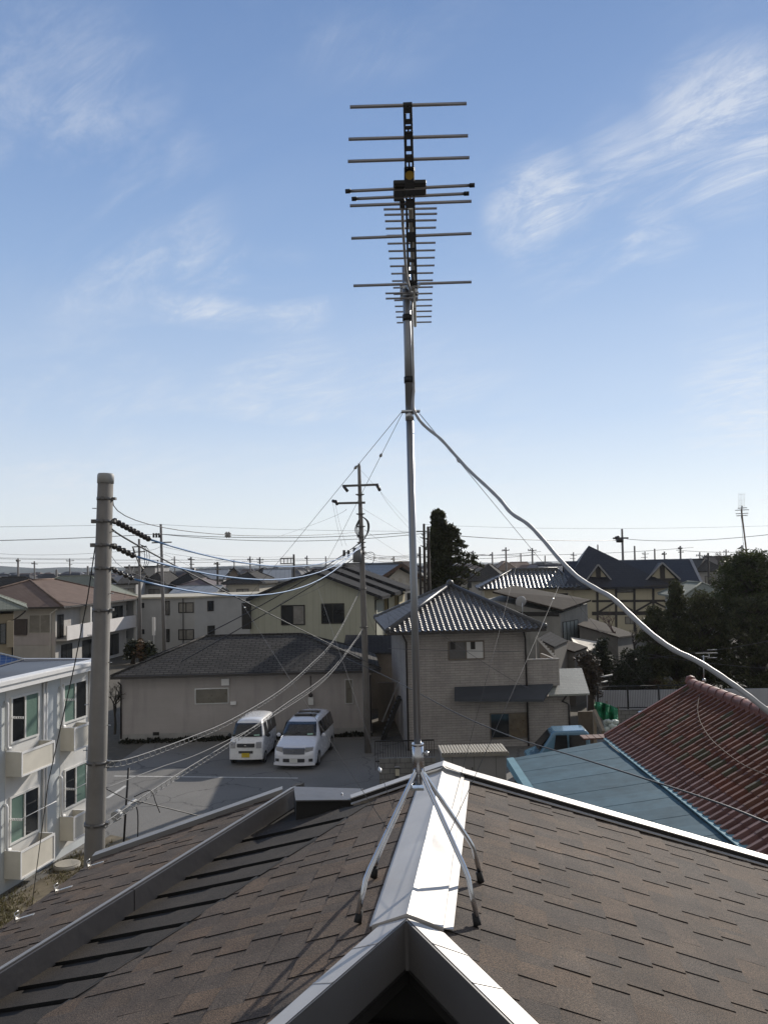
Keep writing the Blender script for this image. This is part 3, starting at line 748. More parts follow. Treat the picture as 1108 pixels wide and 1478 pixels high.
strip(149, 413, -1, -.56); strip(149, 413, .56, 1)
for ya, yb in holes: strip(ya, yb, -.555, .555)
for ya, yb in ((151, 157), (184.5, 192), (232, 243), (272, 289), (347, 360), (393.5, 407)):   # crossed lattice in these openings
    ym = (ya + yb) / 2; strip(ya + .3, yb - .3, -.18, .18); strip(ya, ya + 1.2, -.55, .55); strip(yb - 1.2, yb, -.55, .55)
for ya, yb in ((165, 173), (202, 212), (320, 327), (377.5, 383)):
    strip(ya, yb, -.55, -.36); strip(ya, yb, .36, .55)
b.build('boom', BLACK, vhf)
ELM = mat('antenna_aluminium', (.36, .35, .36), .4, .75, .06)
for (x0, y0, x1, y1) in ((505, 154.5, 673, 149.5), (503, 201, 675, 196), (502, 233, 677, 227.5), (505, 297, 680, 290.5), (507, 344, 680, 337), (510, 412.5, 680, 407)):
    p, q = G(x0, y0, ZV + .012), G(x1, y1, ZV + .012); b = MB(); b.tube([p, q], .0046 + .0016 * (y0 - 150) / 260, 8); b.build('element', ELM, vhf)
for (x0, y0, x1, y1) in ((503, 276, 680, 267.5), (512, 287, 672, 279.5)):
    p, q = G(x0, y0, ZV), G(x1, y1, ZV); b = MB(); b.tube([p, q], .0052, 8); e = b.build('driven_element', ELM, vhf); t = (q - p).normalized()
    for c, s in ((p, -1), (q, 1)):
        b = MB(); b.tube([c - t * s * .006, c + t * s * .010], .0072, 8); b.build('end_cap', BLACK, e)
# feed housing
pc = bpt(275)
def hb(x0, y0, x1, y1, z0, z1, name, m):
    b = MB(); q = [G(x0, y1, ZV), G(x1, y1, ZV), G(x1, y0, ZV), G(x0, y0, ZV)]
    q[1].y = q[0].y = (q[0].y + q[1].y) / 2; q[2].y = q[3].y = (q[2].y + q[3].y) / 2
    b.hexa([p + V((0, 0, z0)) for p in q] + [p + V((0, 0, z1)) for p in q]); o = b.build(name, m, vhf)
    md = o.modifiers.new('bevel', 'BEVEL'); md.width = .004; md.segments = 2; return o
hb(567.5, 266, 615, 286, .000, .016, 'feed_housing', BLACK); hb(568, 270, 583, 290, -.004, .012, 'feed_housing', BLACK)
hb(576.5, 290, 584.5, 301, -.004, .010, 'cable_socket', BLACK)
hb(583, 244, 598, 262, -.008, .010, 'boom_joint', BLACK)
b = MB(); c = bpt(253); nn_ = (CAM - c).normalized(); b.tube([c + nn_ * .036, c + nn_ * .046], .0125, 16); b.build('disc', mat('yellow_plastic', (.42, .27, .04), .5, 0, .08), vhf)
# UHF antenna behind and below
ZU = EYE + 1.25
uhf = thing('uhf_antenna', 'long antenna of many short rods clamped below the black boomed one', 'antenna', G(597, 425, ZU))
q0, q1 = G(592.5, 299, ZU), G(599, 470, ZU)
UB = mat('uhf_boom', (.43, .42, .38), .4, .7, .08)
b = MB(); b.tube([q0, q1], .0088, 10); b.build('boom', UB, uhf)
Ls = [(370, 725), (374, 755), (378, 792), (382, 834), (388, 876), (392, 919), (397, 962), (401, 1004), (406, 1048), (413, 1090), (418, 1131), (424, 1170), (427, 1207), (430, 1242), (434, 1276), (438, 1307), (441, 1338), (445, 1369)]
Rs = [(674, 711), (675, 743), (672, 779), (669, 822), (665, 862), (666, 909), (664, 952), (662, 994), (660, 1039), (653, 1082), (651, 1125), (651, 1163), (648, 1199), (648, 1235), (646, 1269), (645, 1301), (643, 1331), (643, 1363)]
for l, r_ in zip(Ls, Rs):
    f = lambda t: (460 + t[0] / 3.957, 120 + t[1] / 3.957)
    p, q = G(*f(l), ZU + .006), G(*f(r_), ZU + .006); q.y = p.y = (p.y + q.y) / 2
    b = MB(); b.tube([p, q], .0042, 7); b.build('director', ELM, uhf)
for (x0, y0, x1, y1) in ((556, 423.5, 577, 422.5), (556.5, 431, 578, 430)):
    b = MB(); p, q = W(x0, y0, MD - .05), W(x1 + 24, y1, MD - .05); b.tube([p, q], .0042, 7); b.build('feed_rod', ELM, uhf)
# clamps fixing both booms to the mast
b = MB()
for py in (419, 429):
    c = mast_at(py); b.box(Fr((c.x, c.y, c.z), 0), -.028, .05, -.030, -.018, -.006, .006); b.box(Fr((c.x, c.y, c.z), 0), -.028, .05, .018, .030, -.006, .006)
    for dx in (-.024, .024, .045): b.tube([c + V((dx, -.045, 0)), c + V((dx, .04, 0))], .003, 6); b.tube([c + V((dx, -.045, 0)), c + V((dx, -.036, 0))], .0065, 6)
c = mast_at(424); b.box(Fr((c.x, c.y, c.z), 0), .02, .048, -.03, .03, -.03, .03)
b.build('mast_clamp', STEEL, uhf)
b = MB(); c = mast_at(413); b.bar(c + V((.0, -.02, 0)), n1 + V((0, 0, -.01)), .02, .02); b.tube([n1 + V((-.012, -.02, -.012)), n1 + V((.03, .0, .008))], .008, 8); b.build('mast_clamp', STEEL, vhf)
b = MB(); c = mast_at(424); b.bar(n1 + V((.006, 0, -.01)), W(599, 445, n1.y), .008, .008); b.build('boom_brace', UB, vhf)

# coaxial cable: down the mast, then off to the right towards the viewer
SILV = mat('silver_conduit', (.36, .355, .35), .5, .25, .08, 8, spec=.4)
pp = [G(580, 300, ZV - .005), G(581.5, 330, ZV - .02), G(583.5, 362, ZV - .03), G(587, 400, ZV - .05)] + [mast_at(y, .021, -.012) for y in (430, 457, 500, 549, 566)] + \
     [W(596, 587, MD - .03), W(603, 603, MD - .06), W(614, 616, MD - .1), W(636, 634, MD - .2), W(655, 655, MD - .3), W(678, 680, MD - .45), W(704, 704, MD - .6), W(722, 722, MD - .7), W(738, 741, MD - .8), W(762, 757, MD - .9), W(785, 781, MD - 1.0),
      W(806, 806, MD - 1.1), W(832, 832, MD - 1.2), W(858, 849, MD - 1.3), W(884, 864, MD - 1.37), W(912, 890, MD - 1.43), W(942, 917, MD - 1.5), W(972, 938, MD - 1.55), W(1005, 954, MD - 1.6), W(1040, 976, MD - 1.65), W(1075, 1001, MD - 1.7), W(1112, 1030, MD - 1.74), W(1200, 1096, MD - 1.8), W(1330, 1200, MD - 1.85), rp(1.9, -.55, .25), rp(2.1, -.8, .012), rp(2.5, -1.1, .012)]
sp = smooth_path(pp, 5); b = MB(); n_ = len(sp)
b.tube(sp, [.0050 + (.0014 if i > 40 else 0) + .0004 * math.sin(i * 1.9) for i in range(n_)], 9)
cx_ = tag(b.build('coaxial_cable', SILV, None, sp[0]), 'thick silver antenna cable swooping from the mast down to the right edge', 'cable')
# guy wires
GW = mat('guy_wire', (.09, .09, .092), .7, .0, .05, spec=.2)
node1 = W(350, 872, 9.0); node2 = W(456, 840, 9.0); node3 = W(806, 846, 8.0); node4 = W(749, 800, 8.0)
def guy(a, c, label, r=.0022, bead=None):
    b = MB(); a, c = V(a), V(c); b.tube([a, (a + c) / 2 - V((0, 0, .01)), c], [r * .62] * 3, 5)
    o = tag(b.build('guy_wire', GW, None, a), label, 'guy wire', 'wires bracing the new antenna mast')
    if bead:
        q = a + (c - a) * bead; t = (c - a).normalized(); k = MB(); k.tube([q - t * .03, q, q + t * .03], [.003, .009, .003], 6); k.build('bead', SG, o)
    return o
cl_ = mast_at(600, -.033, 0); cr_ = mast_at(600, .043, 0)
guy(cl_, node1, 'thin guy wire from the mast clamp down to the left past the far crossarm pole', .0022, .14)
guy(mast_at(601, -.028, -.01), node2, 'steeper thin guy wire between the mast clamp and the cream gable', .002, .12)
guy(cr_ + V((.0, 0, -.01)), W(938, 998, 14.0), 'thin guy wire running right from the mast clamp below the silver cable', .0024, .05)
guy(node1, W(559, 1197, MD - .28), 'thin stay from left over the parked vans to the left stand leg', .0022, .04)
guy(node2, W(567, 1167, MD - .2), 'thin stay passing beside the crossarm pole to the left stand leg', .002, .93)
guy(node3, W(648, 1203, MD - .3), 'thin stay crossing the tile roofed house to the right stand leg, lower of two', .0024, .12)
guy(node4, W(652, 1167, MD + .05), 'thin stay crossing the tile roofed house to the right stand leg, upper of two', .0018)
# ------------------------------------------------------------------ pale apartment block at the left edge
def quadwin(fr, parent, tl, bl, tr, br, v=0.0, **k):
    a, b_, c, d = [fr.front(*p, v) for p in (tl, bl, tr, br)]
    return window(fr, parent, (a[0] + b_[0]) / 2, (c[0] + d[0]) / 2, (b_[1] + d[1]) / 2, (a[1] + c[1]) / 2, v, **k)
P0, P1 = G(0, 1292), G(129, 1213)
AF = Fr(P0, math.atan2(P1.y - P0.y, P1.x - P0.x)); AU = (P1 - P0).length
Z3 = lambda x, y: (x / 3.693, 940 + y / 3.693)
ap = thing('apartment_block', 'pale blue two storey apartment block with cream window boxes at the left edge', 'building', P0)
BLUE = mat('pale_blue_siding', (.56, .59, .595), .75, 0, .07, 1.5, .15, 60, stain=.12)
OFFW = mat('off_white_panel', (.66, .65, .62), .7, 0, .06, 1.5, stain=.12)
CREAM = mat('cream_box_panel', (.66, .62, .53), .6, 0, .06, 3, .2, 120, stain=.15)
WHITE = mat('white_trim', (.80, .79, .77), .5, 0, .05, 3)
ze = AF.front(*Z3(0, 210))[1]
walls(AF, ap, -7, AU, 0, 6.4, ze, BLUE)
b = MB()
for x0, x1, y in ((30, 215, 350), (322, 478, 260)):
    u0, u1 = AF.front(*Z3(x0, y))[0], AF.front(*Z3(x1, y))[0]; b.box(AF, u0, u1, -.012, .05, .25, ze - .02)
b.build('wall_panel', OFFW, ap)
wins = [((55, 245), (55, 500), (205, 210), (205, 445), GLASS, GLASS_GREEN), ((335, 180), (335, 385), (460, 140), (460, 355), GLASS_GREEN, GLASS),
        ((48, 780), (48, 1035), (205, 710), (205, 960), GLASS_GREEN, GLASS), ((340, 625), (340, 850), (460, 590), (460, 790), GLASS, GLASS_GREEN)]
for tl, bl, tr, br, p1, p2 in wins:
    quadwin(AF, ap, Z3(*tl), Z3(*bl), Z3(*tr), Z3(*br), -.012, fm=WHITEFRAME, pane=p1, pane2=p2, fw=.055)
for nw, nb, ot, ob, ft in (((30, 525), (30, 670), (115, 540), (115, 670), (292, 452)), ((322, 402), (322, 530), (395, 410), (395, 533), (480, 368)), ((22, 1062), (22, 1218), (112, 1070), (107, 1218), (292, 950)), ((318, 880), (318, 1008), (393, 885), (391, 1012), (462, 842))):
    u0 = (AF.front(*Z3(*nw))[0] + AF.front(*Z3(*nb))[0]) / 2
    d = -(AF.side(*Z3(*ot), u0)[0] + AF.side(*Z3(*ob), u0)[0]) / 2
    wt, wb = AF.side(*Z3(*ot), u0)[1], AF.side(*Z3(*ob), u0)[1]; u1 = AF.front(*Z3(*ft), -d)[0]
    b = MB(); t = .035
    b.box(AF, u0, u1, -d, -d + t, wb, wt); b.box(AF, u0, u0 + t, -d + t, -.013, wb, wt); b.box(AF, u1 - t, u1, -d + t, -.013, wb, wt); b.box(AF, u0 + t, u1 - t, -d + t, -.013, wb, wb + .04)
    bx = b.build('window_box', CREAM, ap)
    b = MB(); f = .05
    for (a0, a1, c0, c1) in ((u0, u1, wt - f, wt + .012), (u0, u1, wb - .01, wb + f * .7), (u0 - .006, u0 + f, wb + f * .7, wt - f), (u1 - f, u1 + .006, wb + f * .7, wt - f)):
        b.box(AF, a0, a1, -d - .018, -d - .0005, c0, c1)
    b.box(AF, u0 - .008, u0 + .045, -d + .04, -.02, wt, wt + .012); b.box(AF, u1 - .045, u1 + .008, -d + .04, -.02, wt, wt + .012)
    b.build('rim', WHITE, bx)
    g = MB(); g.bar(AF.p((u0 + u1) / 2, -d * .5, wb + .05), AF.p(u1 - .1, -d * .5, wb + .3), .3, .2); g.build('air_conditioner', OFFW, bx)
for x, y0, y1 in ((25, 270, 520), (318, 192, 402), (22, 818, 1062), (316, 668, 880)):
    u = AF.front(*Z3(x, (y0 + y1) / 2))[0]; a, c = AF.front(*Z3(x, y0))[1], AF.front(*Z3(x, y1))[1]
    b = MB(); b.tube([AF.p(u, .0, a), AF.p(u, -.06, a - .01), AF.p(u, -.09, a - .06), AF.p(u, -.09, c + .06), AF.p(u + .04, -.09, c), AF.p(u + .16, -.09, c - .015)], .042, 8); b.build('pipe_cover', WHITE, ap)
b = MB()
for x in (228, 243):
    u = AF.front(*Z3(x, 300))[0]; b.tube([AF.p(u, -.05, .1), AF.p(u, -.05, ze - .05)], .035, 8)
u = AF.front(*Z3(474, 200))[0]; b.tube([AF.p(u, -.05, .1), AF.p(u, -.05, ze - .05)], .035, 8)
b.build('downpipe', WHITE, ap)
for x, y in ((55, 353), (336, 258), (45, 895), (340, 733)):
    u, wv = AF.front(*Z3(x, y)); b = MB()
    for dz in (-.025, .025): b.bar(AF.p(u, 0, wv + dz), AF.p(u, -.42, wv + dz), .012, .012)
    for k in range(6): b.tube([AF.p(u - .006, -.05 - k * .07, wv - .03), AF.p(u - .006, -.05 - k * .07, wv + .03)], .02, 6)
    if y > 700: b.tube([AF.p(u, -.36, wv), AF.p(u + 1.7, -.36, wv + .02)], .012, 6)
    b.build('drying_bracket', WHITE, ap)
# roof: white eave beam, low metal roof behind it, kerb at the far end
zt0, zt1 = AF.front(*Z3(0, 160), -.35)[1], AF.front(*Z3(0, 212), -.35)[1]
b = MB(); b.box(AF, -7.2, AU + .12, -.42, -.05, zt1 - .03, zt0); b.build('eave_beam', WHITE, ap)
b = MB(); b.box(AF, -7.2, AU + .12, -.47, -.425, zt0 - .12, zt0 - .02); b.build('gutter', WHITE, ap)
RM = brick('ribbed_metal_roof', (.10, .10, .105), (.09, .09, .095), (.05, .05, .055), 30, .33, .02, .45, .8)
b = MB(); b.prism([AF.p(-7.2, -.045, zt0 - .06), AF.p(AU, -.045, zt0 - .06), AF.p(AU, 6.3, zt0 - .22), AF.p(-7.2, 6.3, zt0 - .22)], V((0, 0, .05))); b.build('roof', RM, ap)
b = MB(); b.box(AF, AU + .003, AU + .18, -.045, 6.6, ze - .3, zt0 + .015); b.box(AF, -7.2, AU, 6.33, 6.6, ze - .3, zt0 + .0); b.build('parapet', mat('blue_grey_parapet', (.40, .42, .47), .6, 0, .08), ap)
q = [G(-30, 977, zt0 + .12), G(3, 962.5, zt0 + .1), G(35, 953.5, zt0 + .22), G(0, 945, zt0 + .4), G(-40, 952, zt0 + .42)]
b = MB(); c0, c1, c2 = q[1], q[2], q[3]; b.prism([c0 - (c1 - c0) * 1.4, c1, c2, c0 - (c1 - c0) * 1.4 + (c2 - c1)], V((0, 0, .04)))
sp_ = b.build('solar_panel', brick('solar_cells', (.03, .06, .16), (.028, .055, .15), (.2, .22, .26), .16, .16, .006, .12, .1, off=0, spec=.8), ap)
b = MB(); b.bar(c0 - (c1 - c0) * 1.4 + V((0, 0, .045)), c1 + V((0, 0, .045)), .05, .03); b.bar(c1 + V((0, 0, .045)), c2 + V((0, 0, .045)), .05, .03); b.build('panel_frame', ALU, sp_)
# dry grass strip with a round concrete cover
b = MB(); b.face([G(160, 1205, .006), G(-60, 1345, .006), (-3.6, 15, .006), (-2.6, 24, .006)]); struct(b.build('soil_strip', mat('dry_soil', (.14, .115, .075), .95, 0, .5, 3, .6, 20)))
gm = leafmat('dry_grass', (.20, .17, .09), (.10, .10, .05), .2)
b = MB(); rg = random.Random(3)
for i in range(5200):
    t = rg.random(); p = G(rg.uniform(-20, 165), 0 or 1215 + rg.random() * 130, .006)
    q_ = p - P0; uu, vv = q_.dot(AF.u), q_.dot(AF.v)
    if vv > -.15 or vv < -5.2 or uu > 5.6: continue
    if rg.random() > .5 + .5 * math.sin(p.x * 2.3 + p.y * 1.7): continue
    h = rg.uniform(.04, .16); a = rg.uniform(0, 6.28); d = V((math.cos(a), math.sin(a), 0)); l = V((rg.uniform(-.08, .08), rg.uniform(-.08, .08), h))
    j = rg.uniform(.5, 1.5); b.col = (j, j * rg.uniform(.85, 1.05), j * .9)
    b.face([p - d * .012, p + d * .012, p + l + d * .004]); b.face([p + d * .02 - d.cross(V((0, 0, 1))) * .015, p + d * .02 + d.cross(V((0, 0, 1))) * .015, p + d * .05 + l * .7])
g_ = b.build('dry_grass', gm); struct(g_, 'stuff')
p = G(97, 1252, .0); b = MB(); b.tube([p, p + V((0, 0, .10))], .38, 20); b.tube([p + V((0, 0, .1)), p + V((0, 0, .125))], .34, 20)
tag(b.build('manhole_cover', mat('old_concrete', (.40, .37, .31), .9, 0, .15), None, p), 'round pale concrete cover in the dry grass strip', 'cover')
# ------------------------------------------------------------------ the big concrete pole
LY = 13.0
lt, lb = W(153, 684, LY), W(136.5, 1240, LY); d = (lb - lt); lb0 = lt + d * (lt.z / -d.z)
pole = thing('utility_pole', 'thick bare concrete pole standing beside the pale apartment block', 'utility pole', lb0)
def lp(py, dx=0, dy=0): return lt + d * ((py - 684) / 556.0) + V((dx, dy, 0))
def lr(py): return .118 + (.163 - .118) * (py - 684) / 540
b = MB(); b.tube([lb0, lp(697)], [.175, lr(697)], 24); b.build('shaft', CONCRETE, pole)
b = MB(); b.tube([lp(698), lp(686), lp(683.4)], [.128, .128, .112], 24); b.build('cap', mat('pole_cap', (.36, .36, .35), .6, 0, .08), pole)
for y in (721, 754, 789, 823, 884, 1103, 1190):
    b = MB(); r = lr(y); b.tube([lp(y + 2.2), lp(y - 2.2)], r + .007, 24); p = lp(y)
    b.box(Fr((p.x, p.y, p.z), R(20)), -r * .5, -r * .2, -r - .035, -r * .9, -.02, .03)
    if y in (754, 789): b.box(Fr((p.x, p.y, p.z), 0), -r - .07, -r + .02, -.05, .03, -.03, .03)
    b.box(Fr((p.x, p.y, p.z), 0), r - .01, r + .05, -.04, .04, -.02, .02)
    b.build('band', mat('band_steel', (.16, .155, .15), .5, .6, .15), pole)
for i, y in enumerate((735, 770, 808, 860, 920, 960, 1020, 1050, 1085)):
    b = MB(); s = 1 if i % 2 else -1; p = lp(y, s * lr(y) * .98, -.03); b.tube([p, p + V((s * .06, -.02, 0))], .008, 6); b.build('step_bolt', STEEL, pole)
# insulator strings and cables to the far crossarm pole
MY = 38.5
def mpole(py): return W(518 + (py - 669) * 13.0 / 416, py, MY)
INS = mat('dark_porcelain', (.03, .024, .021), .3, 0, .2, 8, spec=.6)
BLUEC = mat('blue_insulated_cable', (.10, .22, .42), .4, 0, .1, 4)
def string(a, c, nb, label, r=.052):
    t = thing('insulator_string', label, 'insulator', a, 'insulator strings on the concrete pole')
    b = MB(); b.tube([a, c], .016, 8); b.build('rod', BLACK, t)
    for k in range(nb):
        q = a + (c - a) * ((k + .7) / (nb + .2)); dd = (c - a).normalized(); b = MB()
        b.tube([q - dd * .05, q - dd * .02, q + dd * .0, q + dd * .035, q + dd * .05], [.02, r, r * 1.05, r * .5, .02], 12); b.build('insulator', INS, t)
    return t
s1, s2, s3 = W(217, 779, 14.5), W(195, 803, 13.85), W(193, 836, 13.8)
string(lp(752, .12), s1, 10, 'topmost and longest dark insulator string on the concrete pole', .05)
string(lp(789, .12), s2, 5, 'middle dark insulator string on the concrete pole with a dangling jumper', .05)
string(lp(824, .13), s3, 4, 'lowest dark insulator string on the concrete pole', .042)
wire('power_cable', 'topmost blue cable between the concrete pole and the crossarm pole', [s1, W(437, 817, 25.7), mpole(790)], .018, BLUEC)
wire('power_cable', 'middle blue cable between the concrete pole and the crossarm pole', [s2, W(437, 832, 25.7), mpole(787)], .018, BLUEC)
wire('power_cable', 'lowest blue cable between the concrete pole and the crossarm pole', [s3, W(437, 847, 25.7), mpole(783)], .018, BLUEC)
b = MB(); b.tube(smooth_path([s2, W(192, 789, 13.8), W(200, 812, 13.9), W(208, 822, 14.0), W(203, 815, 13.95)]), .01, 5); tag(b.build('jumper_lead', WIREBLK, None, s2), 'short black jumper looping off the middle insulator string', 'cable')
wire('service_cable', 'dark straight cable falling from the concrete pole across the cream gable', [lp(766, .12), W(350, 866.5, 22), W(551, 966, 40.5)], .016)
wire('earth_wire', 'thin upper wire from the concrete pole with a small grey marker', [lp(722, .12), W(329, 772, 20), W(519, 768, MY)], .008)
c = W(329, 772, 20); b = MB()
for k in range(4): a = k * math.pi / 2 + .78; b.bar(c, c + V((math.cos(a), 0, math.sin(a))) * .075, .07, .07)
b.ball(c, .06, 8); tag(b.build('line_marker', mat('grey_plastic', (.3, .29, .28), .6), None, c), 'small grey diamond marker hanging on the upper wire', 'marker')
wire('white_cable', 'pale horizontal cable running right from the middle of the concrete pole', [lp(882, .13)] + smooth_path([lp(882, .13), W(300, 881.5, 20), W(420, 871, 27), W(490, 853, 33), W(544, 829, 40)], 6), .011, mat('pale_cable', (.42, .42, .41), .5))
wire('dark_cable', 'upper of two dark cables slanting over the low slate roof', [mpole(782), W(420, 849, 37), W(300, 914, 36)], .022)
wire('dark_cable', 'lower of two dark cables slanting over the low slate roof', [mpole(797), W(440, 852, 37), W(262, 955, 35)], .022)
# lower communication cables; the first one hung in a spiral hanger
LGREY = mat('grey_cable', (.15, .15, .15), .6, .0, .1)
def comm(name, label, pts, r, coil=False):
    sp = smooth_path(pts, 8); b = MB(); b.tube(sp, r, 6); o = tag(b.build(name, LGREY, None, sp[0]), label, 'cable')
    if coil:
        k = MB(); k.tube([p - V((0, 0, .09)) for p in sp], r * .7, 5); k.build('messenger', LGREY, o)
        k = MB(); hx = []; ph = 0.0
        for i in range(len(sp) - 1):
            t = (sp[i + 1] - sp[i]); n = max(1, int(t.length / .045)); side = t.cross(V((0, 0, 1))).normalized()
            for j in range(n):
                ph += 2 * math.pi * (t.length / n) / .30; hx.append(sp[i] + t * (j / n) - V((0, 0, .045)) + V((0, 0, .047)) * math.cos(ph) + side * .03 * math.sin(ph))
        k.tube(hx, r * .5, 4)
        k.build('spiral_hanger', LGREY, o)
    return o
comm('telephone_cable', 'grey cable in a ladder like hanger crossing before the white vans', [lp(1102, .14), W(190, 1094, 14.2), W(272, 1065, 17.5), W(335, 1038, 20.7), W(402, 998, 25), W(446, 961, 29), W(483, 921, 33), W(519, 852, MY)], .010, True)
comm('telephone_cable', 'lowest grey cable from the concrete pole with a splice box at its start', [lp(1189, .14), W(206, 1150, 14.4), W(257, 1117, 16.5), W(350, 1060, 21.5), W(409, 1018, 25.5), W(476, 969, 32), W(524, 908, MY)], .010, True)
comm('telephone_cable', 'thin plain grey cable between the two heavy hanging cables', [lp(1140, .14), W(230, 1108, 15), W(300, 1082, 18), W(400, 1030, 24), W(476, 974, 31), W(525, 905, MY)], .007)
cb = thing('splice_closure', 'grey splice box with dangling leads beside the concrete pole', 'cable box', W(182, 1166, 14.0))
b = MB(); b.tube([W(168, 1178, 13.9), W(196, 1158, 14.3)], .07, 10); b.tube([W(166, 1179, 13.85), W(172, 1175, 13.95)], .085, 10); b.build('housing', mat('grey_box', (.36, .36, .35), .5, 0, .1), cb)
b = MB(); b.tube(smooth_path([W(192, 1155, 14.3), W(199, 1172, 14.3), W(199, 1212, 14.3)]), .011, 5); b.tube(smooth_path([W(194, 1150, 14.3), W(217, 1141, 14.5), W(225, 1158, 14.5), W(231, 1173, 14.5)]), .009, 5)
b.tube(smooth_path([W(196, 1156, 14.2), W(240, 1166, 14.8), W(300, 1181, 15.5)]), .010, 5); b.tube(smooth_path([W(154, 1139, 13.2), W(186, 1155, 13.8), W(195, 1158, 14)]), .009, 5); b.build('lead', WIREBLK, cb)
b = MB(); b.tube([W(186, 1108, 14.1), W(182, 1165, 14.1), W(178, 1232, 14.1)], .018, 6); tag(b.build('cable_riser', BLACK, None, W(178, 1232, 14.1)), 'thin dark riser tube with a pale tip beside the concrete pole', 'riser tube')
b = MB(); b.tube([lp(790, -.13), W(127, 862, 13.3), W(108, 960, 14.2), W(70, 1130, 16.5), G(44, 1325)], .010, 5); tag(b.build('pole_stay', WIREBLK, None, G(44, 1325)), 'dark stay wire falling from the concrete pole past the cream boxes', 'stay wire')
# ------------------------------------------------------------------ the crossarm pole behind the vans
mb0 = mpole(1088); mb0 = V((mb0.x, mb0.y, 0))
mp = thing('crossarm_pole', 'tall slim pole with two crossarms and a grey transformer', 'utility pole', mb0)
b = MB(); b.tube([mb0, mpole(800), mpole(672)], [.165, .125, .075], 14); b.tube([mpole(676), mpole(669)], [.05, .05], 8); b.build('shaft', mat('slim_pole', (.20, .185, .17), .85, 0, .15, 2), mp)
GREYST = mat('dull_steel', (.13, .125, .12), .5, .5, .1)
b = MB(); b.bar(W(494, 701.5, MY - .18), W(546, 699.5, MY - .18), .1, .1); b.build('crossarm', GREYST, mp)
b = MB(); b.bar(W(484.5, 726.5, MY - .18), W(527, 725.5, MY - .18), .1, .1); b.build('crossarm', GREYST, mp)
for p, q in (((496, 702), (501.5, 709)), ((544, 700), (548, 708)), ((484, 723), (487, 728)), ((480, 723), (484, 724))):
    b = MB(); b.tube([W(*p, MY - .25), W(*q, MY - .35)], .075, 8); b.build('insulator', INS, mp)
b = MB(); c = W(515.5, 812, MY - .3); c2 = W(515.5, 792, MY - .3); b.tube([c, c2], .21, 14); b.tube([c2, c2 + V((0, 0, .05))], [.22, .18], 14); b.build('transformer', mat('transformer_grey', (.17, .17, .17), .5, 0, .1), mp)
for y in (714, 742, 760, 775, 783, 790, 798, 850, 905):
    b = MB(); b.tube([mpole(y + 1), mpole(y - 1)], .155, 10); b.bar(mpole(y) + V((-.2, -.15, 0)), mpole(y) + V((.2, -.15, 0)), .05, .05); b.build('band', GREYST, mp)
b = MB()
for k in range(3): b.tube(smooth_path([mpole(744), W(529 + k, 752, MY - .2), W(530.5 + k, 764, MY - .2), W(527, 776, MY - .2), mpole(782)]), .02, 5)
for k in range(4): b.tube(smooth_path([mpole(745), W(516 - k, 760, MY - .2), W(517 - k * 1.4, 768, MY - .2), mpole(781)]), .014, 5)
b.tube(smooth_path([mpole(803), W(533, 797, MY), W(540, 800, MY), W(538, 812, MY), W(530, 815, MY)]), .015, 5)
b.build('cable_loop', WIREBLK, mp)
for px, y0, y1 in ((496.5, 796, 803), (503, 796, 804)):
    b = MB(); b.tube([W(px, y0 - 2, 37.5), W(px, y1, 37.5)], .06, 8); tag(b.build('fuse_holder', INS, None, W(px, y0, 37.5)), 'small dark fuse hanging on the cables left of the crossarm pole, %s one' % ('left' if px < 500 else 'right'), 'fuse')
# thin lines from its arms
def thin(label, pts, r=.006): return wire('overhead_line', label, pts, r, mat('line_grey', (.10, .10, .11), .5), 16)
thin('thin line from the right crossarm tip falling right towards the distant roofs', [W(548, 708, MY - .4), W(585, 757, 50), W(640, 812, 66)])
thin('thin line from below the crossarms falling to the conifer', [mpole(732), W(570, 762, 48), W(607, 784, 60)])
thin('faint line from the pole head falling right behind the mast', [mpole(676), W(560, 722, 48), W(600, 766, 60)], .005)
thin('thin line from the cable bundle falling right to the tile roofs', [mpole(760), W(556, 786, 46), W(590, 806, 56)])
thin('left of two jumpers from the lower crossarm down to the blue cables', [W(480, 724, MY - .3), W(486, 757, MY - .4), W(494, 788, MY - .5)], .005)
thin('right of two jumpers from the lower crossarm down to the blue cables', [W(484, 727, MY - .3), W(491, 760, MY - .4), W(500, 788, MY - .5)], .005)
thin('faint line running left from the lower crossarm to the horizon', [W(500, 735, MY), W(460, 754, 60), W(400, 775, 90)], .008)
# two pylons like thin poles at the left and the long lines over the town
def thinpole(px0, py0, px1, Y, r, label, arms, name='line_pole', m=None):
    t0 = W(px0, py0, Y); b0 = W(px1, py0 + 150, Y); b0 = V((b0.x, Y, 0)); t = thing(name, label, 'utility pole', b0)
    b = MB(); b.tube([b0, t0], [r * 1.25, r * .7], 8); b.build('shaft', m or CONC_FAR, t)
    for (x0, y0, x1, y1) in arms:
        b = MB(); b.bar(W(x0, y0, Y - r * 1.6), W(x1, y1, Y - r * 1.6), r * .7, r * .7); b.build('crossarm', GREYST, t)
    return t
T1 = thinpole(232.3, 756.5, 238, 72, .15, 'slim pole with small crossarms before the grey flat roofed block, right one', [(219.5, 783.5, 248, 782.5), (221, 771, 232, 771)])
for x in (222, 226, 230):
    b = MB(); b.tube([W(x, 776, 71.6), W(x, 769.5, 71.6)], .09, 6); b.build('insulator', INS, T1)
T2 = thinpole(201, 778, 203, 78, .15, 'slim pole with cable loops before the grey flat roofed block, left one', [(191, 789.5, 212, 788.5), (193, 797, 210, 796)])
b = MB()
for x in (208, 211, 214): b.tube(smooth_path([W(203, 786, 77), W(x, 793, 77), W(x + 1, 812, 77), W(204, 826, 77)]), .03, 5)
b.build('cable_loop', WIREBLK, T2)
thin('highest line over the town from the left edge to the slim right pole', [W(-40, 761, 60), W(100, 759, 66), W(232, 757, 72)], .012)
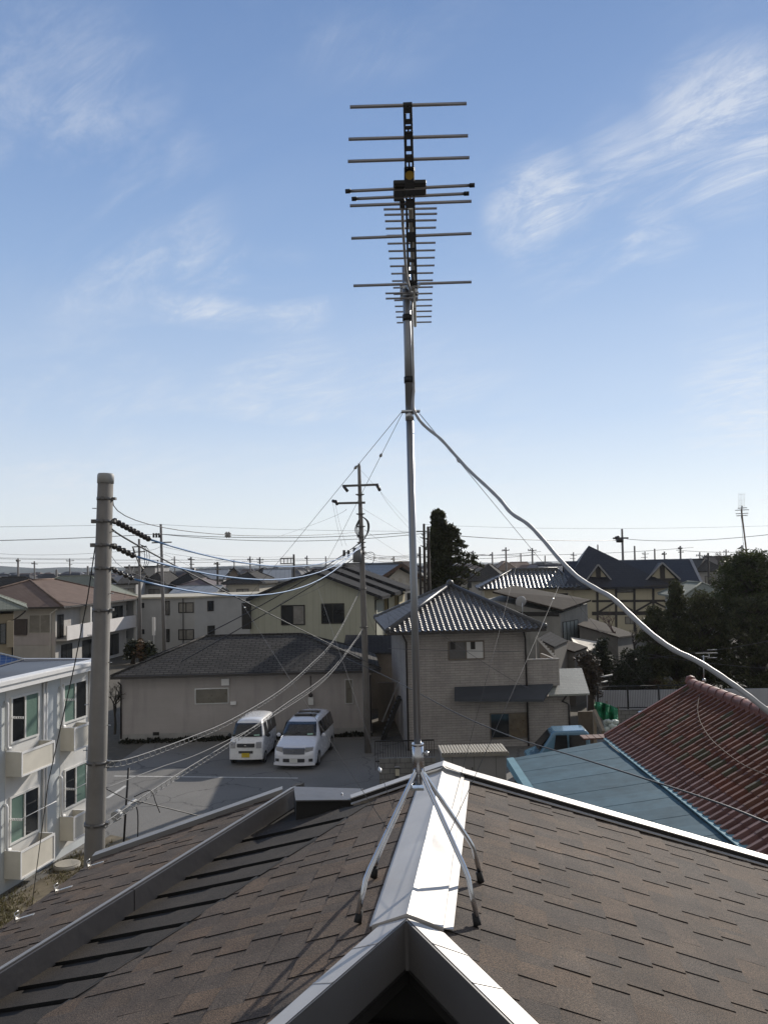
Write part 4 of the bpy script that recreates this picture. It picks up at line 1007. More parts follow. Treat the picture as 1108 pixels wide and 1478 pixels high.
thin('highest line over the town from the slim right pole towards the mast', [W(232, 757, 72), W(400, 764, 72), W(612, 767, 72)], .012)
thin('thick line over the town from the left edge to the slim right pole', [W(-40, 781, 60), W(100, 777, 66), W(222, 771, 72)], .028)
thin('upper thick line from the slim right pole to the pole by the conifer', [W(232, 771, 72), W(420, 776, 72), W(610, 767, 72)], .026)
thin('lower thick line from the slim right pole to the pole by the conifer', [W(232, 771, 72), W(420, 781, 72), W(610, 770, 72)], .024)
thin('long line from the conifer to the transformer pole by the half timbered house', [W(614, 769, 72), W(760, 779, 80), W(896, 780, 100)], .03)
thin('long line from the transformer pole to the right edge', [W(904, 778, 100), W(1000, 780, 90), W(1140, 768, 80)], .028)
thin('faint high line across the right half of the sky', [W(612, 757, 72), W(860, 763, 80), W(1140, 758, 80)], .010)
thin('low faint line from the left edge to the concrete pole', [W(-40, 804, 90), W(60, 806, 90), W(150, 806, 90)], .014)
# ------------------------------------------------------------------ houses on the left and in the middle
SLATE = brick('grey_slate', (.090, .084, .078), (.066, .063, .060), (.024, .023, .022), .45, .22, .024, .9, .8, var=.22, spec=.15)
SLATE_BR = brick('brown_slate', (.20, .148, .12), (.18, .13, .108), (.07, .05, .043), .45, .22, .014, .9, .6, var=.15, spec=.15)
SLATE_GR = brick('green_slate', (.24, .255, .215), (.22, .235, .20), (.12, .13, .11), .45, .22, .014, .9, .5, var=.12, spec=.15)
LBW = brick('cream_board_siding', (.43, .395, .372), (.42, .385, .362), (.40, .37, .35), 1.8, .16, .006, .85, .3, var=.08, stain=.18)
# low white building behind the vans
P0, P1 = G(174, 1069), G(537, 1058)
LF = Fr(P0, math.atan2(P1.y - P0.y, P1.x - P0.x)); LU = (P1 - P0).length
lb_ = thing('low_building', 'single storey white building with dark hipped slate roof behind the vans', 'building', P0)
we = LF.front(174, 980)[1]
walls(LF, lb_, 0, LU, 0, 7.2, we - .02, LBW)
b = MB(); b.box(LF, -.015, LU + .015, -.02, -.0, 0, .30); b.build('plinth', mat('grey_render', (.33, .32, .30), .9, 0, .12), lb_)
e0 = LF.front(160, 979, -.55); e1 = LF.front(549, 963, -.55)
wr_ = LF.front(365, 916.5, 3.6)[1]; ru0 = LF.front(297, 918.5, 3.6)[0]; ru1 = LF.front(434, 914.5, 3.6)[0]
hip_roof(LF, lb_, e0[0], e1[0], -.55, 7.75, (e0[1] + e1[1]) / 2, wr_, SLATE, .14, .06, SLATE, ru0=ru0, ru1=ru1, rv=3.6)
b = MB(); b.box(LF, e0[0], e1[0], -.66, -.56, (e0[1] + e1[1]) / 2 - .15, (e0[1] + e1[1]) / 2 - .02); b.build('gutter', DARKPIPE, lb_)
b = MB(); b.tube([LF.p(.05, -.06, .1), LF.p(.05, -.06, we - .3), LF.p(.05, -.55, we - .1)], .04, 6); b.tube([LF.p(LU - .05, -.06, .1), LF.p(LU - .05, -.06, we - .3), LF.p(LU - .05, -.55, we - .1)], .04, 6); b.build('downpipe', DARKPIPE, lb_)
wpix(LF, lb_, 281.5, 993, 330.5, 1016, 0, fm=ALU, pane=mat('brown_blind_pane', (.16, .145, .115), .3, 0, .25, 2), mull=0)
wpix(LF, lb_, 497.5, 980, 509.5, 1016, 0, fm=ALU, pane=mat('brown_blind_pane', (.16, .145, .115), .3), mull=0)
def plate(fr, parent, name, x0, y0, x1, y1, d, m, v=0.0):
    a, c = fr.front(x0, y1, v), fr.front(x1, y0, v); b = MB(); b.box(fr, a[0], c[0], v - d, v - .001, a[1], c[1]); return b.build(name, m, parent)
plate(LF, lb_, 'vent_hood', 320, 979, 331, 989, .12, WHITE)
plate(LF, lb_, 'meter_box', 333, 1012, 341, 1017, .12, WHITE)
plate(LF, lb_, 'meter_box', 445, 1006, 452.5, 1017, .15, OFFW)
plate(LF, lb_, 'floor_vent', 221, 1056.5, 230, 1061.5, .03, DARKFRAME)
b = MB(); u, z = LF.front(448.5, 1003); b.tube([LF.p(u, -.05, z), LF.p(u, -.05, we - .1)], .02, 5); b.ball(LF.p(u, -.1, z), .12, 6); b.build('conduit', DARKPIPE, lb_)
# weedy strip along its foot
def weeds(name, fr, u0, u1, v0, v1, n, hmax, cols, seed, group=None):
    r_ = random.Random(seed); b = MB()
    for i in range(n):
        p = fr.p(r_.uniform(u0, u1), r_.uniform(v0, v1), 0); h = r_.uniform(.3, 1) * hmax * (.5 + .5 * math.sin(p.x * 1.9 + seed) ** 2)
        a = r_.uniform(0, 6.28); dd = V((math.cos(a), math.sin(a), 0)) * .05; l = V((r_.uniform(-.2, .2), r_.uniform(-.2, .2), 1)) * h
        j = r_.uniform(.5, 1.3); b.col = (j, j, j)
        b.face([p + l * .2 - dd, p + l * .2 + dd, p + l + dd * .3]); b.face([p + l * .5 - dd * 1.4, p + l * .75, p + l * .55 + dd * 1.4, p + l * .3])
    o = b.build(name, leafmat(name + '_leaf', *cols)); return struct(o, 'stuff')
weeds('ground_cover', LF, .2, LU, -1.0, -.1, 1600, .26, ((.03, .028, .018), (.022, .026, .014)), 5)

# far left: house with green roof, brown roofed apartments, grey flat block
S3 = lambda x, y: (x / 5.54, 780 + y / 5.54)
P = W(20, 900, 58); GF = Fr((P.x, 58, 0), R(24)); gh = thing('yellow_house', 'ochre walled house with green slate roof at the left edge', 'house', (P.x, 58, 0))
YEL = mat('ochre_wall', (.36, .305, .215), .8, 0, .1, 1, stain=.15)
walls(GF, gh, -9, 0, 0, 7, 5.7, YEL)
ge = GF.front(*S3(225, 545), -.8)
hip_roof(GF, gh, -9.8, ge[0], -.8, 7.8, ge[1], ge[1] + 1.9, SLATE_GR, .12, .05, SLATE_GR)
b = MB(); b.tube([GF.p(.8, -.6, ge[1] - .15), GF.p(.3, -.1, ge[1] - .6), GF.p(-.05, -.07, ge[1] - .8), GF.p(-.05, -.07, 0)], .05, 6); b.build('downpipe', DARKPIPE, gh)
wpix(GF, gh, *S3(-40, 665), *S3(52, 830), fm=DARKFRAME, mull=1)
plate(GF, gh, 'balcony_panel', *S3(55, 640), *S3(110, 850), .7, YEL)

c0 = W(80.5, 900, 70); BF = Fr((c0.x, 70, 0), R(85)); br = thing('brown_roofed_flats', 'two storey flats with brown hipped roof and white balcony behind the concrete pole', 'building', (c0.x, 70, 0))
GREYW = mat('warm_grey_wall', (.47, .45, .42), .8, 0, .08, 1, stain=.15)
PINKW = mat('pinkish_render', (.46, .42, .41), .85, 0, .08, 1, stain=.15)
LF2 = Fr((c0.x, 70, 0), R(0)); ez = LF2.front(*S3(470, 527), -.5)[1]
walls(BF, br, 0, 15, 0, 10.5, ez - .05, GREYW)
hip_roof(BF, br, -.8, 15.9, -1.0, 11.2, ez, ez + 2.15, SLATE_BR, .14, .09, SLATE_BR)
b = MB(); b.box(BF, -.8, 15.9, -1.13, -1.02, ez - .16, ez - .02); b.box(BF, -.95, -.82, -1.0, 11, ez - .16, ez - .02); b.build('gutter', DARKPIPE, br)
wb0, wb1 = BF.front(*S3(455, 890), -1.0)[1], BF.front(*S3(455, 735), -1.0)[1]
b = MB(); b.box(BF, 0.05, 15.2, -1.0, -.9, 2.75, 3.95); bb = b.build('balcony_wall', mat('white_balcony', (.68, .65, .63), .7, 0, .06, 1, stain=.1), br)
b = MB(); b.box(BF, 0.05, 15.2, -.9, 0, 2.7, 2.85); b.build('balcony_floor', GREYW, br)
b = MB(); b.box(BF, 15.0, 15.25, -1.0, -.75, 0, ez - .15); b.build('post', OFFW, br)
b = MB(); b.box(BF, 4.6, 4.85, -.95, -.8, 3.9, ez - .15); b.build('post', OFFW, br)
b = MB(); b.box(BF, 4.6, 4.75, -.8, 0, 3.9, ez - .15); b.build('screen_wall', OFFW, br)
for u0, u1, w0, w1, p in ((.3, 1.4, 2.9, 4.9, GLASS), (5.1, 7.6, 2.9, 5.0, GLASS), (8.5, 10.5, 2.9, 5.0, CURTAIN), (11.5, 14, 2.9, 5.0, GLASS), (1, 3, .3, 2.3, GLASS), (5, 8, .3, 2.3, GLASS), (10, 13, .3, 2.3, GLASS)):
    window(BF, br, u0, u1, w0, w1, 0, fm=DARKFRAME, pane=p)
EF = BF.turn(0, 0, 0); EF = Fr(BF.p(0, 10.5, 0), R(85) - math.pi / 2)
EU = 10.5
for x0, y0, x1, y1, p in ((235, 593, 415, 742, CURTAIN),):
    wpix(EF, br, *S3(x0, y0), *S3(x1, y1), fm=ALU, pane=p)
plate(EF, br, 'shutter_box', *S3(122, 628), *S3(222, 756), .15, mat('brown_shutter', (.07, .055, .05), .6))
b = MB(); b.box(EF, 0, EU + .02, -.03, -.002, 2.4, 3.45); b.build('spandrel_panel', PINKW, br)
b = MB(); b.tube([BF.p(-.06, .4, 0), BF.p(-.06, .4, ez - .6), BF.p(-.6, -.5, ez - .15)], .06, 6); b.build('downpipe', WHITE, br)
# a paler green roof close behind it
Pg = W(100, 840, 92); gf = Fr((Pg.x, 92, 0), R(0)); gg = thing('green_roofed_house', 'house with pale green roof rising behind the brown roofed flats', 'house', (Pg.x, 92, 0))
walls(gf, gg, -5, 5, 0, 8, 5.2, GREYW); hip_roof(gf, gg, -7.2, 5.6, -.7, 8.6, 5.2, gf.front(75, 832, 4)[1], SLATE_GR, .12, .06, SLATE_GR)
Pg = W(20, 840, 98); gf = Fr((Pg.x, 98, 0), R(10)); gg = thing('dark_roofed_house', 'house with dark slate roof half hidden at far left behind the brown roof', 'house', (Pg.x, 98, 0))
walls(gf, gg, -6, 4, 0, 8, 5.2, GREYW); hip_roof(gf, gg, -7, 5, -.7, 8.6, 5.2, gf.front(35, 832.5, 4)[1], SLATE, .12, .06, SLATE)

# grey flat roofed block with two faces
cf = W(281.5, 900, 85); KF = Fr((cf.x, 85, 0), R(-4)); kb_ = thing('flat_roofed_flats', 'grey two storey flats with pale flat roof edge behind two slim poles', 'building', (cf.x, 85, 0))
GREYB = mat('cool_grey_wall', (.40, .40, .395), .85, 0, .07, 1, stain=.12)
ku = KF.front(172, 900)[0]; kz = KF.front(281, 863)[1]
KS = Fr(KF.o, R(40)); ks = 7.6
b = MB(); far_ = KS.p(ks, 0, 0); lft = KF.p(ku, 0, 0)
poly = [lft, KF.o, far_, far_ + KF.v * 7, lft + KF.v * 9]
b.prism(poly, V((0, 0, kz))); b.build('wall', GREYB, kb_)
ctr = sum(poly, V()) / 5
b = MB(); b.prism([p + (p - ctr) * .045 + V((0, 0, kz + .003)) for p in poly], V((0, 0, .16))); b.build('roof', mat('pale_roof_edge', (.46, .42, .33), .7, 0, .1), kb_)
Z4 = lambda x, y: (160 + x / 5.036, 740 + y / 5.036)
for x0, y0, x1, y1, mu in ((492, 652, 604, 728, 1), (492, 847, 606, 925, 1), (392, 640, 430, 746, 0), (396, 845, 430, 940, 0), (80, 668, 122, 710, 0), (80, 858, 122, 912, 0), (172, 655, 190, 692, 0), (226, 655, 244, 692, 0), (172, 847, 190, 882, 0), (228, 847, 246, 882, 0)):
    wpix(KF, kb_, *Z4(x0, y0), *Z4(x1, y1), fm=DARKFRAME, pane=(CURTAIN if mu else GLASS), mull=mu, fw=.09)
for x0, y0, x1, y1 in ((702, 640, 748, 716), (703, 820, 756, 895)):
    wpix(KS, kb_, *Z4(x0, y0), *Z4(x1, y1), fm=DARKFRAME, pane=GLASS, mull=0, fw=.09)
b = MB(); b.tube([KF.p(KF.front(360, 800)[0] * 0 - 1.2, -.08, 0), KF.p(-1.2, -.08, kz)], .05, 5); b.build('downpipe', DARKPIPE, kb_)
q = W(222, 890, 80); b = MB(); b.box(Fr((q.x, 80, 0), 0), -.14, .14, -.05, .05, W(222, 917, 80).z, W(222, 891, 80).z); b.tube([V((q.x, 80.07, 0)), V((q.x, 80.07, W(222, 893, 80).z))], .04, 6)
tag(b.build('sign_board', WHITE, None, (q.x, 80, 0)), 'narrow upright white sign board before the grey flat roofed flats', 'sign')

# cream gabled house with three stepped roofs
c1 = W(540.7, 900, 59); CF = Fr((c1.x, 59, 0), R(-10)); cu = CF.front(361, 900)[0]
ch = thing('cream_gabled_house', 'large cream house with wide gable and three stepped dark roofs', 'house', (c1.x, 59, 0))
CRW = brick('cream_gable_siding', (.42, .42, .335), (.41, .41, .33), (.30, .30, .24), .45, 30, .01, .85, .3, off=0, var=.06, stain=.1)
CRY = mat('sunlit_side_wall', (.42, .36, .22), .8, 0, .08)  # same cream wall, with the sun's warm light put into its colour
um = CF.front(451.5, 823, -.5); el = CF.front(355, 864, -.5); er = CF.front(551.5, 860.5, -.5)
we_ = (el[1] + er[1]) / 2; mid = (el[0] + er[0]) / 2 * .25 + um[0] * .75
CW = walls(CF, ch, cu, 0, 0, 4, we_ + .05, CRW, gable=um[1] - .25, um=mid)
walls(CF, ch, cu + .4, .25, 4.01, 7.4, we_ + .15, CRY, gable=um[1] - .2, um=mid + .2)
walls(CF, ch, cu + .8, .5, 7.41, 11, we_ + .25, CRY, gable=um[1] - .15, um=mid + .4)
RFD = brick('dark_step_roof', (.05, .05, .052), (.045, .045, .048), (.025, .025, .025), .45, .25, .012, .95, .5, spec=.05)
gable_roof(CF, ch, el[0], er[0], -.5, 3.7, we_, um[1], RFD, .22, um=mid, ridge_m=RFD)
gable_roof(CF, ch, el[0] + .4, er[0] + .28, 3.4, 7.1, we_ + .12, um[1] + .12, RFD, .22, um=mid + .25, ridge_m=RFD)
gable_roof(CF, ch, el[0] + .8, er[0] + .56, 6.8, 11.4, we_ + .26, um[1] + .22, RFD, .22, um=mid + .5, ridge_m=RFD)
for x0, y0, x1, y1 in ((280, 397, 427, 521), (527, 387, 669, 512)):
    wpix(CF, ch, 340 + x0 / 4.26, 780 + y0 / 4.26, 340 + x1 / 4.26, 780 + y1 / 4.26, fm=DARKFRAME, mull=1, fw=.08, pane=GLASS, pane2=CURTAIN if x0 < 400 else None)
SD = CF.turn(1, 0, 0); b = MB()
for v_, du in ((.1, 0), (3.9, .25), (7.3, .5)): b.tube([CF.p(du + .06, v_, 0), CF.p(du + .06, v_, we_ - .3), CF.p(du + .6, v_, we_ - .05)], .05, 6)
b.build('downpipe', DARKPIPE, ch)
b = MB(); q0 = CF.front(358, 896, -.3); b.box(CF, cu - .5, cu + .1, -.35, -.003, q0[1] - .6, q0[1] + 1.3); b.build('balcony_louvre', DARKFRAME, ch)
# lower annexe with tiled lean-to roof right of it
an = thing('dark_annexe', 'shaded annexe with small dark tiled lean-to between cream house and tile roofed house', 'outbuilding', (c1.x + 1.2, 50, 0))
NF = Fr((W(548, 950, 50).x, 50, 0), R(-3)); nu = NF.front(590, 950)[0]
DKW = mat('dim_render', (.19, .175, .155), .9, 0, .1)
nz = NF.front(560, 944)[1]
walls(NF, an, -.9, nu, 0, 5, nz, DKW)
b = MB(); b.prism([NF.p(NF.front(495, 925)[0], -.5, nz + .1), NF.p(nu + .35, -.5, nz + .0), NF.p(nu + .3, 1.6, nz + .85), NF.p(NF.front(495, 925)[0], 1.6, nz + .95)], V((0, 0, .1))); b.build('roof', RFD, an)

# white gabled house with temple like tiled roof
c2 = W(560, 850, 84); TF = Fr((c2.x, 84, 0), R(24)); th = thing('white_tiled_house', 'white plastered gabled house with grey tiled roof behind the cream house', 'house', (c2.x, 84, 0))
TILE_FAR = brick('far_grey_tile', (.20, .20, .20), (.17, .17, .172), (.05, .05, .05), .30, .30, .03, .45, 1.0, off=0, spec=.5)
walls(TF, th, -.6, 4.2, 0, 8, 6.6, mat('white_plaster', (.55, .54, .52), .85, 0, .06), gable=8.1, um=1.2)
gable_roof(TF, th, -3.6, 5.6, -.8, 9, 5.9, 8.62, TILE_FAR, .25, um=1.2, ridge_r=.14, ridge_m=TILE_FAR)
b = MB(); b.bar(TF.p(1.2, -.86, 8.5), TF.p(5.6, -.86, 5.75), .06, .35); b.bar(TF.p(1.2, -.86, 8.5), TF.p(-3.6, -.86, 5.75), .06, .35); b.build('barge_board', mat('brown_barge', (.09, .055, .04), .7), th)
for k in range(3):
    b = MB(); q = TF.p(.5 + k * .8, -.05, 6.9); b.tube([q, q + V((0, .03, .0)) ], .25, 10); b.build('arched_vent', GREYW, th)
for k in range(2): window(TF, th, .2 + k * 1.9, 1.3 + k * 1.9, 4.2, 5.6, 0, fm=DARKFRAME)
# ------------------------------------------------------------------ tile roofed house behind the mast
def kawara(name, planes, parent, m, col=.27, row=.24, amp=.045, step=.03, t=.12):
    """pantile roof: each plane given as (p0 eave left, along-eave unit, upslope unit, polygon in (a, s)); waves across, a step per course"""
    b = MB()
    for p0, a_, s_, reg in planes:
        n = a_.cross(s_).normalized(); reg = ccw(reg)
        am = min(q[0] for q in reg); aM = max(q[0] for q in reg); sm_ = min(q[1] for q in reg); sM = max(q[1] for q in reg)
        prof = [(0, 0), (.12, .8), (.22, 1), (.30, .97), (.62, .1), (.82, -.06), (1, 0)]
        k = int(am / col) - 1
        while k * col < aM:
            j = int(sm_ / row) - 1
            while j * row < sM:
                for (x0, h0), (x1, h1) in zip(prof[:-1], prof[1:]):
                    poly = clip_poly([(k * col + x0 * col, j * row), (k * col + x1 * col, j * row), (k * col + x1 * col, (j + 1) * row), (k * col + x0 * col, (j + 1) * row)], reg)
                    if not poly: continue
                    def hh(q):
                        f = (q[0] / col - k - x0) / (x1 - x0); g = 1 - (q[1] / row - j)
                        return (h0 + (h1 - h0) * f) * amp + step * g
                    b.face([p0 + a_ * q[0] + s_ * q[1] + n * hh(q) for q in poly], False)
                    if abs(poly[0][1] - j * row) < 1e-6:
                        q0 = (max(am, k * col + x0 * col), j * row)
                j += 1
            k += 1
        # butts of the courses
        j = int(sm_ / row)
        while j * row < sM:
            k = int(am / col) - 1
            while k * col < aM:
                for (x0, h0), (x1, h1) in zip(prof[:-1], prof[1:]):
                    q0 = (k * col + x0 * col, j * row + .001); q1 = (k * col + x1 * col, j * row + .001)
                    if not clip_poly([q0, q1, (q1[0], q1[1] + .01), (q0[0], q0[1] + .01)], reg): continue
                    f = lambda q, h: p0 + a_ * q[0] + s_ * q[1] + n * h
                    b.face([f(q0, h0 * amp - .01), f(q1, h1 * amp - .01), f(q1, h1 * amp + step), f(q0, h0 * amp + step)])
                k += 1
            j += 1
    return b.build(name, m, parent)
def hip_kawara(fr, parent, u0, u1, v0, v1, we, wr, m, rdg, ru=None, **kw):
    dep = v1 - v0; wid = u1 - u0
    if ru is None: ru = (u0 + dep / 2, u1 - dep / 2) if wid > dep else ((u0 + u1) / 2,) * 2
    rv = (v0 + v1) / 2; a, c = fr.p(ru[0], rv, wr), fr.p(ru[1], rv, wr)
    E = [fr.p(u0, v0, we), fr.p(u1, v0, we), fr.p(u1, v1, we), fr.p(u0, v1, we)]
    pls = []
    for p, q, tops in ((E[0], E[1], (c, a)), (E[1], E[2], (c,) if (a - c).length > .05 or True else ()), (E[2], E[3], (a, c)), (E[3], E[0], (a,))):
        al = (q - p).normalized(); tp = tops[0]; s = tp - p; s = (s - al * s.dot(al)).normalized()
        reg = [(0, 0), ((q - p).length, 0)] + [((t - p).dot(al), (t - p).dot(s)) for t in tops]
        if len(reg) == 4 and abs(reg[2][0] - reg[3][0]) < .02: reg = reg[:3]
        pls.append((p, al, s, reg))
    ro = kawara('roof', pls, parent, m, **kw)
    b = MB(); b.face([e - V((0, 0, .12)) for e in E][::-1])
    for i in range(4): b.face([E[i] - V((0, 0, .12)), E[(i + 1) % 4] - V((0, 0, .12)), E[(i + 1) % 4] + V((0, 0, .03)), E[i] + V((0, 0, .03))])
    b.build('eave_board', DARKPIPE, ro)
    k = MB(); up = V((0, 0, .09))
    for e, t in ((E[0], a), (E[1], c), (E[2], c), (E[3], a)):
        k.bar(e + up * .6, t + up * .6, .22, .16); k.tube([e + up * 1.5, t + up * 1.5], .085, 8); k.ball(e + up * 1.4 + (t - e).normalized() * .05, .13, 8)
    if (a - c).length > .05: k.bar(a + up, c + up, .24, .24); k.tube([a + up * 2.3, c + up * 2.3], .09, 8)
    else: k.ball(a + up * 1.8, .2, 8)
    k.build('ridge_tile', rdg, ro)
    return ro
IBUSHI = mat('smoked_clay_tile', (.23, .22, .21), .32, .7, .15, 6, spec=1.0)
IBRIDGE = mat('smoked_ridge_tile', (.055, .054, .055), .42, .0, .25, 6, spec=.7)
STONE = brick('stone_face_siding', (.41, .375, .345), (.36, .333, .31), (.27, .25, .235), .46, .115, .010, .9, .9, var=.2, stain=.15)
DARKROOF = mat('dark_pent_roof', (.045, .05, .06), .5, 0, .1)
P0 = G(588, 1083); RF_ = Fr((P0.x, P0.y, 0), R(4)); ru_ = RF_.front(761.5, 1000)[0]
rh = thing('tile_roofed_house', 'square two storey house of grey stone siding with pyramid roof of glinting tiles', 'house', P0)
q0 = RF_.front(559, 914, -.65); q1 = RF_.front(787, 907, -.65); rze = (q0[1] + q1[1]) / 2
D_ = q1[0] - q0[0]
walls(RF_, rh, 0, ru_, 0, D_ + 1.2, rze - .02, STONE)
DD = D_ + 2.6; wr2 = RF_.front(669, 846, DD / 2 - .65)[1]
hip_kawara(RF_, rh, q0[0], q1[0], -.65, DD - .65, rze, wr2, IBUSHI, IBRIDGE, col=.255, row=.25, amp=.066, step=.032)
b = MB(); b.box(RF_, q0[0], q1[0], -.76, -.66, rze - .1, rze - .01); b.build('gutter', DARKPIPE, rh)
b = MB()
for u in (.04, ru_ - .06): b.tube([RF_.p(u, -.06, 0), RF_.p(u, -.06, rze - .5), RF_.p(u - .2, -.6, rze - .1)], .045, 6)
b.build('downpipe', DARKPIPE, rh)
X5 = lambda x, y: (540 + x / 3.4625, 720 + y / 3.4625)
BROWNF = mat('bronze_aluminium', (.15, .125, .10), .4, .4, .1)
wpix(RF_, rh, *X5(368, 710), *X5(548, 803), fm=BROWNF, pane=mat('net_curtain_pane', (.13, .125, .12), .2, 0, .3, 3), pane2=mat('white_blind_pane', (.56, .55, .53), .35, 0, .05))
for x in (392, 492):
    a = RF_.front(*X5(x - 11, 752), -.03); c = RF_.front(*X5(x + 11, 714), -.03); b = MB(); b.box(RF_, a[0], c[0], -.045, -.037, a[1], c[1]); b.build('window_ornament', DARKFRAME, rh)
wpix(RF_, rh, *X5(577, 1068), *X5(770, 1196), fm=BROWNF, pane=GLASS, pane2=mat('amber_blind_pane', (.13, .10, .065), .3, 0, .4, 3))
# pent roof over the lower windows
pa, pb = RF_.front(*X5(400, 940), -.02), RF_.front(*X5(925, 940), -.02); pc_, pd = RF_.front(*X5(400, 1013), -.75), RF_.front(*X5(843, 1015), -.75)
b = MB(); b.prism([RF_.p(pa[0], -.003, pa[1]), RF_.p(pc_[0], -.75, pc_[1] + .12), RF_.p(pd[0], -.75, pd[1] + .12), RF_.p(pb[0] - .3, -.003, pa[1])], V((0, 0, -.12))); b.build('pent_roof', DARKROOF, rh)
# balcony at the right and ground floor extension with lean-to roof
ba, bb_ = RF_.front(*X5(768, 938)), RF_.front(*X5(922, 805))
b = MB(); b.box(RF_, ru_ + .003, bb_[0], .02, .14, ba[1], bb_[1]); b.box(RF_, bb_[0] - .12, bb_[0], .143, 3.0, ba[1], bb_[1]); b.build('balcony_wall', STONE, rh)
b = MB(); b.box(RF_, ru_ + .003, bb_[0] + .02, -.01, .17, bb_[1] + .002, bb_[1] + .07); b.build('balcony_rail', mat('balcony_rail', (.30, .28, .26), .5), rh)
b = MB(); b.box(RF_, ru_ + .003, bb_[0] - .13, .15, 3.0, ba[1] - .1, ba[1]); b.build('balcony_floor', DKW, rh)
s0, s1 = RF_.front(*X5(806, 690), .3), RF_.front(*X5(915, 803), .05); b = MB()
b.bar(RF_.p(s0[0], .3, s0[1]), RF_.p(s1[0], .3, s1[1]), .05, .08)
for k in range(9): q = RF_.p(s0[0] + (s1[0] - s0[0]) * k / 9, .3, s0[1] + (s1[1] - s0[1]) * k / 9); b.bar(q, q + V((.1, 0, -.02)), .03, .12)
b.bar(RF_.p(s0[0], .3, s0[1]), RF_.p(s0[0], .3, bb_[1]), .04, .04); b.build('slanting_rail', mat('weathered_white', (.52, .5, .47), .7), rh)
ea = RF_.front(*X5(985, 1150), 0.)
b = MB(); lx = RF_.front(823, 1050)[0]; lz = RF_.front(*X5(880, 985), 0)[1]
b.box(RF_, ru_ + .003, lx, .03, 4.5, 0, lz - .05); b.build('extension_wall', STONE, rh)
l0, l1, l2, l3 = RF_.front(*X5(925, 845), 1.9), RF_.front(*X5(1035, 845), 1.9), RF_.front(*X5(1075, 972), -.5), RF_.front(*X5(880, 975), -.5)
b = MB(); b.prism([RF_.p(l3[0] - .1, -.5, l2[1]), RF_.p(l2[0], -.5, l2[1]), RF_.p(l1[0], 1.9, l1[1]), RF_.p(l0[0] - .4, 1.9, l1[1])], V((0, 0, -.08)))
b.build('lean_to_roof', brick('pale_green_slate', (.30, .31, .28), (.28, .29, .265), (.16, .165, .15), .45, .16, .012, .55, .6, spec=.5), rh)
b = MB(); b.tube([RF_.p(lx - .3, -.45, l2[1] - .12), RF_.p(lx - .35, -.02, l2[1] - .4), RF_.p(lx - .05, -.03, l2[1] - .55), RF_.p(lx - .05, -.03, 0)], .045, 6); b.build('downpipe', DARKPIPE, rh)
# satellite dish on its far hip
dc = W(752, 869, RF_.o.y + D_ * .55); ds = thing('satellite_dish', 'small pale satellite dish on a short pole at the right slope of glinting tile roof', 'satellite dish', dc)
b = MB(); n_ = V((-.25, .96, .25)).normalized(); x_ = n_.cross(V((0, 0, 1))).normalized(); y_ = x_.cross(n_)
ring = lambda r, d: [dc + (x_ * math.cos(g * math.pi / 9) + y_ * math.sin(g * math.pi / 9)) * r + n_ * d for g in range(18)]
vs = ring(.30, .08) + ring(.2, .03) + ring(.08, .0); b.mesh(vs, [(i, (i + 1) % 18, 18 + (i + 1) % 18, 18 + i) for i in range(18)] + [(18 + i, 18 + (i + 1) % 18, 36 + (i + 1) % 18, 36 + i) for i in range(18)] + [tuple(range(36, 54))], True); do = b.build('reflector', mat('dish_grey', (.33, .33, .33), .5, 0, .05), ds)
md = do.modifiers.new('thick', 'SOLIDIFY'); md.thickness = .015
b = MB(); b.tube([dc - n_ * .03, dc - n_ * .1 + V((0, 0, -.05)), dc - n_ * .1 + V((0, 0, -.95))], .022, 6); b.build('pole', STEEL, ds); b = MB(); b.bar(dc - y_ * .28 + n_ * .08, dc + n_ * .32 - y_ * .1, .03, .03); b.box(Fr(dc + n_ * .33 - y_ * .1), -.04, .04, -.04, .04, -.04, .04); b.build('feed_arm', STEEL, ds)
# storage shed in front
sb = W(685, 1120, 30.0); SF = Fr((sb.x, 30, 0), R(1.5)); a, c = SF.front(637, 1087), SF.front(734, 1088); sz = (a[1] + c[1]) / 2
sh_ = thing('storage_shed', 'grey steel garden shed with ribbed cream roof below the tile roofed house', 'shed', (sb.x, 30, 0))
SHG = brick('shed_grey_panel', (.27, .265, .255), (.26, .255, .25), (.13, .13, .125), .78, 30, .012, .6, .5, off=0, var=.06)
walls(SF, sh_, a[0] + .08, c[0] - .1, .1, 1.3, sz - .02, SHG)
b = MB(); nr = 22; z2 = SF.front(685, 1076, 1.45)[1]; w_ = c[0] - a[0]
for k in range(nr):
    u0 = a[0] + w_ * k / nr; u1 = a[0] + w_ * (k + 1) / nr; um_ = u0 + (u1 - u0) * .62; e_ = u0 + (u1 - u0) * .12
    for (p, q, h0, h1) in ((u0, e_, 0, .05), (e_, um_, .05, .05), (um_, um_ + (u1 - u0) * .1, .05, 0), (um_ + (u1 - u0) * .1, u1, 0, 0)):
        b.face([SF.p(p, -.02, sz + h0), SF.p(q, -.02, sz + h1), SF.p(q, 1.45, z2 + h1), SF.p(p, 1.45, z2 + h0)])
b.box(SF, a[0], c[0], 0, 1.43, sz - .08, sz - .01); b.build('roof', mat('cream_steel', (.50, .46, .38), .5, 0, .06), sh_)
b = MB(); b.box(SF, a[0], c[0], -.04, -.022, sz - .1, sz + .01); b.build('fascia', mat('shed_trim', (.24, .225, .19), .5), sh_)
b = MB(); b.box(SF, a[0] + w_ * .45, a[0] + w_ * .46, .06, .099, 1.0, 1.3); b.build('handle', DARKFRAME, sh_)
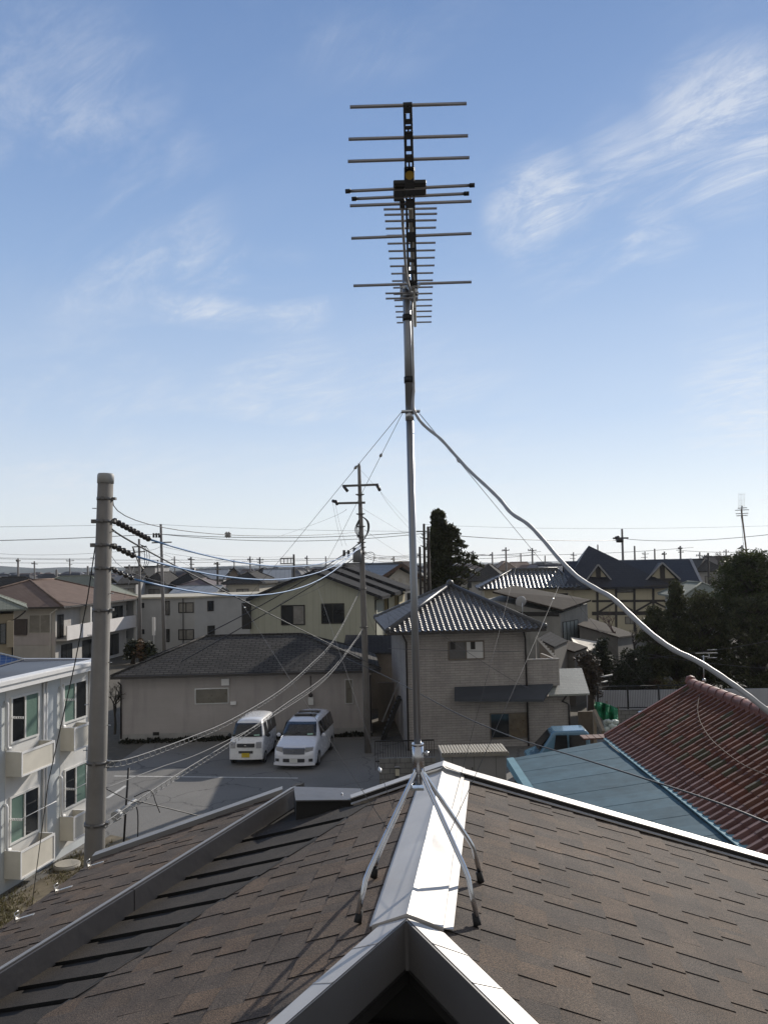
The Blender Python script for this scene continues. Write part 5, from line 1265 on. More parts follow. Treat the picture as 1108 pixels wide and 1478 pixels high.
# garden wall and small things in the shade left of the shed
BLOCK = brick('concrete_block', (.23, .225, .21), (.20, .195, .185), (.10, .10, .095), .40, .20, .012, .95, .5, var=.2, stain=.3)
def wallthing(name, label, cat, px0, px1, py_top, Y, m, ang=0, th=.12, group=None):
    a, c = W(px0, 1000, Y), W(px1, 1000, Y); f = Fr((a.x, Y, 0), R(ang)); zt = W((px0 + px1) / 2, py_top, Y).z
    b = MB(); b.box(f, 0, c.x - a.x, 0, th, 0, zt); return tag(b.build(name, m, None, (a.x, Y, 0)), label, cat, group)
wallthing('block_wall', 'low concrete block wall in the shade left of the garden shed', 'wall', 545, 626, 1094, 32.2, BLOCK)
fe = thing('railing_fence', 'dark railing fence in the shade between mast and tile roofed house', 'fence', W(550, 1090, 34))
a, c = W(541, 1070, 34), W(626, 1070, 34); b = MB(); zf = W(585, 1069, 34).z
for z in (zf, zf * .45): b.bar(V((a.x, 34, z)), V((c.x, 34, z)), .04, .05)
for k in range(24): x = a.x + (c.x - a.x) * k / 23; b.bar(V((x, 34, .3)), V((x, 34, zf)), .02, .02)
b.build('railing', DARKFRAME, fe)
b = MB(); q = W(573, 1105, 30.0); q.z = 0; zt = W(573, 1109, 30).z
lampp = thing('garden_lamp', 'short black lamp post with pale lantern below the mast foot', 'lamp post', q)
b.box(Fr(q), -.06, .06, -.06, .06, 0, zt - .25); b.build('post', BLACK, lampp); b = MB(); b.box(Fr(q), -.07, .07, -.07, .07, zt - .248, zt); b.build('lantern', mat('lantern_pane', (.45, .42, .32), .4), lampp)
b = MB(); b.box(Fr(q), -.09, .09, -.09, .09, zt + .003, zt + .05); b.build('lamp_cap', BLACK, lampp)
st = thing('outside_stair', 'dark steel outside stair in the narrow gap left of the tile roofed house', 'stair', W(566, 1070, 41))
b = MB(); a, c = W(552, 1069, 41), W(577, 1008, 41); b.bar(a, c, .06, .2); b.bar(a + V((0, .8, 0)), c + V((0, .8, 0)), .06, .2)
for k in range(10): q = a + (c - a) * ((k + .5) / 10); b.box(Fr(q), -.12, .12, .04, .76, -.02, .02)
b.build('flight', DARKFRAME, st); b = MB(); b.bar(a + V((0, 0, .9)), c + V((0, 0, .9)), .04, .04); b.build('handrail', mat('grey_rail', (.25, .25, .25), .5), st)
wallthing('dim_wall', 'shaded rendered wall closing the gap between annexe and tile roofed house', 'wall', 545, 588, 985, 46, DKW, 0, .2)

# ------------------------------------------------------------------ blue metal roof and red tile roof on the right
zl, zr = 2.2, 2.6
A1, A2 = G(736, 1096, zl), G(866, 1069.5, zr); xL, xR = A1.x, 7.12
bw_ = thing('blue_carport', 'long low carport with blue painted metal roof beside our roof', 'carport', (xL, 20, 0))
BLUEM = mat('blue_painted_metal', (.050, .105, .145), .5, 0, .12, 2.5, .06, 20, spec=.5, stain=.25)
BLUEL = mat('light_blue_trim', (.17, .31, .36), .7, 0, .1, 3, spec=.2)
yN, y0L, y0R = 9.0, A1.y, A2.y
pp_ = lambda x, y, h=0: V((x, y, zl + (zr - zl) * (x - xL) / (xR - xL) + h))
def far_y(x): return y0L + (y0R - y0L) * (x - xL) / (xR - xL)
b = MB(); nst = 26                                           # seamed sheets, each lapping the next
for k in range(nst):
    ya, yb = yN + k * .72, yN + (k + 1) * .72
    yb0, yb1 = min(yb, y0L), min(yb, y0R); ya0, ya1 = min(ya, y0L), min(ya, y0R)
    if ya1 >= yb1 - .01: continue
    j = rs.uniform(.88, 1.12); b.col = (j, j, j)
    b.prism([pp_(xL, ya0), pp_(xR, ya1), pp_(xR, yb1 + .02), pp_(xL, yb0 + .02)], V((0, 0, .012 + .006 * (k % 2))))
b.build('roof', mat('blue_painted_sheet', (.072, .13, .165), .8, 0, .14, 2.5, .06, 20, spec=.12, tone=True, stain=.3), bw_)
b = MB(); b.prism([pp_(xR - .02, yN, .06), pp_(xR + .22, yN, .04), pp_(xR + .22, y0R + .1, .04), pp_(xR - .02, y0R, .06)], V((0, 0, .03))); b.build('roof_trim', BLUEL, bw_)
b = MB(); b.prism([pp_(xL - .12, yN, .025), pp_(xL + .1, yN, .025), pp_(xL + .1, y0L, .025), pp_(xL - .12, y0L, .025)], V((0, 0, .03))); b.prism([pp_(xL - .12, yN, -.2), pp_(xL - .1, yN, -.2), pp_(xL - .1, y0L, -.2), pp_(xL - .12, y0L, -.2)], V((0, 0, .22))); b.build('roof_trim', BLUEL, bw_)
for y in (y0L - .3, y0L - 6, y0L - 12):
    b = MB(); b.box(Fr((xL + .15, y, 0)), -.06, .06, -.06, .06, 0, zl - .02); b.build('post', DARKFRAME, bw_)
# red roof
EZ = 2.64
er0, er1 = G(880, 1067, EZ), G(1052, 1214, EZ); rr0, rr1 = G(1013, 990, 4.3), G(1108, 1041, 4.3)
eX = (er0.x + er1.x) / 2; rX = (rr0.x + rr1.x) / 2; yF, yF2 = er0.y, rr0.y
red = thing('red_roofed_house', 'single storey house with weathered red ribbed tile roof at the right', 'house', (rX, 20, 0))
REDT = mat('red_cement_tile', (.145, .066, .049), .66, 0, .28, 4, .25, 60, spec=.3, tone=True)
b = MB(); pr = random.Random(5); pitch_ = .33; yN = 7.0; ns = 9
sl = V((rX - eX, 0, 4.3 - EZ)); nrm = V((-(4.3 - EZ), 0, rX - eX)).normalized()
k = 0; y = yF2 + .0
while y > yN:
    for j in range(ns):
        t0, t1 = j / ns, (j + 1) / ns
        tone = pr.uniform(.78, 1.15); g = pr.uniform(.9, 1.12); mossy = pr.random() < .13
        b.col = (tone, tone * g * (1.5 if mossy else 1), tone * g * (1.3 if mossy else 1)) if not mossy else (tone * .6, tone * 1.15, tone * 1.0)
        if j < 2: b.col = (tone * 1.1, tone * 1.35, tone * 1.7)
        yo = (yF - yF2) * (1 - t0) if k == 0 else 0; yo1 = (yF - yF2) * (1 - t1) if k == 0 else 0
        P = lambda yy, t, h: V((eX, yy, EZ)) + sl * t + nrm * h
        st_ = .010
        prof = [(0, .0), (.05, .086), (.36, .092), (.40, .0), (1, .0)]
        for (a0, h0), (a1, h1) in zip(prof[:-1], prof[1:]):
            ya, yb = y - a0 * pitch_, y - a1 * pitch_
            b.face([P(yb, t0, h1 + st_), P(ya, t0, h0 + st_), P(ya, t1, h0), P(yb, t1, h1)][::-1])
            b.face([P(yb, t0, h1 - .01), P(ya, t0, h0 - .01), P(ya, t0, h0 + st_), P(yb, t0, h1 + st_)][::-1])
    y -= pitch_; k += 1
rro = b.build('roof', REDT, red)
b = MB(); b.face([V((rX, yN, 4.3)), V((rX, yF2, 4.3)), V((rX + 4, yF2, 2.5)), V((rX + 4, yN, 2.5))]); b.face([V((eX, yN, EZ - .02)), V((eX, yF2, EZ - .02)), V((rX, yF2, 4.28)), V((rX, yN, 4.28))][::-1]); b.build('roof_underside', TAR, red)
b = MB(); REDM = mat('red_ridge_tile', (.19, .075, .052), .55, 0, .25, 5, .2, 50)
y = yF2 + .1
while y > yN:
    b.tube([V((rX, y, 4.38)), V((rX, y - .55, 4.38)), V((rX, y - .60, 4.38))], [.165, .168, .18], 12); y -= .6
b.bar(V((rX, yF2 + .1, 4.28)), V((rX, yN, 4.28)), .34, .16); b.ball(V((rX, yF2 + .18, 4.44)), .2, 8); b.build('ridge_tile', REDM, rro)
b = MB(); b.bar(V((eX, yF2 + .03, EZ + .06)), V((rX, yF2 + .03, 4.36)), .12, .16); b.build('verge_tile', REDM, rro)
b = MB(); b.prism([V((eX + .4, yF2 - .25, 0)), V((rX + 3.4, yF2 - .25, 0)), V((rX + 3.4, yF2 - .25, 2.7)), V((rX, yF2 - .25, 4.1)), V((eX + .4, yF2 - .25, 2.7))], V((0, -18, 0))); b.build('wall', DKW, red)
# short red eave running left behind the carport
b = MB()
for k in range(9):
    q0 = W(842 + k * 9, 1068 - k * .35, 29.5); j = pr.uniform(.8, 1.2); b.col = (j, j, j)
    b.prism([q0, q0 + V((.2, 0, 0)), q0 + V((.22, .7, -.02)), q0 + V((.02, .7, -.02))], V((0, 0, .05)))
b.build('porch_roof', REDT, red)
for k, (px, py) in enumerate(((1108, 1190),)):
    pass
# thin line lying on the red roof
lin = [(1009, 1002), (1006, 1022), (1010, 1042), (1024, 1065), (1043, 1083), (1072, 1104), (1108, 1120), (1150, 1140)]
n0_ = nrm; onred = lambda px, py: PL(px, py, V((eX, 0, EZ)) + nrm * .13, nrm)
b = MB(); b.tube(smooth_path([onred(*p) for p in lin]), .012, 5); tag(b.build('roof_cable', mat('rusty_cable', (.10, .062, .045), .8), None, onred(*lin[0])), 'thin brown cable lying in a curve on the red tile roof', 'cable')
# small antenna on its ridge
am = thing('ridge_antenna', 'small old antenna on a thin pole at the peak of the red roof', 'antenna', V((rX, yF2 - .3, 4.4)))
ay = yF2 - .3; b = MB(); b.tube([V((W(1015, 985, ay).x, ay, 4.4)), W(1014.5, 946, ay)], .018, 6); b.build('pole', STEEL, am)
b = MB(); b.bar(W(1003, 943, ay), W(1034, 942, ay), .02, .02); b.build('boom', ALU, am)
b = MB()
for (x0, x1, y) in ((1020, 1034, 938), (1019, 1035, 943), (1021, 1034, 949.5), (1012, 1022, 948)): b.tube([W(x0, y, ay), W(x1, y - .4, ay)], .012, 5)
b.tube([W(1022, 943, ay), W(1023, 948, ay), W(1020, 950, ay)], .012, 5); b.build('elements', ALU, am)
b = MB(); b.ball(W(1015.5, 982, ay), .07, 8); b.build('clamp', ALU, am)
# black service cable over the carport
def bcable(label, pts, r): return tag((lambda b: (b.tube(smooth_path(pts), r, 6), b.build('service_cable', WIREBLK, None, pts[0]))[1])(MB()), label, 'cable')
bcable('black service cable sagging in front of the tile roofed house over the blue roof', [W(500, 950, 38), W(556, 976, 34), W(607, 1002, 29), W(664, 1032, 25), W(740, 1064, 20.5), W(830, 1092, 16.5), W(930, 1124, 13.5), W(1030, 1157, 11.3), W(1120, 1193, 9.8), W(1300, 1268, 7.5)], .014)
thin('thin line across the upper wall of the tile roofed house', [W(560, 936, 37), W(670, 939.5, 37), W(752, 940, 37)], .012)
thin('thin line falling across the front of the tile roofed house', [W(634, 914, 37), W(718, 969, 36), W(763, 993, 35)], .010)

# blue kei truck parked behind the carport
KB = mat('sky_blue_paint', (.10, .21, .30), .25, 0, .05, 3, spec=.6, coat=.5)
kt = W(812, 1085, 33.2); KTF = Fr((kt.x, 33.2, 0), R(-4)); kv = thing('light_blue_van', 'light blue small van parked behind the blue carport roof', 'van', (kt.x, 33.2, 0))
def pxu(x): return KTF.front(x, 1060, 0)[0]
zt_ = KTF.front(812, 1055.5)[1]
b = MB(); u0, u1 = pxu(772), pxu(851); wv = 1.45
prof = [(u0 - .35, .35), (u0 - .35, .82), (u0 + .15, 1.02), (pxu(796), zt_ - .12), (pxu(801), zt_ - .02), (pxu(846), zt_), (u1, zt_ - .12), (u1 + .05, .9), (u1 + .03, .35)]
def loft(b, prof, tum, v0, v1):
    """car shell: a side outline swept across with tumblehome near the roof"""
    n = len(prof); secs = [(0, 1), (.08, 0), (.92, 0), (1, 1)]; vs = []
    for s, edge in secs:
        for (u, z) in prof:
            k = max(0, (z - 1.0)) * tum; vv = v0 + k + (v1 - v0 - 2 * k) * s
            vs.append(KTF.p(u + (0 if not edge else (.04 if u < (u0 + u1) / 2 else -.04)), vv, z - (.05 if edge and z > 1.3 else 0)))
    fs = [(i * n + j, i * n + (j + 1) % n, (i + 1) * n + (j + 1) % n, (i + 1) * n + j) for i in range(3) for j in range(n)] + [tuple(range(n - 1, -1, -1)), tuple(range(3 * n, 4 * n))]
    b.mesh(vs, fs)
loft(b, prof, .16, 0, wv); bo = b.build('body', KB, kv); md = bo.modifiers.new('bev', 'BEVEL'); md.width = .05; md.segments = 2
b = MB()
for (xa, xb) in ((802, 818), (821, 845)):
    a, c = pxu(xa), pxu(xb); b.hexa([KTF.p(a - (.12 if xa < 805 else 0), -.012, 1.06), KTF.p(c, -.012, 1.06), KTF.p(c, .0, 1.06), KTF.p(a, .0, 1.06), KTF.p(a, .07, zt_ - .17), KTF.p(c, .07, zt_ - .17), KTF.p(c, .09, zt_ - .17), KTF.p(a, .09, zt_ - .17)])
b.hexa([KTF.p(u0 + .1, .12, 1.14), KTF.p(u0 + .1, wv - .12, 1.14), KTF.p(u0 + .16, wv - .12, 1.14), KTF.p(u0 + .16, .12, 1.14), KTF.p(pxu(794.5), .2, zt_ - .17), KTF.p(pxu(794.5), wv - .2, zt_ - .17), KTF.p(pxu(796.5), wv - .2, zt_ - .17), KTF.p(pxu(796.5), .2, zt_ - .17)])
b.build('window', GLASS, kv)
for u in (u0 + .15, u1 - .45):
    b = MB(); b.tube([KTF.p(u, -.03, .28), KTF.p(u, .16, .28)], .28, 16); b.build('wheel', RUBBER, kv)
# lower garden: grey wall, fence, net, crates, car
gw = wallthing('garden_wall', 'long pale bluish wall behind the black fence at the garden edge', 'wall', 846, 1120, 994.5, 47.5, mat('pale_wall_render', (.42, .43, .46), .85, 0, .08, .8, stain=.2), -3, .15)
ff = thing('mesh_fence', 'black post and rail fence in front of the pale garden wall', 'fence', W(930, 1030, 43.5)); b = MB()
Yf = 43.5; p0_, p1_ = W(856, 1000, Yf), W(1010, 1000, Yf); zt0 = W(930, 990, Yf).z; zb0 = W(930, 1021, Yf).z
for z in (zt0, zb0): b.bar(V((p0_.x, Yf, z)), V((p1_.x, Yf, z)), .05, .05)
n_ = 64
for k in range(n_): x = p0_.x + (p1_.x - p0_.x) * k / n_; b.bar(V((x, Yf, zb0)), V((x, Yf, zt0)), .014, .014)
b.build('railing', BLACK, ff)
for k, px in enumerate((861.5, 905, 950, 996)):
    x = W(px, 1000, Yf).x; b = MB(); b.bar(V((x, Yf, 0)), V((x, Yf, zt0 + .05)), .07, .07); b.build('post', BLACK, ff)
wallthing('retaining_wall', 'dark retaining wall below the black garden fence', 'wall', 850, 1010, 1024, 43.2, BLOCK, 0, .15)
nt_ = thing('green_net', 'bright green garden net hung over sticks behind the carport', 'net', W(875, 1060, 36))
b = MB(); cols, rows_ = 12, 8; g0 = []
for j in range(rows_ + 1):
    for i in range(cols + 1):
        t = i / cols; px = 857 + 34 * t; top = 1013 + 10 * t * t; bot = 1022 + 34 * t ** .7
        py = top + (bot - top) * j / rows_; g0.append(W(px, py, 36.2 + .25 * math.sin(i * 1.7) + .18 * math.sin(j + i)))
n_ = cols + 1; b.mesh(g0, [(j * n_ + i, j * n_ + i + 1, (j + 1) * n_ + i + 1, (j + 1) * n_ + i) for j in range(rows_) for i in range(cols)])
no = b.build('netting', mat('green_net', (.02, .22, .10), .7, 0, .25, 5), nt_); md = no.modifiers.new('thick', 'SOLIDIFY'); md.thickness = .01
b = MB()
for px, py in ((857, 1013), (875, 1015), (892, 1023)): q = W(px, py, 36.3); b.tube([V((q.x, q.y, 0)), q + V((0, 0, .1))], .02, 6)
b.build('stick', mat('wood_stick', (.16, .12, .08), .8), nt_)
b = MB(); r_ = random.Random(9)
for k in range(26):
    q = W(r_.uniform(874, 891), r_.uniform(1041, 1059), 35.7 + r_.uniform(-.2, .2)); b.ball(q, r_.uniform(.08, .17), 6, (1, .7, .8))
struct(tag(b.build('plastic_bags', mat('pale_plastic', (.50, .56, .52), .4, 0, .3, 8), None, W(882, 1050, 35.8)), 'heap of pale plastic bags under the green net', 'bags'), 'stuff')
wallthing('timber_fence', 'leaning brown timber panels left of the green net', 'fence', 833, 858, 1027, 35.5, mat('old_timber', (.11, .085, .06), .9, 0, .25, 3, .3, 20))
b = MB(); b.bar(W(857, 1027, 35.2), W(870, 1058, 34.2), .12, .25); b.bar(W(857, 1027, 35.2) , V((W(857, 1027, 35.2).x, 35.2, 0)), .12, .12); tag(b.build('prop_board', mat('pale_timber', (.26, .21, .15), .9), None, W(863, 1050, 35)), 'slanting pale timber board against the brown panels', 'board')
b = MB(); b.face([W(895, 1042, 38.0) * 1, W(925, 1042, 38), W(921, 1056, 34), W(893, 1056, 34)]); 
cpt = W(950, 1060, 37.5); KTF = Fr((cpt.x, 37.5, 0), R(-6)); zt_ = KTF.front(945, 1033.5)[1]; u0, u1 = KTF.front(915, 1050)[0], KTF.front(1000, 1050)[0]
dc_ = thing('dark_car', 'dark blue car parked beyond the red roof below the garden fence', 'car', (cpt.x, 37.5, 0))
prof = [(u0, .3), (u0 - .03, .75), (u0 + .5, .95), (KTF.front(928, 1040)[0], zt_ - .05), (KTF.front(936, 1034)[0], zt_), (u1 - .6, zt_), (u1 - .1, .95), (u1, .3)]
b = MB(); loft(b, prof, .2, 0, 1.65); bo = b.build('body', mat('dark_blue_paint', (.02, .035, .06), .2, 0, .05, spec=.6, coat=.6), dc_); md = bo.modifiers.new('bev', 'BEVEL'); md.width = .06; md.segments = 2
b = MB(); a = KTF.front(925, 1042)[0]; b.hexa([KTF.p(a, -.012, .98), KTF.p(u1 - .7, -.012, .98), KTF.p(u1 - .7, 0, .98), KTF.p(a, 0, .98), KTF.p(a + .3, .07, zt_ - .1), KTF.p(u1 - .9, .07, zt_ - .1), KTF.p(u1 - .9, .09, zt_ - .1), KTF.p(a + .3, .09, zt_ - .1)]); b.build('window', GLASS, dc_)
for u in (u0 + .6, u1 - .6):
    b = MB(); b.tube([KTF.p(u, -.03, .3), KTF.p(u, .16, .3)], .3, 16); b.build('wheel', RUBBER, dc_)

# ------------------------------------------------------------------ houses further right
X8 = lambda x, y: (600 + x / 4.2615, 740 + y / 4.2615)
p = W(765, 850, 92); HF = Fr((p.x, 92, 0), R(-4)); h2 = thing('long_tiled_house', 'wide low tile roofed house with glinting hipped roof behind the brown roofed one', 'house', p)
a, c = HF.front(*X8(385, 470), -.6), HF.front(*X8(1005, 463), -.6); z = (a[1] + c[1]) / 2
walls(HF, h2, a[0] + .7, c[0] - .7, 0, 8, z, mat('cream_plaster', (.40, .36, .27), .85, 0, .08))
rg_ = HF.front(*X8(590, 335), 3.9), HF.front(*X8(870, 372), 3.9)
hip_kawara(HF, h2, a[0], c[0], -.6, 8.4, z, (rg_[0][1] + rg_[1][1]) / 2, IBUSHI, IBRIDGE, ru=(rg_[0][0], rg_[1][0]), col=.46, row=.5, amp=.118, step=.06)
window(HF, h2, c[0] - 3, c[0] - 1.2, z - 1.9, z - .6, 0, fm=DARKFRAME)
b = MB(); b.box(HF, c[0] - .1, c[0] + 1.3, 1.2, 1.3, z - .7, z - .1); b.build('orange_board', mat('amber_board', (.45, .30, .12), .7), h2)
# brown shallow roof with dark walls
PB = lambda x, y, Y: W(540 + x / 3.4625, 720 + y / 3.4625, Y)
bh = thing('brown_roofed_house', 'weathered house with shallow brown roof and grey walls behind the tile roofed house', 'house', W(780, 880, 58))
T = [PB(590, 470, 58), PB(940, 562, 55.5), PB(1082, 512, 60), PB(700, 440, 66)]
BRF = mat('weathered_brown_roof', (.050, .041, .034), .95, 0, .2, 2, .2, 20, stain=.3, spec=.1)
b = MB(); b.prism(T, V((0, 0, .12))); b.build('roof', BRF, bh)
wq = [PB(560, 500, 58.6), PB(928, 572, 56.1), PB(1063, 522, 60.3), PB(720, 460, 66)]
b = MB(); b.mesh([V((q.x, q.y, 0)) for q in wq] + [q - V((0, 0, .02)) for q in wq], [(0, 1, 5, 4), (1, 2, 6, 5), (2, 3, 7, 6), (3, 0, 4, 7), (4, 5, 6, 7)]); b.build('wall', mat('old_grey_wall', (.28, .27, .245), .85, 0, .15, 1.2, stain=.35), bh)
WF = Fr((wq[0].x, wq[0].y, 0), math.atan2(wq[1].y - wq[0].y, wq[1].x - wq[0].x)); plate(WF, bh, 'timber_band', *X5(640, 566), *X5(922, 584), .06, DARKFRAME)
wl = Fr((wq[1].x, wq[1].y, 0), math.atan2(wq[2].y - wq[1].y, wq[2].x - wq[1].x)); L_ = (wq[2] - wq[1]).length; zt_ = wq[1].z
window(wl, bh, .3, L_ * .6, zt_ - 2.2, zt_ - .6, 0, fm=DARKFRAME, pane=FROST, mull=3)
b = MB(); b.box(wl, 0, L_, -.4, -.003, zt_ - 3.2, zt_ - 2.4); b.build('balcony_wall', mat('old_grey_wall', (.28, .27, .245), .85), bh)
# outhouses below it
Z1 = lambda x, y: (780 + x / 4.617, 760 + y / 4.617)
def shedroof(name, label, pts, m, dep=2.6, cat='shed'):
    q = [W(*p, Y) for p, Y in pts]; t = thing(name, label, cat, (q[0].x, q[0].y, 0)); b = MB(); b.prism(q, V((0, 0, -.1))); b.build('roof', m, t)
    c = sum(q, V()) / len(q); ins = [c + (p - c) * .93 for p in q]; b = MB(); n = len(q)
    b.mesh([V((p.x, p.y, 0)) for p in ins] + [p - V((0, 0, .11)) for p in ins], [(i, (i + 1) % n, n + (i + 1) % n, n + i) for i in range(n)]); b.build('wall', DKW, t); return t
RUST = mat('bleached_tin', (.52, .46, .37), .6, .1, .3, 1.5, stain=.5)
shedroof('tin_shed', 'outhouse with bleached rusty tin roof beside the grey walled house', [(Z1(230, 800), 52), (Z1(318, 832), 51.5), (Z1(402, 772), 54), (Z1(200, 735), 55)], RUST)
shedroof('brown_shed', 'outhouse with dark brown sheet roof left of the bleached tin one', [(Z1(88, 792), 50.5), (Z1(225, 832), 49.5), (Z1(312, 802), 51.4), (Z1(184, 757), 53)], BRF)
shedroof('black_shed', 'large dark outhouse with brown eave edge behind the tin roof', [(Z1(243, 652), 56), (Z1(518, 735), 54), (Z1(640, 720), 60), (Z1(330, 610), 64)], BRF)
shedroof('dark_lean_to', 'dark lean-to beside the balcony of the tile roofed house', [(Z1(-20, 745), 47), (Z1(90, 800), 46.5), (Z1(180, 760), 50), (Z1(60, 700), 51)], RFD)
b = MB(); b.tube([W(855, 980, 45.5), W(883, 974, 46)], .05, 6); b.tube([W(858, 988, 45.3), W(876, 983, 46)], .05, 6); tag(b.build('pale_pipe', mat('grey_pipe', (.30, .30, .29), .6), None, W(855, 985, 45.5)), 'pair of pale pipes lying above the garden fence', 'pipes')

# half timbered house with blue black roof
p = W(1000, 850, 90); UF = Fr((p.x, 90, 0), R(-9)); tu = thing('half_timbered_house', 'large cream half timbered house with blue black roof and two gabled dormers', 'house', p)
TCR = mat('cream_stucco', (.46, .42, .31), .85, 0, .08, .6, stain=.12); TIM = mat('dark_timber', (.032, .027, .025), .7, 0, .2)
NAVY = brick('blue_black_slate', (.024, .025, .034), (.020, .021, .029), (.009, .009, .012), .6, .36, .03, .5, .9, spec=.4, var=.15)
uL = UF.front(822, 860)[0]; ez = UF.front(940, 847, -.7)[1]; rzz = UF.front(950, 807.5, 4.2)[1]
walls(UF, tu, uL, 0, 0, 8.4, ez - .02, TCR)
er_ = UF.front(1014, 846, -.7)[0]
b = MB(); slab(b, [UF.p(uL - .4, -.7, ez), UF.p(er_, -.7, ez), UF.p(er_ - .25, 4.2, rzz), UF.p(uL - .4, 4.2, rzz)], .2); slab(b, [UF.p(uL - .4, 4.2, rzz), UF.p(er_ - .25, 4.2, rzz), UF.p(er_, 9.1, ez), UF.p(uL - .4, 9.1, ez)], .2)
tr = b.build('roof', NAVY, tu)
b = MB(); b.bar(UF.p(er_ + .02, -.7, ez), UF.p(er_ - .23, 4.2, rzz), .3, .12); b.build('verge_trim', mat('grey_verge', (.26, .26, .27), .6), tr)
b = MB(); b.prism([UF.p(-.02, 0, ez - .1), UF.p(-.02, 8.4, ez - .1), UF.p(-.02, 4.2, rzz - .2)], UF.u * .1); b.build('gable_wall', TCR, tu)
pk = UF.front(849, 787.5, 5.0); lb2 = UF.front(812, 845, -.9); rb2 = UF.front(905, 845, -.9)[0]
b = MB(); pkp = UF.p(pk[0], 5.0, pk[1]); E4 = [UF.p(lb2[0], -.9, ez + .05), UF.p(UF.front(972, 845, -.9)[0], -.66, ez + .05), UF.p(UF.front(972, 845, -.9)[0], 11, ez + .05), UF.p(lb2[0], 11, ez + .05)]
for i in range(4): b.face([E4[i], E4[(i + 1) % 4], pkp])
b.face([e - V((0, 0, .2)) for e in E4][::-1])
for i in range(4): b.face([E4[i] - V((0, 0, .2)), E4[(i + 1) % 4] - V((0, 0, .2)), E4[(i + 1) % 4], E4[i]])
b.build('tower_roof', NAVY, tu)
for (kx, ky), (lx_, ly), (rx_, ry_) in ((((862.5), 815), (850, 833), (884, 835)), ((955, 812.5), (930, 835.5), (977, 831))):
    k_ = UF.front(kx, ky, .4); l_ = UF.front(lx_, ly, .4); r_ = UF.front(rx_, ry_, .4); zb_ = min(l_[1], r_[1]) - .15; hw = (r_[0] - l_[0]) / 2
    b = MB(); b.prism([UF.p(k_[0] - hw * .85, .55, zb_), UF.p(k_[0] + hw * .85, .55, zb_), UF.p(k_[0], .55, k_[1] - .15)], UF.v * 3); dm = b.build('dormer', TCR, tu)
    b = MB(); b.bar(UF.p(k_[0], .48, zb_), UF.p(k_[0], .48, k_[1] - .1), .5, .14); b.bar(UF.p(k_[0] - hw, .48, zb_ + .05), UF.p(k_[0] + hw, .48, zb_ + .05), .14, .25); b.build('timber', TIM, dm)
    b = MB(); P_ = UF.p(k_[0], .25, k_[1]); Q_ = UF.p(k_[0], 4.2, k_[1])
    for s in (-1, 1):
        e_ = UF.p(k_[0] + s * hw * 1.05, .25, zb_); e2_ = UF.p(k_[0] + s * hw * 1.05, 4.2, zb_); pl_ = [e_, P_, Q_, e2_]; slab(b, pl_ if s < 0 else pl_[::-1], .12)
    b.build('dormer_roof', NAVY, dm)
    b = MB()
    for s in (-1, 1): b.bar(UF.p(k_[0], .2, k_[1] + .02), UF.p(k_[0] + s * hw * 1.05, .2, zb_ + .02), .1, .16)
    b.build('barge_board', mat('grey_verge', (.26, .26, .27), .6), dm)
    b = MB(); b.prism([UF.p(k_[0] - hw * 1.3, -.75, ez + .01), UF.p(k_[0] + hw * 1.3, -.75, ez + .01), UF.p(k_[0] + hw, .5, zb_), UF.p(k_[0] - hw, .5, zb_)], V((0, 0, .06))); b.build('dormer_apron', TIM, dm)
b = MB()
def tim(x0, y0, x1, y1, w=.24):
    a, c = UF.front(*Z1(x0, y0)), UF.front(*Z1(x1, y1)); b.bar(UF.p(a[0], -.03, a[1]), UF.p(c[0], -.03, c[1]), .06, w, up=(0, 0, 1)) if abs(x1 - x0) > abs(y1 - y0) else b.bar(UF.p(a[0], -.03, a[1]), UF.p(c[0], -.03, c[1]), w, .06)
for y in (405, 495, 577): tim(340, y + 2, 1010, y - 2, .24 if y != 577 else .4)
for x in (376, 500, 622, 748, 885, 1003): tim(x, 405, x + 2, 700)
for x0, y0, x1, y1 in ((385, 570, 500, 500), (505, 500, 610, 560), (632, 565, 745, 500), (752, 500, 870, 560)): tim(x0, y0, x1, y1, .2)
b.build('timber_frame', TIM, tu)
wpix(UF, tu, *Z1(505, 408), *Z1(615, 440), fm=TIM, mull=1); wpix(UF, tu, *Z1(560, 600), *Z1(628, 650), fm=TIM, mull=1, pane=CURTAIN)
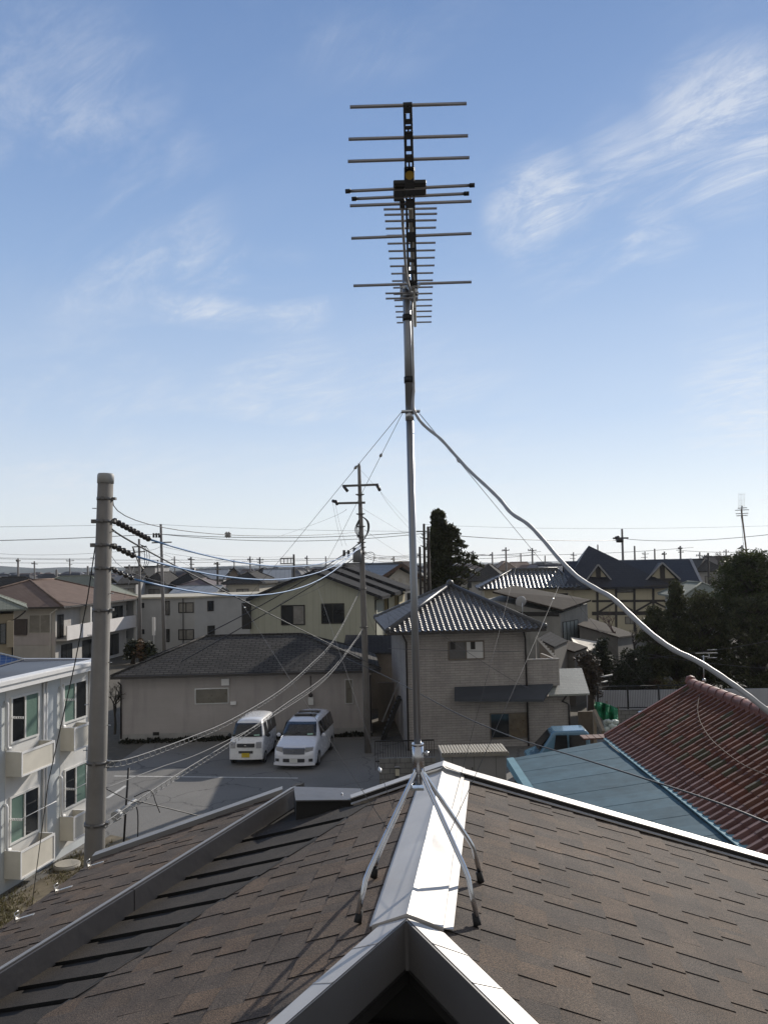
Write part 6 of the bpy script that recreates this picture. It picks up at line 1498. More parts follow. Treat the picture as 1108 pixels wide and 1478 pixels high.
# ------------------------------------------------------------------ vans
def van(label, bx, by, Y, wid, length, hgt, px_dir, kind, paint):
    """front faces the viewer; local u right, v away, w up; origin at the middle of the front bumper on the ground"""
    p = G(bx, by); f = Fr((p.x, p.y, 0), R(px_dir)); t = thing('parked_van', label, 'van', p, 'white vans before the low building'); hw = wid / 2
    if kind == 'kei':   # (v, half width, z bottom, z belt, z roof, roof half width)
        S = [(0.0, .92, .32, .78, .80, .86), (.06, 1, .24, 1.00, 1.02, .95), (.30, 1, .24, 1.06, 1.10, .93), (.62, 1, .24, 1.08, hgt - .10, .80), (.80, 1, .24, 1.08, hgt, .77), (1.6, 1, .24, 1.08, hgt + .02, .78), (length - .2, 1, .26, 1.08, hgt, .80), (length, .95, .3, 1.05, hgt - .12, .82)]
    else:
        S = [(0.0, .80, .30, .62, .64, .70), (.12, .97, .20, .80, .86, .88), (.35, 1, .20, .92, 1.00, .90), (1.05, 1, .20, 1.08, 1.16, .88), (1.75, 1, .20, 1.10, hgt - .10, .76), (2.05, 1, .20, 1.10, hgt, .74), (length - .5, 1, .22, 1.10, hgt + .02, .76), (length - .08, .98, .26, 1.10, hgt - .12, .78), (length, .94, .32, 1.0, hgt - .35, .80)]
    b = MB(); vs = []; n = 11
    for (v, k, zb, zm, zr, rk) in S:
        w = hw * k; r = hw * rk
        ring = [(-w * .96, zb), (-w, zb + .15), (-w, (zb + zm) / 2), (-w * .985, zm), (-(r + .02), zr - .09), (-(r - .12), zr - .01), (0, zr + .02), ((r - .12), zr - .01), ((r + .02), zr - .09), (w * .985, zm), (w, (zb + zm) / 2), (w, zb + .15), (w * .96, zb)]
        vs += [f.p(u, v, z) for u, z in ring]
    m_ = 13
    fs = [(i * m_ + j, i * m_ + j + 1, (i + 1) * m_ + j + 1, (i + 1) * m_ + j) for i in range(len(S) - 1) for j in range(m_ - 1)]
    fs = [q[::-1] for q in fs] + [tuple(range(m_)), tuple(range((len(S) - 1) * m_, len(S) * m_))[::-1]]
    b.mesh(vs, fs, True); body = b.build('body', paint, t)
    md = body.modifiers.new('sub', 'SUBSURF'); md.levels = md.render_levels = 1
    lerp = lambda a, c, x: a + (c - a) * x
    # windscreen
    i0, i1 = (2, 3) if kind == 'kei' else (3, 4)
    A, B_ = S[i0], S[i1]; off = -.075
    def scr(x, y):                                     # x -1..1, y 0..1 up the windscreen
        zb_, zt = A[4] + .0, B_[4] - .07; v = lerp(A[0], B_[0], y); k = lerp(A[5], B_[5] - .02, y) * hw * .97
        return f.p(x * k, v + off + .05 * x * x, lerp(zb_, zt, y) + .05)
    g = MB(); N_ = 8; gv = [scr(-1 + 2 * i / N_, .06 + .9 * j / 4) for j in range(5) for i in range(N_ + 1)]
    g.mesh(gv, [(j * (N_ + 1) + i, j * (N_ + 1) + i + 1, (j + 1) * (N_ + 1) + i + 1, (j + 1) * (N_ + 1) + i) for j in range(4) for i in range(N_)], True); ws = g.build('windscreen', GLASS, t); md = ws.modifiers.new('th', 'SOLIDIFY'); md.thickness = .012
    g = MB(); q0, q1 = scr(-.35, .1), scr(.0, .12); g.bar(q0 + V((0, -.03, .0)), scr(.02, .30) + V((0, -.03, 0)), .015, .015); g.bar(scr(.25, .1) + V((0, -.03, 0)), scr(.62, .26) + V((0, -.03, 0)), .015, .015); g.build('wiper', BLACK, t)
    g = MB(); q = scr(.62, .12); g.bar(q + V((-.1, -.015, .02)), q + V((.14, -.01, .03)), .02, .06); g.build('sticker', mat('pale_green_sticker', (.35, .55, .45), .5), ws)
    # side glass
    segs = ((.62, 1.25), (1.32, 2.1), (2.2, length - .3)) if kind == 'kei' else ((1.55, 2.35), (2.45, 3.45), (3.55, length - .25))
    for s in (-1, 1):
        for (v0, v1) in segs:
            g = MB(); zt = hgt - .17; zb_ = 1.14; rk = .785 if kind == 'kei' else .755
            def P(v, z): return f.p(s * (lerp(hw * .985, hw * rk + .02, (z - 1.08) / (hgt - .09 - 1.08)) + .006), v, z)
            a = .22 if v0 < 1.6 else 0
            q = [P(v0, zb_), P(v1, zb_), P(v1 - .05, zt), P(v0 + a, zt)]; g.prism(q, f.u * (s * .012)); g.build('side_window', GLASS, t)
    # wheels
    for v in ((.55, length - .65) if kind == 'kei' else (.95, length - .85)):
        for s in (-1, 1):
            r = .27 if kind == 'kei' else .33; g = MB(); g.tube([f.p(s * (hw - .17), v, r), f.p(s * (hw + .005), v, r)], r, 18); wh = g.build('wheel', RUBBER, t)
            g = MB(); g.tube([f.p(s * (hw + .006), v, r), f.p(s * (hw + .014), v, r)], r * .62, 14); g.build('rim', ALU, wh)
    # mirrors
    for s in (-1, 1):
        g = MB(); v = .62 if kind == 'kei' else 1.5; c = f.p(s * (hw + .11), v, 1.18); g.ball(c, .1, 8, (1, .6, .9)); g.build('mirror', BLACK if kind == 'kei' else paint, t)
    def face(name, m, u0, u1, z0, z1, v, d=.03, par=None, curve=.06):
        g = MB(); n2 = 6; pv = []
        for i in range(n2 + 1):
            u = lerp(u0, u1, i / n2); vv = v + curve * (u / hw) ** 2
            pv += [f.p(u, vv - d, z0), f.p(u, vv - d, z1), f.p(u, vv + .03, z1), f.p(u, vv + .03, z0)]
        g.mesh(pv, [(i * 4 + j, (i + 1) * 4 + j, (i + 1) * 4 + (j + 1) % 4, i * 4 + (j + 1) % 4) for i in range(n2) for j in range(4)] + [(3, 2, 1, 0), tuple(n2 * 4 + k for k in range(4))]); return g.build(name, m, par or t)
    HL = mat('headlamp_lens', (.42, .42, .43), .12, .3, .1, 8, spec=.8); CH = mat('van_chrome', (.5, .5, .5), .2, .9, .1); GR = mat('grille_dark', (.035, .036, .04), .5, 0, .1)
    if kind == 'kei':
        face('grille', GR, -.38, .38, .78, .93, .02, .07); face('emblem', CH, -.05, .05, .84, .89, -.055, .02)
        for s in (-1, 1): face('headlight', HL, s * .46 if s > 0 else -.68, .68 if s > 0 else -.46, .74, .99, .05, .09)
        face('lower_grille', GR, -.31, .31, .52, .62, .0, .03); face('bumper', paint, -.72, .72, .26, .50, .0, .045, None, .08)
        face('number_plate', mat('yellow_plate', (.55, .40, .03), .5), -.17, .17, .36, .54, -.05, .02)
    else:
        face('grille', mat('chrome_grille', (.20, .21, .24), .35, .6, .15, 30), -.46, .46, .66, .91, .10, .11, None, .12); face('emblem', CH, -.06, .06, .77, .82, .0, .03)
        for s in (-1, 1): face('headlight', HL, s * .5 if s > 0 else -.80, .80 if s > 0 else -.5, .68, .93, .12, .12, None, .2)
        face('bumper', paint, -.88, .88, .20, .30, .0, .06, None, .16)
        for s in (-1, 1): face('fog_lamp', GR, s * .64 if s > 0 else -.80, .80 if s > 0 else -.64, .36, .48, .02, .07, None, .14)
        face('lower_grille', GR, -.46, .46, .34, .48, .02, .06, None, .1)
        face('number_plate', mat('white_plate', (.62, .62, .60), .5), -.17, .17, .34, .50, -.045, .02)
        for v in (2.25, 3.05):
            g = MB(); g.box(f, -.48, .48, v, v + .42, hgt + .0, hgt + .035); g.build('sunroof', GLASS, t)
    if kind == 'kei':
        for k in range(5):
            pass
    return t
VW = mat('white_van_paint', (.74, .74, .74), .28, 0, .03, 2, spec=.5, coat=.5)
VP = mat('pearl_van_paint', (.70, .71, .75), .25, 0, .03, 2, spec=.5, coat=.6)
van('small boxy white van with yellow number plate and plain roof', 355, 1105, 35, 1.50, 3.3, 1.86, -4, 'kei', VW)
van('larger white minivan with two dark sunroofs and wide grille', 424, 1112, 35, 1.80, 4.75, 1.86, -7, 'mpv', VP)
# ------------------------------------------------------------------ trees
def leafy(b, c, r, n, sz, rg, flat=1.0, droop=0, lit=(.55, 1.35)):
    for i in range(n):
        while True:
            d = V((rg.uniform(-1, 1), rg.uniform(-1, 1), rg.uniform(-1, 1)))
            if d.length <= 1: break
        p = c + V((d.x * r[0], d.y * r[1], d.z * r[2])); a = V((rg.uniform(-1, 1), rg.uniform(-1, 1), rg.uniform(-.6, .6) - droop)).normalized()
        x = a.cross(V((rg.uniform(-1, 1), rg.uniform(-1, 1), rg.uniform(-1, 1)))).normalized(); s = sz * rg.uniform(.6, 1.4); j = rg.uniform(*lit); b.col = (j, j * rg.uniform(.92, 1.06), j * .95)
        b.face([p - a * s, p + x * s * .32, p + a * s, p - x * s * .32])
def tree(name, label, base, H, crown, leaf, n, sz, seed, trunk_r=.18, droop=0, group=None, cat='tree', lean=0):
    """crown: clumps (dx, dy, z, rx, rz) in metres on real branches"""
    rg = random.Random(seed); t = thing(name, label, cat, base, group); base = V(base)
    b = MB(); b.tube([base, base + V((.05, 0, H * .35)), base + V((lean * .6, .05, H * .7)), base + V((lean, 0, H * .97))], [trunk_r * 1.2, trunk_r, trunk_r * .55, .03], 8)
    for (dx, dy, z, rx, rz) in crown:
        z0 = max(.3, z - abs(dx) * .5 - .4); b.tube([base + V((0, 0, z0)), base + V((dx * .5, dy * .5, (z0 + z) / 2 + .1)), base + V((dx, dy, z))], [trunk_r * .4, trunk_r * .25, .02], 5)
    b.build('trunk', mat('bark', (.065, .052, .042), .9, 0, .25, 6), t)
    b = MB(); tot = sum((c[3] ** 2 * c[4]) ** .6 for c in crown)
    for (dx, dy, z, rx, rz) in crown: leafy(b, base + V((dx, dy, z)), (rx, rx, rz), max(20, int(n * (rx * rx * rz) ** .6 / tot)), sz, rg, droop=droop)
    o = b.build('crown', leaf, t); return t
CONI = leafmat('conifer_needles', (.045, .056, .026), (.072, .068, .034), .2); EVER = leafmat('evergreen_leaf', (.042, .06, .024), (.085, .09, .036), .28); CYP = leafmat('cypress_leaf', (.048, .06, .028), (.088, .084, .042), .22)
DRYH = leafmat('dry_hedge_leaf', (.15, .125, .05), (.08, .085, .03), .15); SHR = leafmat('shrub_leaf', (.045, .05, .028), (.03, .036, .02), .1)
# conifer with drooping layered boughs left of the glinting roofs
Yc = 58; rg = random.Random(21); cb = W(636, 900, Yc); cb.z = 0; cr = []
for py, l, r_ in ((744, 629, 632), (749, 629, 635), (754, 627, 640), (760, 624, 654), (765, 624, 662), (772, 620, 658), (779, 618, 660), (786, 616, 668), (793, 618, 664), (800, 616, 676), (808, 617, 674), (815, 616, 684), (823, 618, 680), (830, 617, 676), (838, 618, 672), (848, 618, 668), (860, 620, 660), (872, 622, 655)):
    z = W(640, py, Yc).z; a, c = W(l, py, Yc).x - cb.x, W(r_, py, Yc).x - cb.x
    k_ = rg.uniform(.85, 1.22); z += rg.uniform(-.12, .12)
    for sgn, ext_ in ((-1, a * (.8 + .3 * rg.random())), (1, c * k_ * 1.15)):                        # a bough each side: dense near the stem, thin drooping tip
        for q in range(8):
            f = (q + .5) / 8; x = ext_ * f; cr.append((x, rg.uniform(-.35, .35), z + .25 * math.sin(f * 2.2) - .45 * f * f + rg.uniform(-.06, .06), .34 * (1.2 - f) + .16, .16 * (1.2 - f) + .08))
        dy = sgn * abs(ext_) * .7; ww = min(1, (c - a) / 3); cr.append((rg.uniform(-.4, .4) * ww, dy, z, .5 * ww, .2)); cr.append((rg.uniform(-.3, .3) * ww, dy * .5, z, .5 * ww, .25))
    cr.append(((a + c) / 2 * .6, 0, z, .15 + .3 * min(1, (c - a) / 3), .3))
tree('conifer_tree', 'tall shaggy dark conifer with drooping boughs beside bare trunks', cb, W(633, 745, Yc).z, cr, CONI, 15000, .17, 3, .2, .5)
for i, (px, y0, r, lab) in enumerate(((611.5, 756, .13, 'thin tall bare trunk with a crossbar, leftmost beside the conifer'), (617.5, 760, .15, 'thicker tall bare trunk touching the conifer'), (605.5, 789, .12, 'shorter bare lopped trunk nearest the mast'))):
    q = W(px, y0, 56); bq = V((W(px + 2, 900, 56).x, 56, 0)); t = thing('lopped_tree', lab, 'tree', bq, 'bare trunks beside the conifer')
    b = MB(); b.tube([bq, q], [r * 1.3, r * .6], 7)
    for k in range(9): z = q.z * rnd.uniform(.45, .97); p = V((bq.x + (q.x - bq.x) * z / q.z, 56, z)); b.tube([p, p + V((rnd.uniform(-.35, .35), rnd.uniform(-.3, .3), rnd.uniform(.0, .25)))], [.05, .02], 5)
    b.build('trunk', mat('dark_bark', (.04, .034, .03), .9, 0, .2), t)
    if i == 0: b = MB(); b.bar(W(601, 767, 55.9), W(617, 767, 55.9), .08, .08); b.build('crossbar', GREYST, t)
# right hand trees
def blob_tree(label, px, Y, outline, n, sz, leaf, seed, name='evergreen_tree', group='dark trees behind the garden wall', droop=0, clump=.55, cat='tree'):
    """outline: (py, left px, right px) rows of the crown"""
    rg = random.Random(seed); b0 = W(px, 900, Y); b0.z = 0; cr = []; top = 0
    for py, l, r_ in outline:
        z = W(px, py, Y).z; top = max(top, z); a, c = W(l, py, Y).x - b0.x, W(r_, py, Y).x - b0.x; wd = c - a; k = max(1, int(wd / (clump * .9)))
        for i in range(k + 1):
            x = a + wd * (i + .5) / (k + 1); e = abs((x - (a + c) / 2) / (wd / 2 + 1e-6)); dy = (1 - e * e) ** .5 * wd * .42
            for s in (-1, .0, 1): cr.append((x + rg.uniform(-.15, .15), dy * s + rg.uniform(-.2, .2), z + rg.uniform(-.25, .25), clump * rg.uniform(.5, .95), clump * rg.uniform(.45, .9)))
    cr = [c for c in cr if c[2] > .15]
    return tree(name, label, b0, top, cr, leaf, n, sz, seed, .2, droop, group, cat)
blob_tree('broad round evergreen at the right edge below the leaning aerial', 1085, 53, [(803, 1066, 1096), (810, 1052, 1106), (820, 1044, 1120), (832, 1038, 1128), (845, 1036, 1135), (858, 1036, 1138), (872, 1040, 1135), (886, 1044, 1130), (902, 1048, 1125)], 15000, .13, EVER, 31, clump=.62)
blob_tree('dense tall dark evergreen filling the right edge below the round one', 1095, 50, [(870, 1060, 1120), (890, 1048, 1130), (910, 1040, 1135), (930, 1036, 1140), (950, 1036, 1140), (970, 1040, 1140), (988, 1045, 1138)], 12000, .13, CYP, 32, 'conifer_hedge_tree', droop=-.5, clump=.65)
blob_tree('pointed dark cypress before the half timbered house, tallest spike', 974, 52, [(848, 972, 977), (858, 969, 980), (868, 966, 982), (880, 962, 988), (895, 956, 994), (910, 950, 998), (928, 946, 1002), (946, 944, 1004), (964, 948, 1000)], 9000, .12, CYP, 33, 'cypress_tree', droop=-.6, clump=.5)
blob_tree('bushy dark cypress between the pointed one and the round evergreen', 1012, 51, [(864, 1000, 1020), (872, 990, 1034), (886, 984, 1042), (902, 980, 1046), (920, 980, 1048), (940, 982, 1050), (960, 986, 1048), (978, 990, 1046)], 10000, .12, CYP, 34, 'cypress_tree', droop=-.6, clump=.55)
blob_tree('low dark cypress at the left end of the tree row', 944, 50, [(886, 938, 952), (900, 932, 960), (918, 926, 966), (936, 924, 968), (954, 926, 966), (972, 930, 962)], 7000, .12, CYP, 35, 'cypress_tree', droop=-.5, clump=.5)
blob_tree('round clipped dark shrub left of the tree row', 909, 48.6, [(948, 900, 918), (956, 892, 926), (966, 889, 932), (976, 889, 934), (986, 893, 930)], 4200, .10, SHR, 36, 'round_shrub', 'garden shrubs above the wall', clump=.42, cat='shrub')
blob_tree('tall narrow dark shrub beside the lower sheds', 868, 49, [(930, 862, 874), (942, 856, 880), (956, 853, 882), (970, 855, 880)], 3000, .10, SHR, 37, 'narrow_shrub', 'garden shrubs above the wall', clump=.42, cat='shrub')
for i, (a, c, y, lab) in enumerate(((944, 976, 986, 'low yellowish hedge on the wall, left piece'), (981, 1006, 986, 'low yellowish hedge on the wall, right piece'), (932, 948, 984, 'small reddish brown bush at the left end of the yellowish hedges'), (880, 905, 986, 'small dull hedge under the round clipped shrub'))):
    blob_tree(lab, (a + c) / 2, 48.3, [(y + 1, a + 3, c - 3), (y + 6, a, c), (y + 12, a, c)], 1700, .08, DRYH if i < 2 else (leafmat('reddish_leaf', (.075, .045, .03), (.05, .04, .025), .1) if i == 2 else SHR), 40 + i, 'hedge', 'garden hedges above the wall', clump=.32, cat='hedge')
blob_tree('leafless brown thicket rising beside the balcony', 848, 44, [(945, 840, 852), (955, 836, 858), (968, 834, 860), (982, 838, 862), (996, 846, 864)], 1600, .12, leafmat('twig_brown', (.08, .06, .045), (.055, .045, .035), .05), 45, 'brown_thicket', None, clump=.4, cat='shrub')
def bare_tree(name, label, px, py_b, Y, H, spread, seed, n=5, colr=(.075, .05, .045), group=None):
    rg = random.Random(seed); b0 = W(px, py_b, Y); t = thing(name, label, 'tree', b0, group); b = MB()
    def br(p, d, L_, r, k):
        q = p + d * L_; m_ = p + d * L_ * .5 + V((rg.uniform(-.05, .05), rg.uniform(-.05, .05), 0)) * L_; b.tube([p, m_, q], [r, r * .85, r * .65], 5 if k > 2 else 4, cap=False)
        if k == 0: return
        for i in range(rg.choice((2, 3, 3))):
            e = (d + V((rg.uniform(-spread, spread), rg.uniform(-spread, spread), rg.uniform(-.25, .45)))).normalized(); br(p + d * L_ * rg.uniform(.55, 1), e, L_ * rg.uniform(.6, .8), r * .62, k - 1)
    br(b0, V((0, 0, 1)), H * .3, H * .022, n); b.build('branches', mat(name + '_bark', colr, .9, 0, .2), t); return t
bare_tree('bare_plum_tree', 'leafless reddish tree before the half timbered house wall', 888, 935, 56, 3.6, .9, 51, 5, (.10, .06, .055))
bare_tree('bare_garden_tree', 'leafless dark tree behind the round clipped shrub', 915, 950, 52, 3.4, .9, 52, 5, (.05, .042, .036))
bare_tree('bare_corner_shrub', 'leafless spreading shrub at the left corner of the low white building', 166, 1060, 42.5, 3.4, .8, 53, 5, (.05, .045, .035))
bare_tree('bare_far_tree', 'leafless tree on the skyline behind the half timbered house ridge', 1040, 835, 120, 5.5, .8, 54, 5, (.09, .075, .065))
for i, px in enumerate((192, 205, 216)):
    blob_tree(('dark', 'tawny', 'small dull')[i] + ' bush in front of the grey flat roofed flats', px, 76, [(930 + i * 2, px - 5, px + 5), (936 + i, px - 8, px + 8), (943, px - 9, px + 9)], 500, .22, (SHR, leafmat('tawny_leaf', (.17, .10, .05), (.10, .07, .04), .1), SHR)[i], 60 + i, 'bush', 'bushes before the grey flats', clump=.6, cat='bush')
# the leaning old aerial above the right hand trees
oa = thing('leaning_aerial', 'old leaning mast with television aerial above the round evergreen at far right', 'antenna', W(1082, 830, 56))
b = MB(); b.tube([W(1083, 850, 56), W(1069, 735, 56)], .05, 6); b.build('mast', mat('rusty_mast', (.20, .15, .11), .6, .4, .2), oa)
b = MB()
for k in range(5): b.tube([W(1065.5 + k * 2.2, 711 + (k % 2), 56 - .1), W(1065 + k * 1.9, 735, 56)], .007, 4)
for y in (714, 722, 730): b.tube([W(1065.5, y, 56 - .06), W(1074.5, y - .3, 56 - .06)], .006, 4)
b.build('reflector', ALU, oa); b = MB()
for (x0, x1, y) in ((1060, 1080, 736), (1064, 1077, 733), (1061, 1079, 741), (1062, 1078, 744)): b.tube([W(x0, y + .6, 56), W(x1, y - .3, 56)], .028, 5)
b.tube([W(1070, 730, 56), W(1069.5, 748, 56)], .05, 5); b.build('elements', ALU, oa)
b = MB(); b.tube([W(1069, 745, 56), W(1073, 800, 55), W(1074, 815, 55)], .012, 4); b.build('lead', WIREBLK, oa)
# ------------------------------------------------------------------ the far town
WALLS = [mat('far_cream_wall', (.42, .39, .33), .9, 0, .08), mat('far_grey_wall', (.34, .335, .33), .9, 0, .08), mat('far_white_wall', (.52, .51, .49), .9, 0, .08), mat('far_brown_wall', (.24, .20, .17), .9, 0, .08)]
ROOFS = {'dark grey': SLATE, 'brown': SLATE_BR, 'mauve': brick('mauve_slate', (.15, .115, .115), (.13, .10, .10), (.06, .05, .05), .6, .3, .02, .7, .5), 'pale grey': brick('pale_grey_metal', (.26, .275, .29), (.25, .265, .28), (.16, .17, .18), .6, 30, .03, .5, .5, off=0), 'black': RFD,
         'navy': NAVY, 'grey tiled': TILE_FAR, 'tan': brick('tan_tile', (.30, .22, .16), (.26, .2, .15), (.12, .09, .07), .4, .35, .03, .7, .7), 'greenish': SLATE_GR}
def far_house(label, x0, x1, y_ridge, y_eave, Y, roof, shape, wall=1, ang=0, dep=8.0, rx=None):
    a, c = W(x0, y_eave, Y), W(x1, y_eave, Y); f = Fr((a.x, Y, 0), R(ang)); wd = c.x - a.x; t = thing('far_house', label, 'house', (a.x, Y, 0), 'houses of the far town')
    ze_ = W((x0 + x1) / 2, y_eave, Y).z; zr_ = W((x0 + x1) / 2, y_ridge, Y + dep * .5).z; ze_ = max(2.4, ze_); zr_ = max(zr_, ze_ + .5)
    m_ = ROOFS[roof]; w_ = WALLS[wall]
    if shape == 'flat':
        walls(f, t, 0, wd, 0, dep, zr_, w_); b = MB(); b.box(f, -.2, wd + .2, -.2, dep + .2, zr_ + .003, zr_ + .25); b.build('roof', m_, t)
    else:
        walls(f, t, .5, wd - .5, .5, dep - .5, ze_, w_, gable=(zr_ - .2 if shape == 'gable' else None))
        if shape == 'hip': hip_roof(f, t, 0, wd, 0, dep, ze_, zr_, m_, .15, .08, m_)
        elif shape == 'gable': gable_roof(f, t, 0, wd, 0, dep, ze_, zr_, m_, .18, 'v', ridge_m=m_)
        else:
            gable_roof(f, t, 0, wd, 0, dep, ze_, zr_, m_, .18, 'u', ridge_m=m_); b = MB(); b.prism([f.p(.5, .5, ze_ - .1), f.p(.5, dep - .5, ze_ - .1), f.p(.5, dep / 2, zr_ - .25)], f.u * (wd - 1)); b.build('gable_wall', w_, t)
    n = max(1, int(wd / 3.2)); vv = .5 if shape != 'flat' else 0; top = (ze_ if shape != 'flat' else zr_) - .7
    for st_ in (0, 1):
        z1 = top - st_ * 2.7
        if z1 < 1.4: continue
        for k in range(n):
            u = wd * (k + .5) / n; window(f, t, u - .8, u + .8, z1 - 1.15, z1, vv, fm=DARKFRAME, pane=GLASS if (k + st_) % 3 else CURTAIN, fw=.07)
    return t
FH = [
 ('long grey flat block with a row of windows on the left skyline', 181, 224, 820.5, 823, 150, 'dark grey', 'flat', 1, 0, 10),
 ('grey gabled house just right of the concrete pole', 168, 200, 829, 842, 112, 'dark grey', 'side', 1, 3, 9),
 ('dark hipped house behind the two slim poles', 203, 240, 826, 843, 118, 'dark grey', 'hip', 1, -5, 9),
 ('black hipped house with pale hip line right of the slim poles', 243, 286, 827.5, 843, 120, 'black', 'hip', 2, -6, 9),
 ('mauve hipped house over the grey flats roof', 248, 310, 835.5, 848, 108, 'mauve', 'hip', 0, -4, 9),
 ('pale metal roofed house directly over the grey flats', 243, 312, 845.5, 856, 99, 'pale grey', 'side', 2, -3, 7),
 ('grey roofed house on the skyline left of the pale gables', 281, 326, 822, 836, 140, 'pale grey', 'side', 1, 4, 9),
 ('broad grey hipped house left of the cream gable', 319, 380, 826, 842, 105, 'dark grey', 'hip', 0, -8, 10),
 ('dark gabled house peeping above the broad grey hipped one', 322, 352, 819, 834, 130, 'black', 'gable', 3, 10, 9),
 ('grey roofed house touching the left slope of the cream gable', 378, 420, 821.5, 838, 112, 'pale grey', 'side', 1, 6, 9),
 ('dark hipped house behind the left slope of the cream gable', 352, 398, 820, 832, 140, 'dark grey', 'hip', 1, 0, 9),
 ('grey house between transformer and cream ridge', 492, 530, 813, 826, 130, 'dark grey', 'side', 1, 0, 9),
 ('tan tiled house right of the white tiled gable', 576, 606, 810.5, 835, 120, 'tan', 'side', 0, 8, 9),
 ('dark hipped house right behind the conifer', 674, 730, 814.5, 838, 112, 'dark grey', 'hip', 1, -12, 10),
 ('tan roofed house above the dark hipped one', 716, 748, 810, 823, 150, 'tan', 'hip', 0, 0, 9),
 ('small brown house on the skyline over the glinting hipped roof', 744, 771, 811, 822, 160, 'brown', 'side', 0, 6, 9),
 ('small white gabled house over the glinting hipped roof', 767, 788, 814.5, 824, 130, 'mauve', 'gable', 2, 0, 8),
 ('low navy roofed house touching the tall half timbered roof', 783, 822, 816, 828, 112, 'navy', 'side', 1, 0, 8),
 ('dark roofed house right of the half timbered house', 1004, 1048, 807, 824, 118, 'dark grey', 'hip', 1, 0, 10),
 ('long dark block on the right skyline', 1044, 1104, 803.5, 808, 150, 'black', 'flat', 3, 0, 10),
 ('house with pale worn hipped roof behind the cypresses', 986, 1060, 840, 861, 66, 'greenish', 'hip', 1, -4, 8),
 ('grey roofed house on the left skyline behind the brown flats', 112, 142, 829, 842, 125, 'dark grey', 'side', 1, 0, 9),
 ('pale house at the far left under the hills', -8, 14, 834, 842, 125, 'tan', 'side', 2, 0, 8)]
for h in FH: far_house(*h)
r_ = random.Random(77)                                       # everything beyond reads as one carpet of roofs
b = MB(); bw2 = MB()
for i in range(900):
    Y = r_.uniform(150, 420) if i % 2 else r_.uniform(150, 1100); px = r_.uniform(-40, 1150); x = W(px, 800, Y).x; wd = r_.uniform(7, 12); dp = r_.uniform(6, 9); z0 = r_.choice((3, 5.3, 5.6)); z1 = z0 + r_.uniform(1.4, 2.4); f = Fr((x, Y, 0), R(r_.uniform(-20, 20)))
    j = r_.uniform(.5, 1.3); b.col = r_.choice(((.07 * j, .07 * j, .075 * j), (.12 * j, .09 * j, .08 * j), (.16 * j, .16 * j, .17 * j), (.05, .052, .065), (.2 * j, .19 * j, .17 * j)))
    e = [f.p(0, 0, z0), f.p(wd, 0, z0), f.p(wd, dp, z0), f.p(0, dp, z0)]; a, c = f.p(dp * .4, dp / 2, z1), f.p(wd - dp * .4, dp / 2, z1)
    for q in ((e[0], e[1], c, a), (e[1], e[2], c), (e[2], e[3], a, c), (e[3], e[0], a)): b.face(q)
    j = r_.uniform(.6, 1.2); b.col = (.36 * j, .34 * j, .31 * j); b.box(f, .4, wd - .4, .4, dp - .4, 0, z0 + .02)
    for k in range(3):
        b.col = (.03, .03, .032); u = wd * (k + .5) / 3; b.box(f, u - .7, u + .7, .37, .4, z0 - 1.8, z0 - .6)
m_, nt2, bs2, N2, L2 = _nodes('far_town_colours'); at = N2('ShaderNodeAttribute'); at.attribute_name = 'tone'; L2(at.outputs['Color'], bs2.inputs['Base Color']); bs2.inputs['Roughness'].default_value = .8
struct(b.build('distant_rooftops', m_), 'stuff')
b = MB(); lf = random.Random(78)
for i in range(300):
    Y = lf.uniform(160, 1200); px = lf.uniform(-40, 1150); x = W(px, 800, Y).x; h = lf.uniform(2, 4.5); leafy(b, V((x, Y, h)), (lf.uniform(1.5, 4), 2, h * .9), 28, .7, lf)
struct(b.build('distant_trees', leafmat('far_tree_leaf', (.045, .045, .032), (.07, .06, .045))), 'stuff')
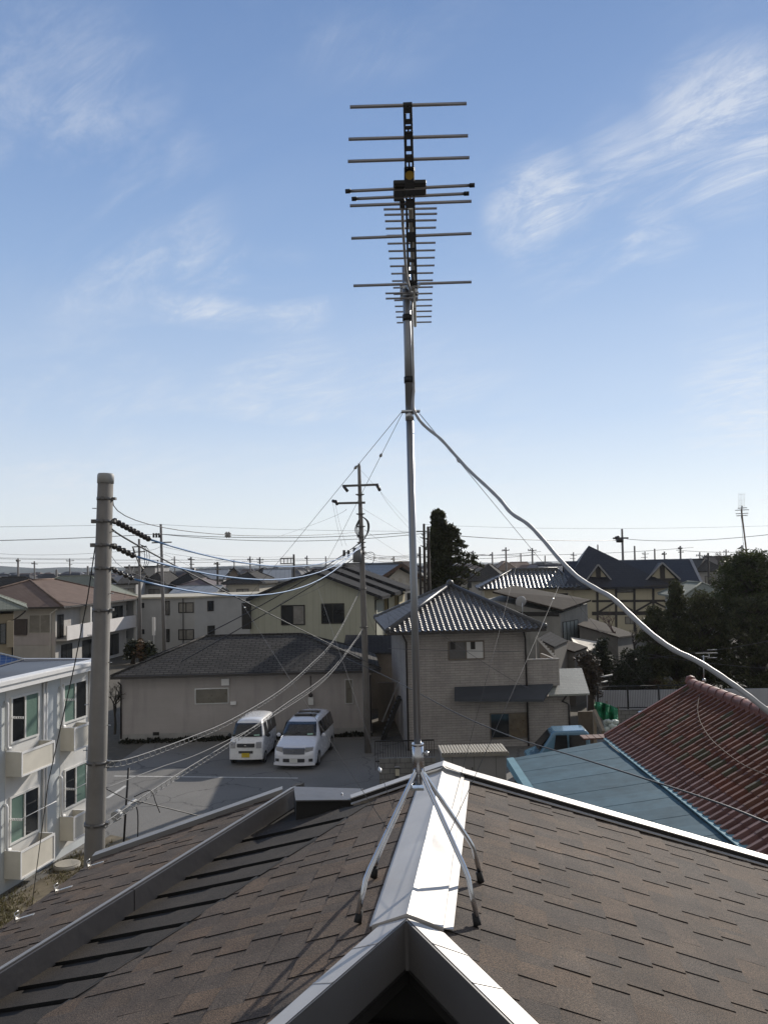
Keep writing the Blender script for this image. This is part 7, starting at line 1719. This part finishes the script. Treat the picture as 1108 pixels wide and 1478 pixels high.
# far poles
POLES = [(26.5, 806, 120, 1, 'paired poles over the far left roofs'), (50, 810, 170, 1, 'thin pole over the far left roofs'), (82, 822, 100, 0, 'bare post behind the brown roof'), (127, 817, 110, 0, 'bare dark post left of the concrete pole'),
 (187, 815, 125, 0, 'bare dark post right of the concrete pole'), (228, 808, 140, 1, 'grey pole between the two slim poles'), (276, 804, 130, 2, 'pole with transformer right of the slim poles'), (314, 811, 105, 3, 'dark pole rising through the mauve roof'),
 (361, 803, 150, 1, 'crossarm pole over the broad grey hipped house'), (375, 804, 155, 1, 'second crossarm pole over the broad grey hipped house'), (424, 800, 110, 4, 'dark pole with square steel frame left of the cream ridge'), (568, 803, 130, 1, 'pole over the white tiled gable'),
 (710, 797, 160, 1, 'left of three crossarm poles over the glinting hipped roof'), (729.5, 790, 140, 1, 'middle and tallest of three crossarm poles over the glinting hipped roof'), (767.5, 791, 140, 1, 'right of three crossarm poles over the glinting hipped roof'), (751, 799, 180, 0, 'slim post between the crossarm poles over the glinting roof'),
 (682, 795, 170, 1, 'pole just right of the conifer tip'), (786, 802, 200, 0, 'faint post left of the tall navy roof'), (915, 788, 130, 0, 'bare post right of the transformer pole'), (944, 792, 150, 0, 'bare post above the half timbered ridge'), (958, 796, 150, 1, 'short pole with a knob above the half timbered ridge'),
 (981, 788, 130, 1, 'crossarm pole above the right end of the half timbered ridge'), (1009, 797, 170, 1, 'pole above the bare skyline tree'), (1070, 787, 120, 0, 'bare post below the leaning aerial'), (1021, 798, 105, 3, 'dark post right of the half timbered house'),
 (101, 806, 210, 1, 'faint far pole over the brown roof ridge'), (148, 809, 230, 0, 'faint post at the right of the brown roof ridge'), (252, 803, 190, 1, 'far crossarm pole midway between slim and transformer poles'), (338, 808, 220, 0, 'faint post left of two crossarm poles'), (443, 802, 210, 1, 'far pole above the ridge of the cream gable'), (470, 803, 230, 0, 'faint post above the right slope of the cream gable'),
 (660, 798, 230, 0, 'faint post at the foot of the conifer crown'), (827, 797, 210, 1, 'far crossarm pole behind the silver cable'), (862, 786, 180, 0, 'thin post left of the transformer pole'), (930, 796, 220, 1, 'far pole between bare posts over the half timbered ridge'), (1047, 793, 210, 1, 'far pole right of the skyline tree'), (1095, 796, 200, 1, 'far pole at the right edge of the skyline'),
 (897, 763.5, 100, 5, 'pole with transformer above the half timbered ridge')]
for px, py, Y, kd, lab in POLES:
    t0 = W(px, py, Y); b0 = V((W(px + 1.2, py + 60, Y).x, Y, 0)); t = thing('far_pole', lab, 'utility pole', b0, 'poles of the far town')
    k = Y / 1196; b = MB(); b.tube([b0, t0], [.17 + .3 * k, .10 + .3 * k], 7); b.build('shaft', CONC_FAR if kd not in (3, 4) else mat('dark_pole', (.05, .045, .042), .9), t)
    if kd in (1, 2, 3):
        arms = [(rnd.uniform(3, 5.5), rnd.uniform(3, 6.2))] + ([(rnd.uniform(8, 11), rnd.uniform(2.5, 4.5))] if rnd.random() < .55 else []); tl = rnd.uniform(-.5, .5)
        for dy, hw in arms:
            of = rnd.uniform(-1.2, 1.2); b = MB(); b.bar(W(px - hw + of, py + dy + .2 + tl, Y - .3), W(px + hw + of, py + dy - .2 - tl, Y - .3), .13, .13); b.build('crossarm', GREYST, t)
        b = MB(); dy, hw = arms[0]
        for dx in (-hw + .6, -hw * .45, hw - .6)[:rnd.choice((2, 3))]: b.tube([W(px + dx, py + dy, Y - .3), W(px + dx, py + dy - 2, Y - .3)], .08, 5)
        b.build('insulator', INS, t)
    if kd == 2: b = MB(); b.tube([W(px + 3, py + 26, Y - .5), W(px + 3, py + 16, Y - .5)], .35, 8); b.build('transformer', GREYST, t)
    if kd == 4:
        b = MB()
        for y in (805.5, 813): b.bar(W(404.5, y + .6, Y), W(424, y, Y), .14, .14)
        for x in (405, 410, 415, 420): b.bar(W(x, 813, Y), W(x, 805.5, Y), .1, .1)
        b.build('steel_frame', GREYST, t)
    if kd == 5:
        b = MB(); b.bar(W(884, 777, Y - .3), W(906, 776.5, Y - .3), .2, .2); b.build('crossarm', GREYST, t); b = MB(); b.tube([W(894, 783, Y - .6), W(894, 776.5, Y - .6)], .45, 8); b.tube([W(888, 777.5, Y - .4), W(893, 776, Y - .4)], .3, 6); b.build('transformer', INS, t)
for i, (x0, x1, y0, y1, s, Y, lab) in enumerate(((-30, 700, 806, 800, 5, 150, 'faint far line along the left skyline'), (-30, 560, 812, 806, 3, 160, 'lower faint far line along the left skyline'), (600, 780, 800, 796, 4, 140, 'faint far line over the glinting roofs'), (600, 770, 804, 801, 4, 140, 'lower faint far line over the glinting roofs'), (690, 1000, 801, 790, 4, 150, 'faint far line over the half timbered house'), (975, 1140, 794, 792, 4, 130, 'faint far line at the right skyline'))):
    wire('far_line', lab, [W(x0, y0, Y), W((x0 + x1) / 2, (y0 + y1) / 2 + s, Y), W(x1, y1, Y)], .035, mat('line_grey', (.10, .10, .11), .5), 14, 'cable', 'far lines over the town', 4)
for i, (dx, dy) in enumerate(((0, 0), (5, 3), (-4, 5), (3, 8))):
    wire('drop_line', ('upper', 'second', 'third', 'lowest')[i] + ' bundle line from the crossarm pole to the lopped trunks', [mpole(794 + dy), W(562, 803 + dy, 46), W(606, 798 + dy * .7, 56)], .014, None, 14, 'cable', 'bundle of lines right of the crossarm pole')
thin('faint line crossing the dark trees, upper one', [W(930, 950, 49), W(1040, 937, 47), W(1140, 918, 45)], .012); thin('faint line crossing the dark trees, lower one', [W(935, 944, 49), W(1030, 958, 47), W(1140, 966, 45)], .012)

# the web of service drops round the crossarm pole
WEB = [('drop from the pole cable bundle to the left eave of the cream gable', mpole(786), W(440, 832, 50), W(360, 866, 60), .008),
 ('drop from the pole cable bundle over the slate ridge to the grey flats', mpole(795), W(430, 862, 55), W(350, 872, 78), .009),
 ('steep drop from the pole to the left corner of the slate roof', mpole(780), W(350, 905, 40), W(176, 972, 41), .007),
 ('drop from the pole to the eave of the tile roofed house', mpole(806), W(550, 862, 38), W(563, 908, 38), .007),
 ('low drop from the pole to the dark annexe roof', mpole(860), W(538, 905, 42), W(552, 926, 46), .007),
 ('thin line from the concrete pole to the grey flats roof edge', lp(790, .12), W(240, 842, 40), W(330, 858, 82), .007),
 ('thin line from the slim right pole down to the grey flats', W(236, 800, 72), W(275, 818, 76), W(330, 850, 84), .012),
 ('thin line from the slim left pole to the brown roofed flats', W(201, 797, 78), W(190, 830, 74), W(178, 868, 72), .012),
 ('thin line between the two slim poles', W(203, 790, 78), W(218, 794, 75), W(236, 786, 72), .014),
 ('second thin line between the two slim poles', W(203, 797, 78), W(220, 803, 75), W(236, 796, 72), .012),
 ('line from the slim right pole towards the cream ridge', W(238, 798, 72), W(340, 812, 66), W(451, 822, 60), .010),
 ('long low line from the left edge past the concrete pole', W(-40, 795, 80), W(60, 801, 84), W(200, 794, 78), .013),
 ('line from the slim right pole to the framed dark pole', W(236, 789, 72), W(330, 803, 90), W(424, 803, 110), .014),
 ('line over the tan roof right of the conifer', W(612, 790, 56), W(660, 802, 90), W(710, 799, 160), .016)]
for lab, p, c, q, r in WEB: wire('service_drop', lab, [p, c, q], r, mat('line_grey', (.10, .10, .11), .5), 14, 'cable', 'service drops over the houses', 4)
# ------------------------------------------------------------------ the air between here and the hills
HAZE = True
if HAZE:
    b = MB(); x0, x1, y0, y1, z0, z1 = -5000, 5000, -250, 5200, -1.0, 160.0
    b.hexa([(x0, y0, z0), (x1, y0, z0), (x1, y1, z0), (x0, y1, z0), (x0, y0, z1), (x1, y0, z1), (x1, y1, z1), (x0, y1, z1)])
    m = bpy.data.materials.new('haze_air'); m.use_nodes = True; nt = m.node_tree; nt.nodes.remove(nt.nodes['Principled BSDF'])
    pv = nt.nodes.new('ShaderNodeVolumePrincipled'); pv.inputs['Color'].default_value = (.75, .84, .95, 1); pv.inputs['Density'].default_value = .00009; pv.inputs['Anisotropy'].default_value = .45
    nt.links.new(pv.outputs['Volume'], nt.nodes['Material Output'].inputs['Volume'])
    struct(b.build('haze', m), 'stuff')
for o in bpy.data.objects:
    if '_o' in o: del o['_o']
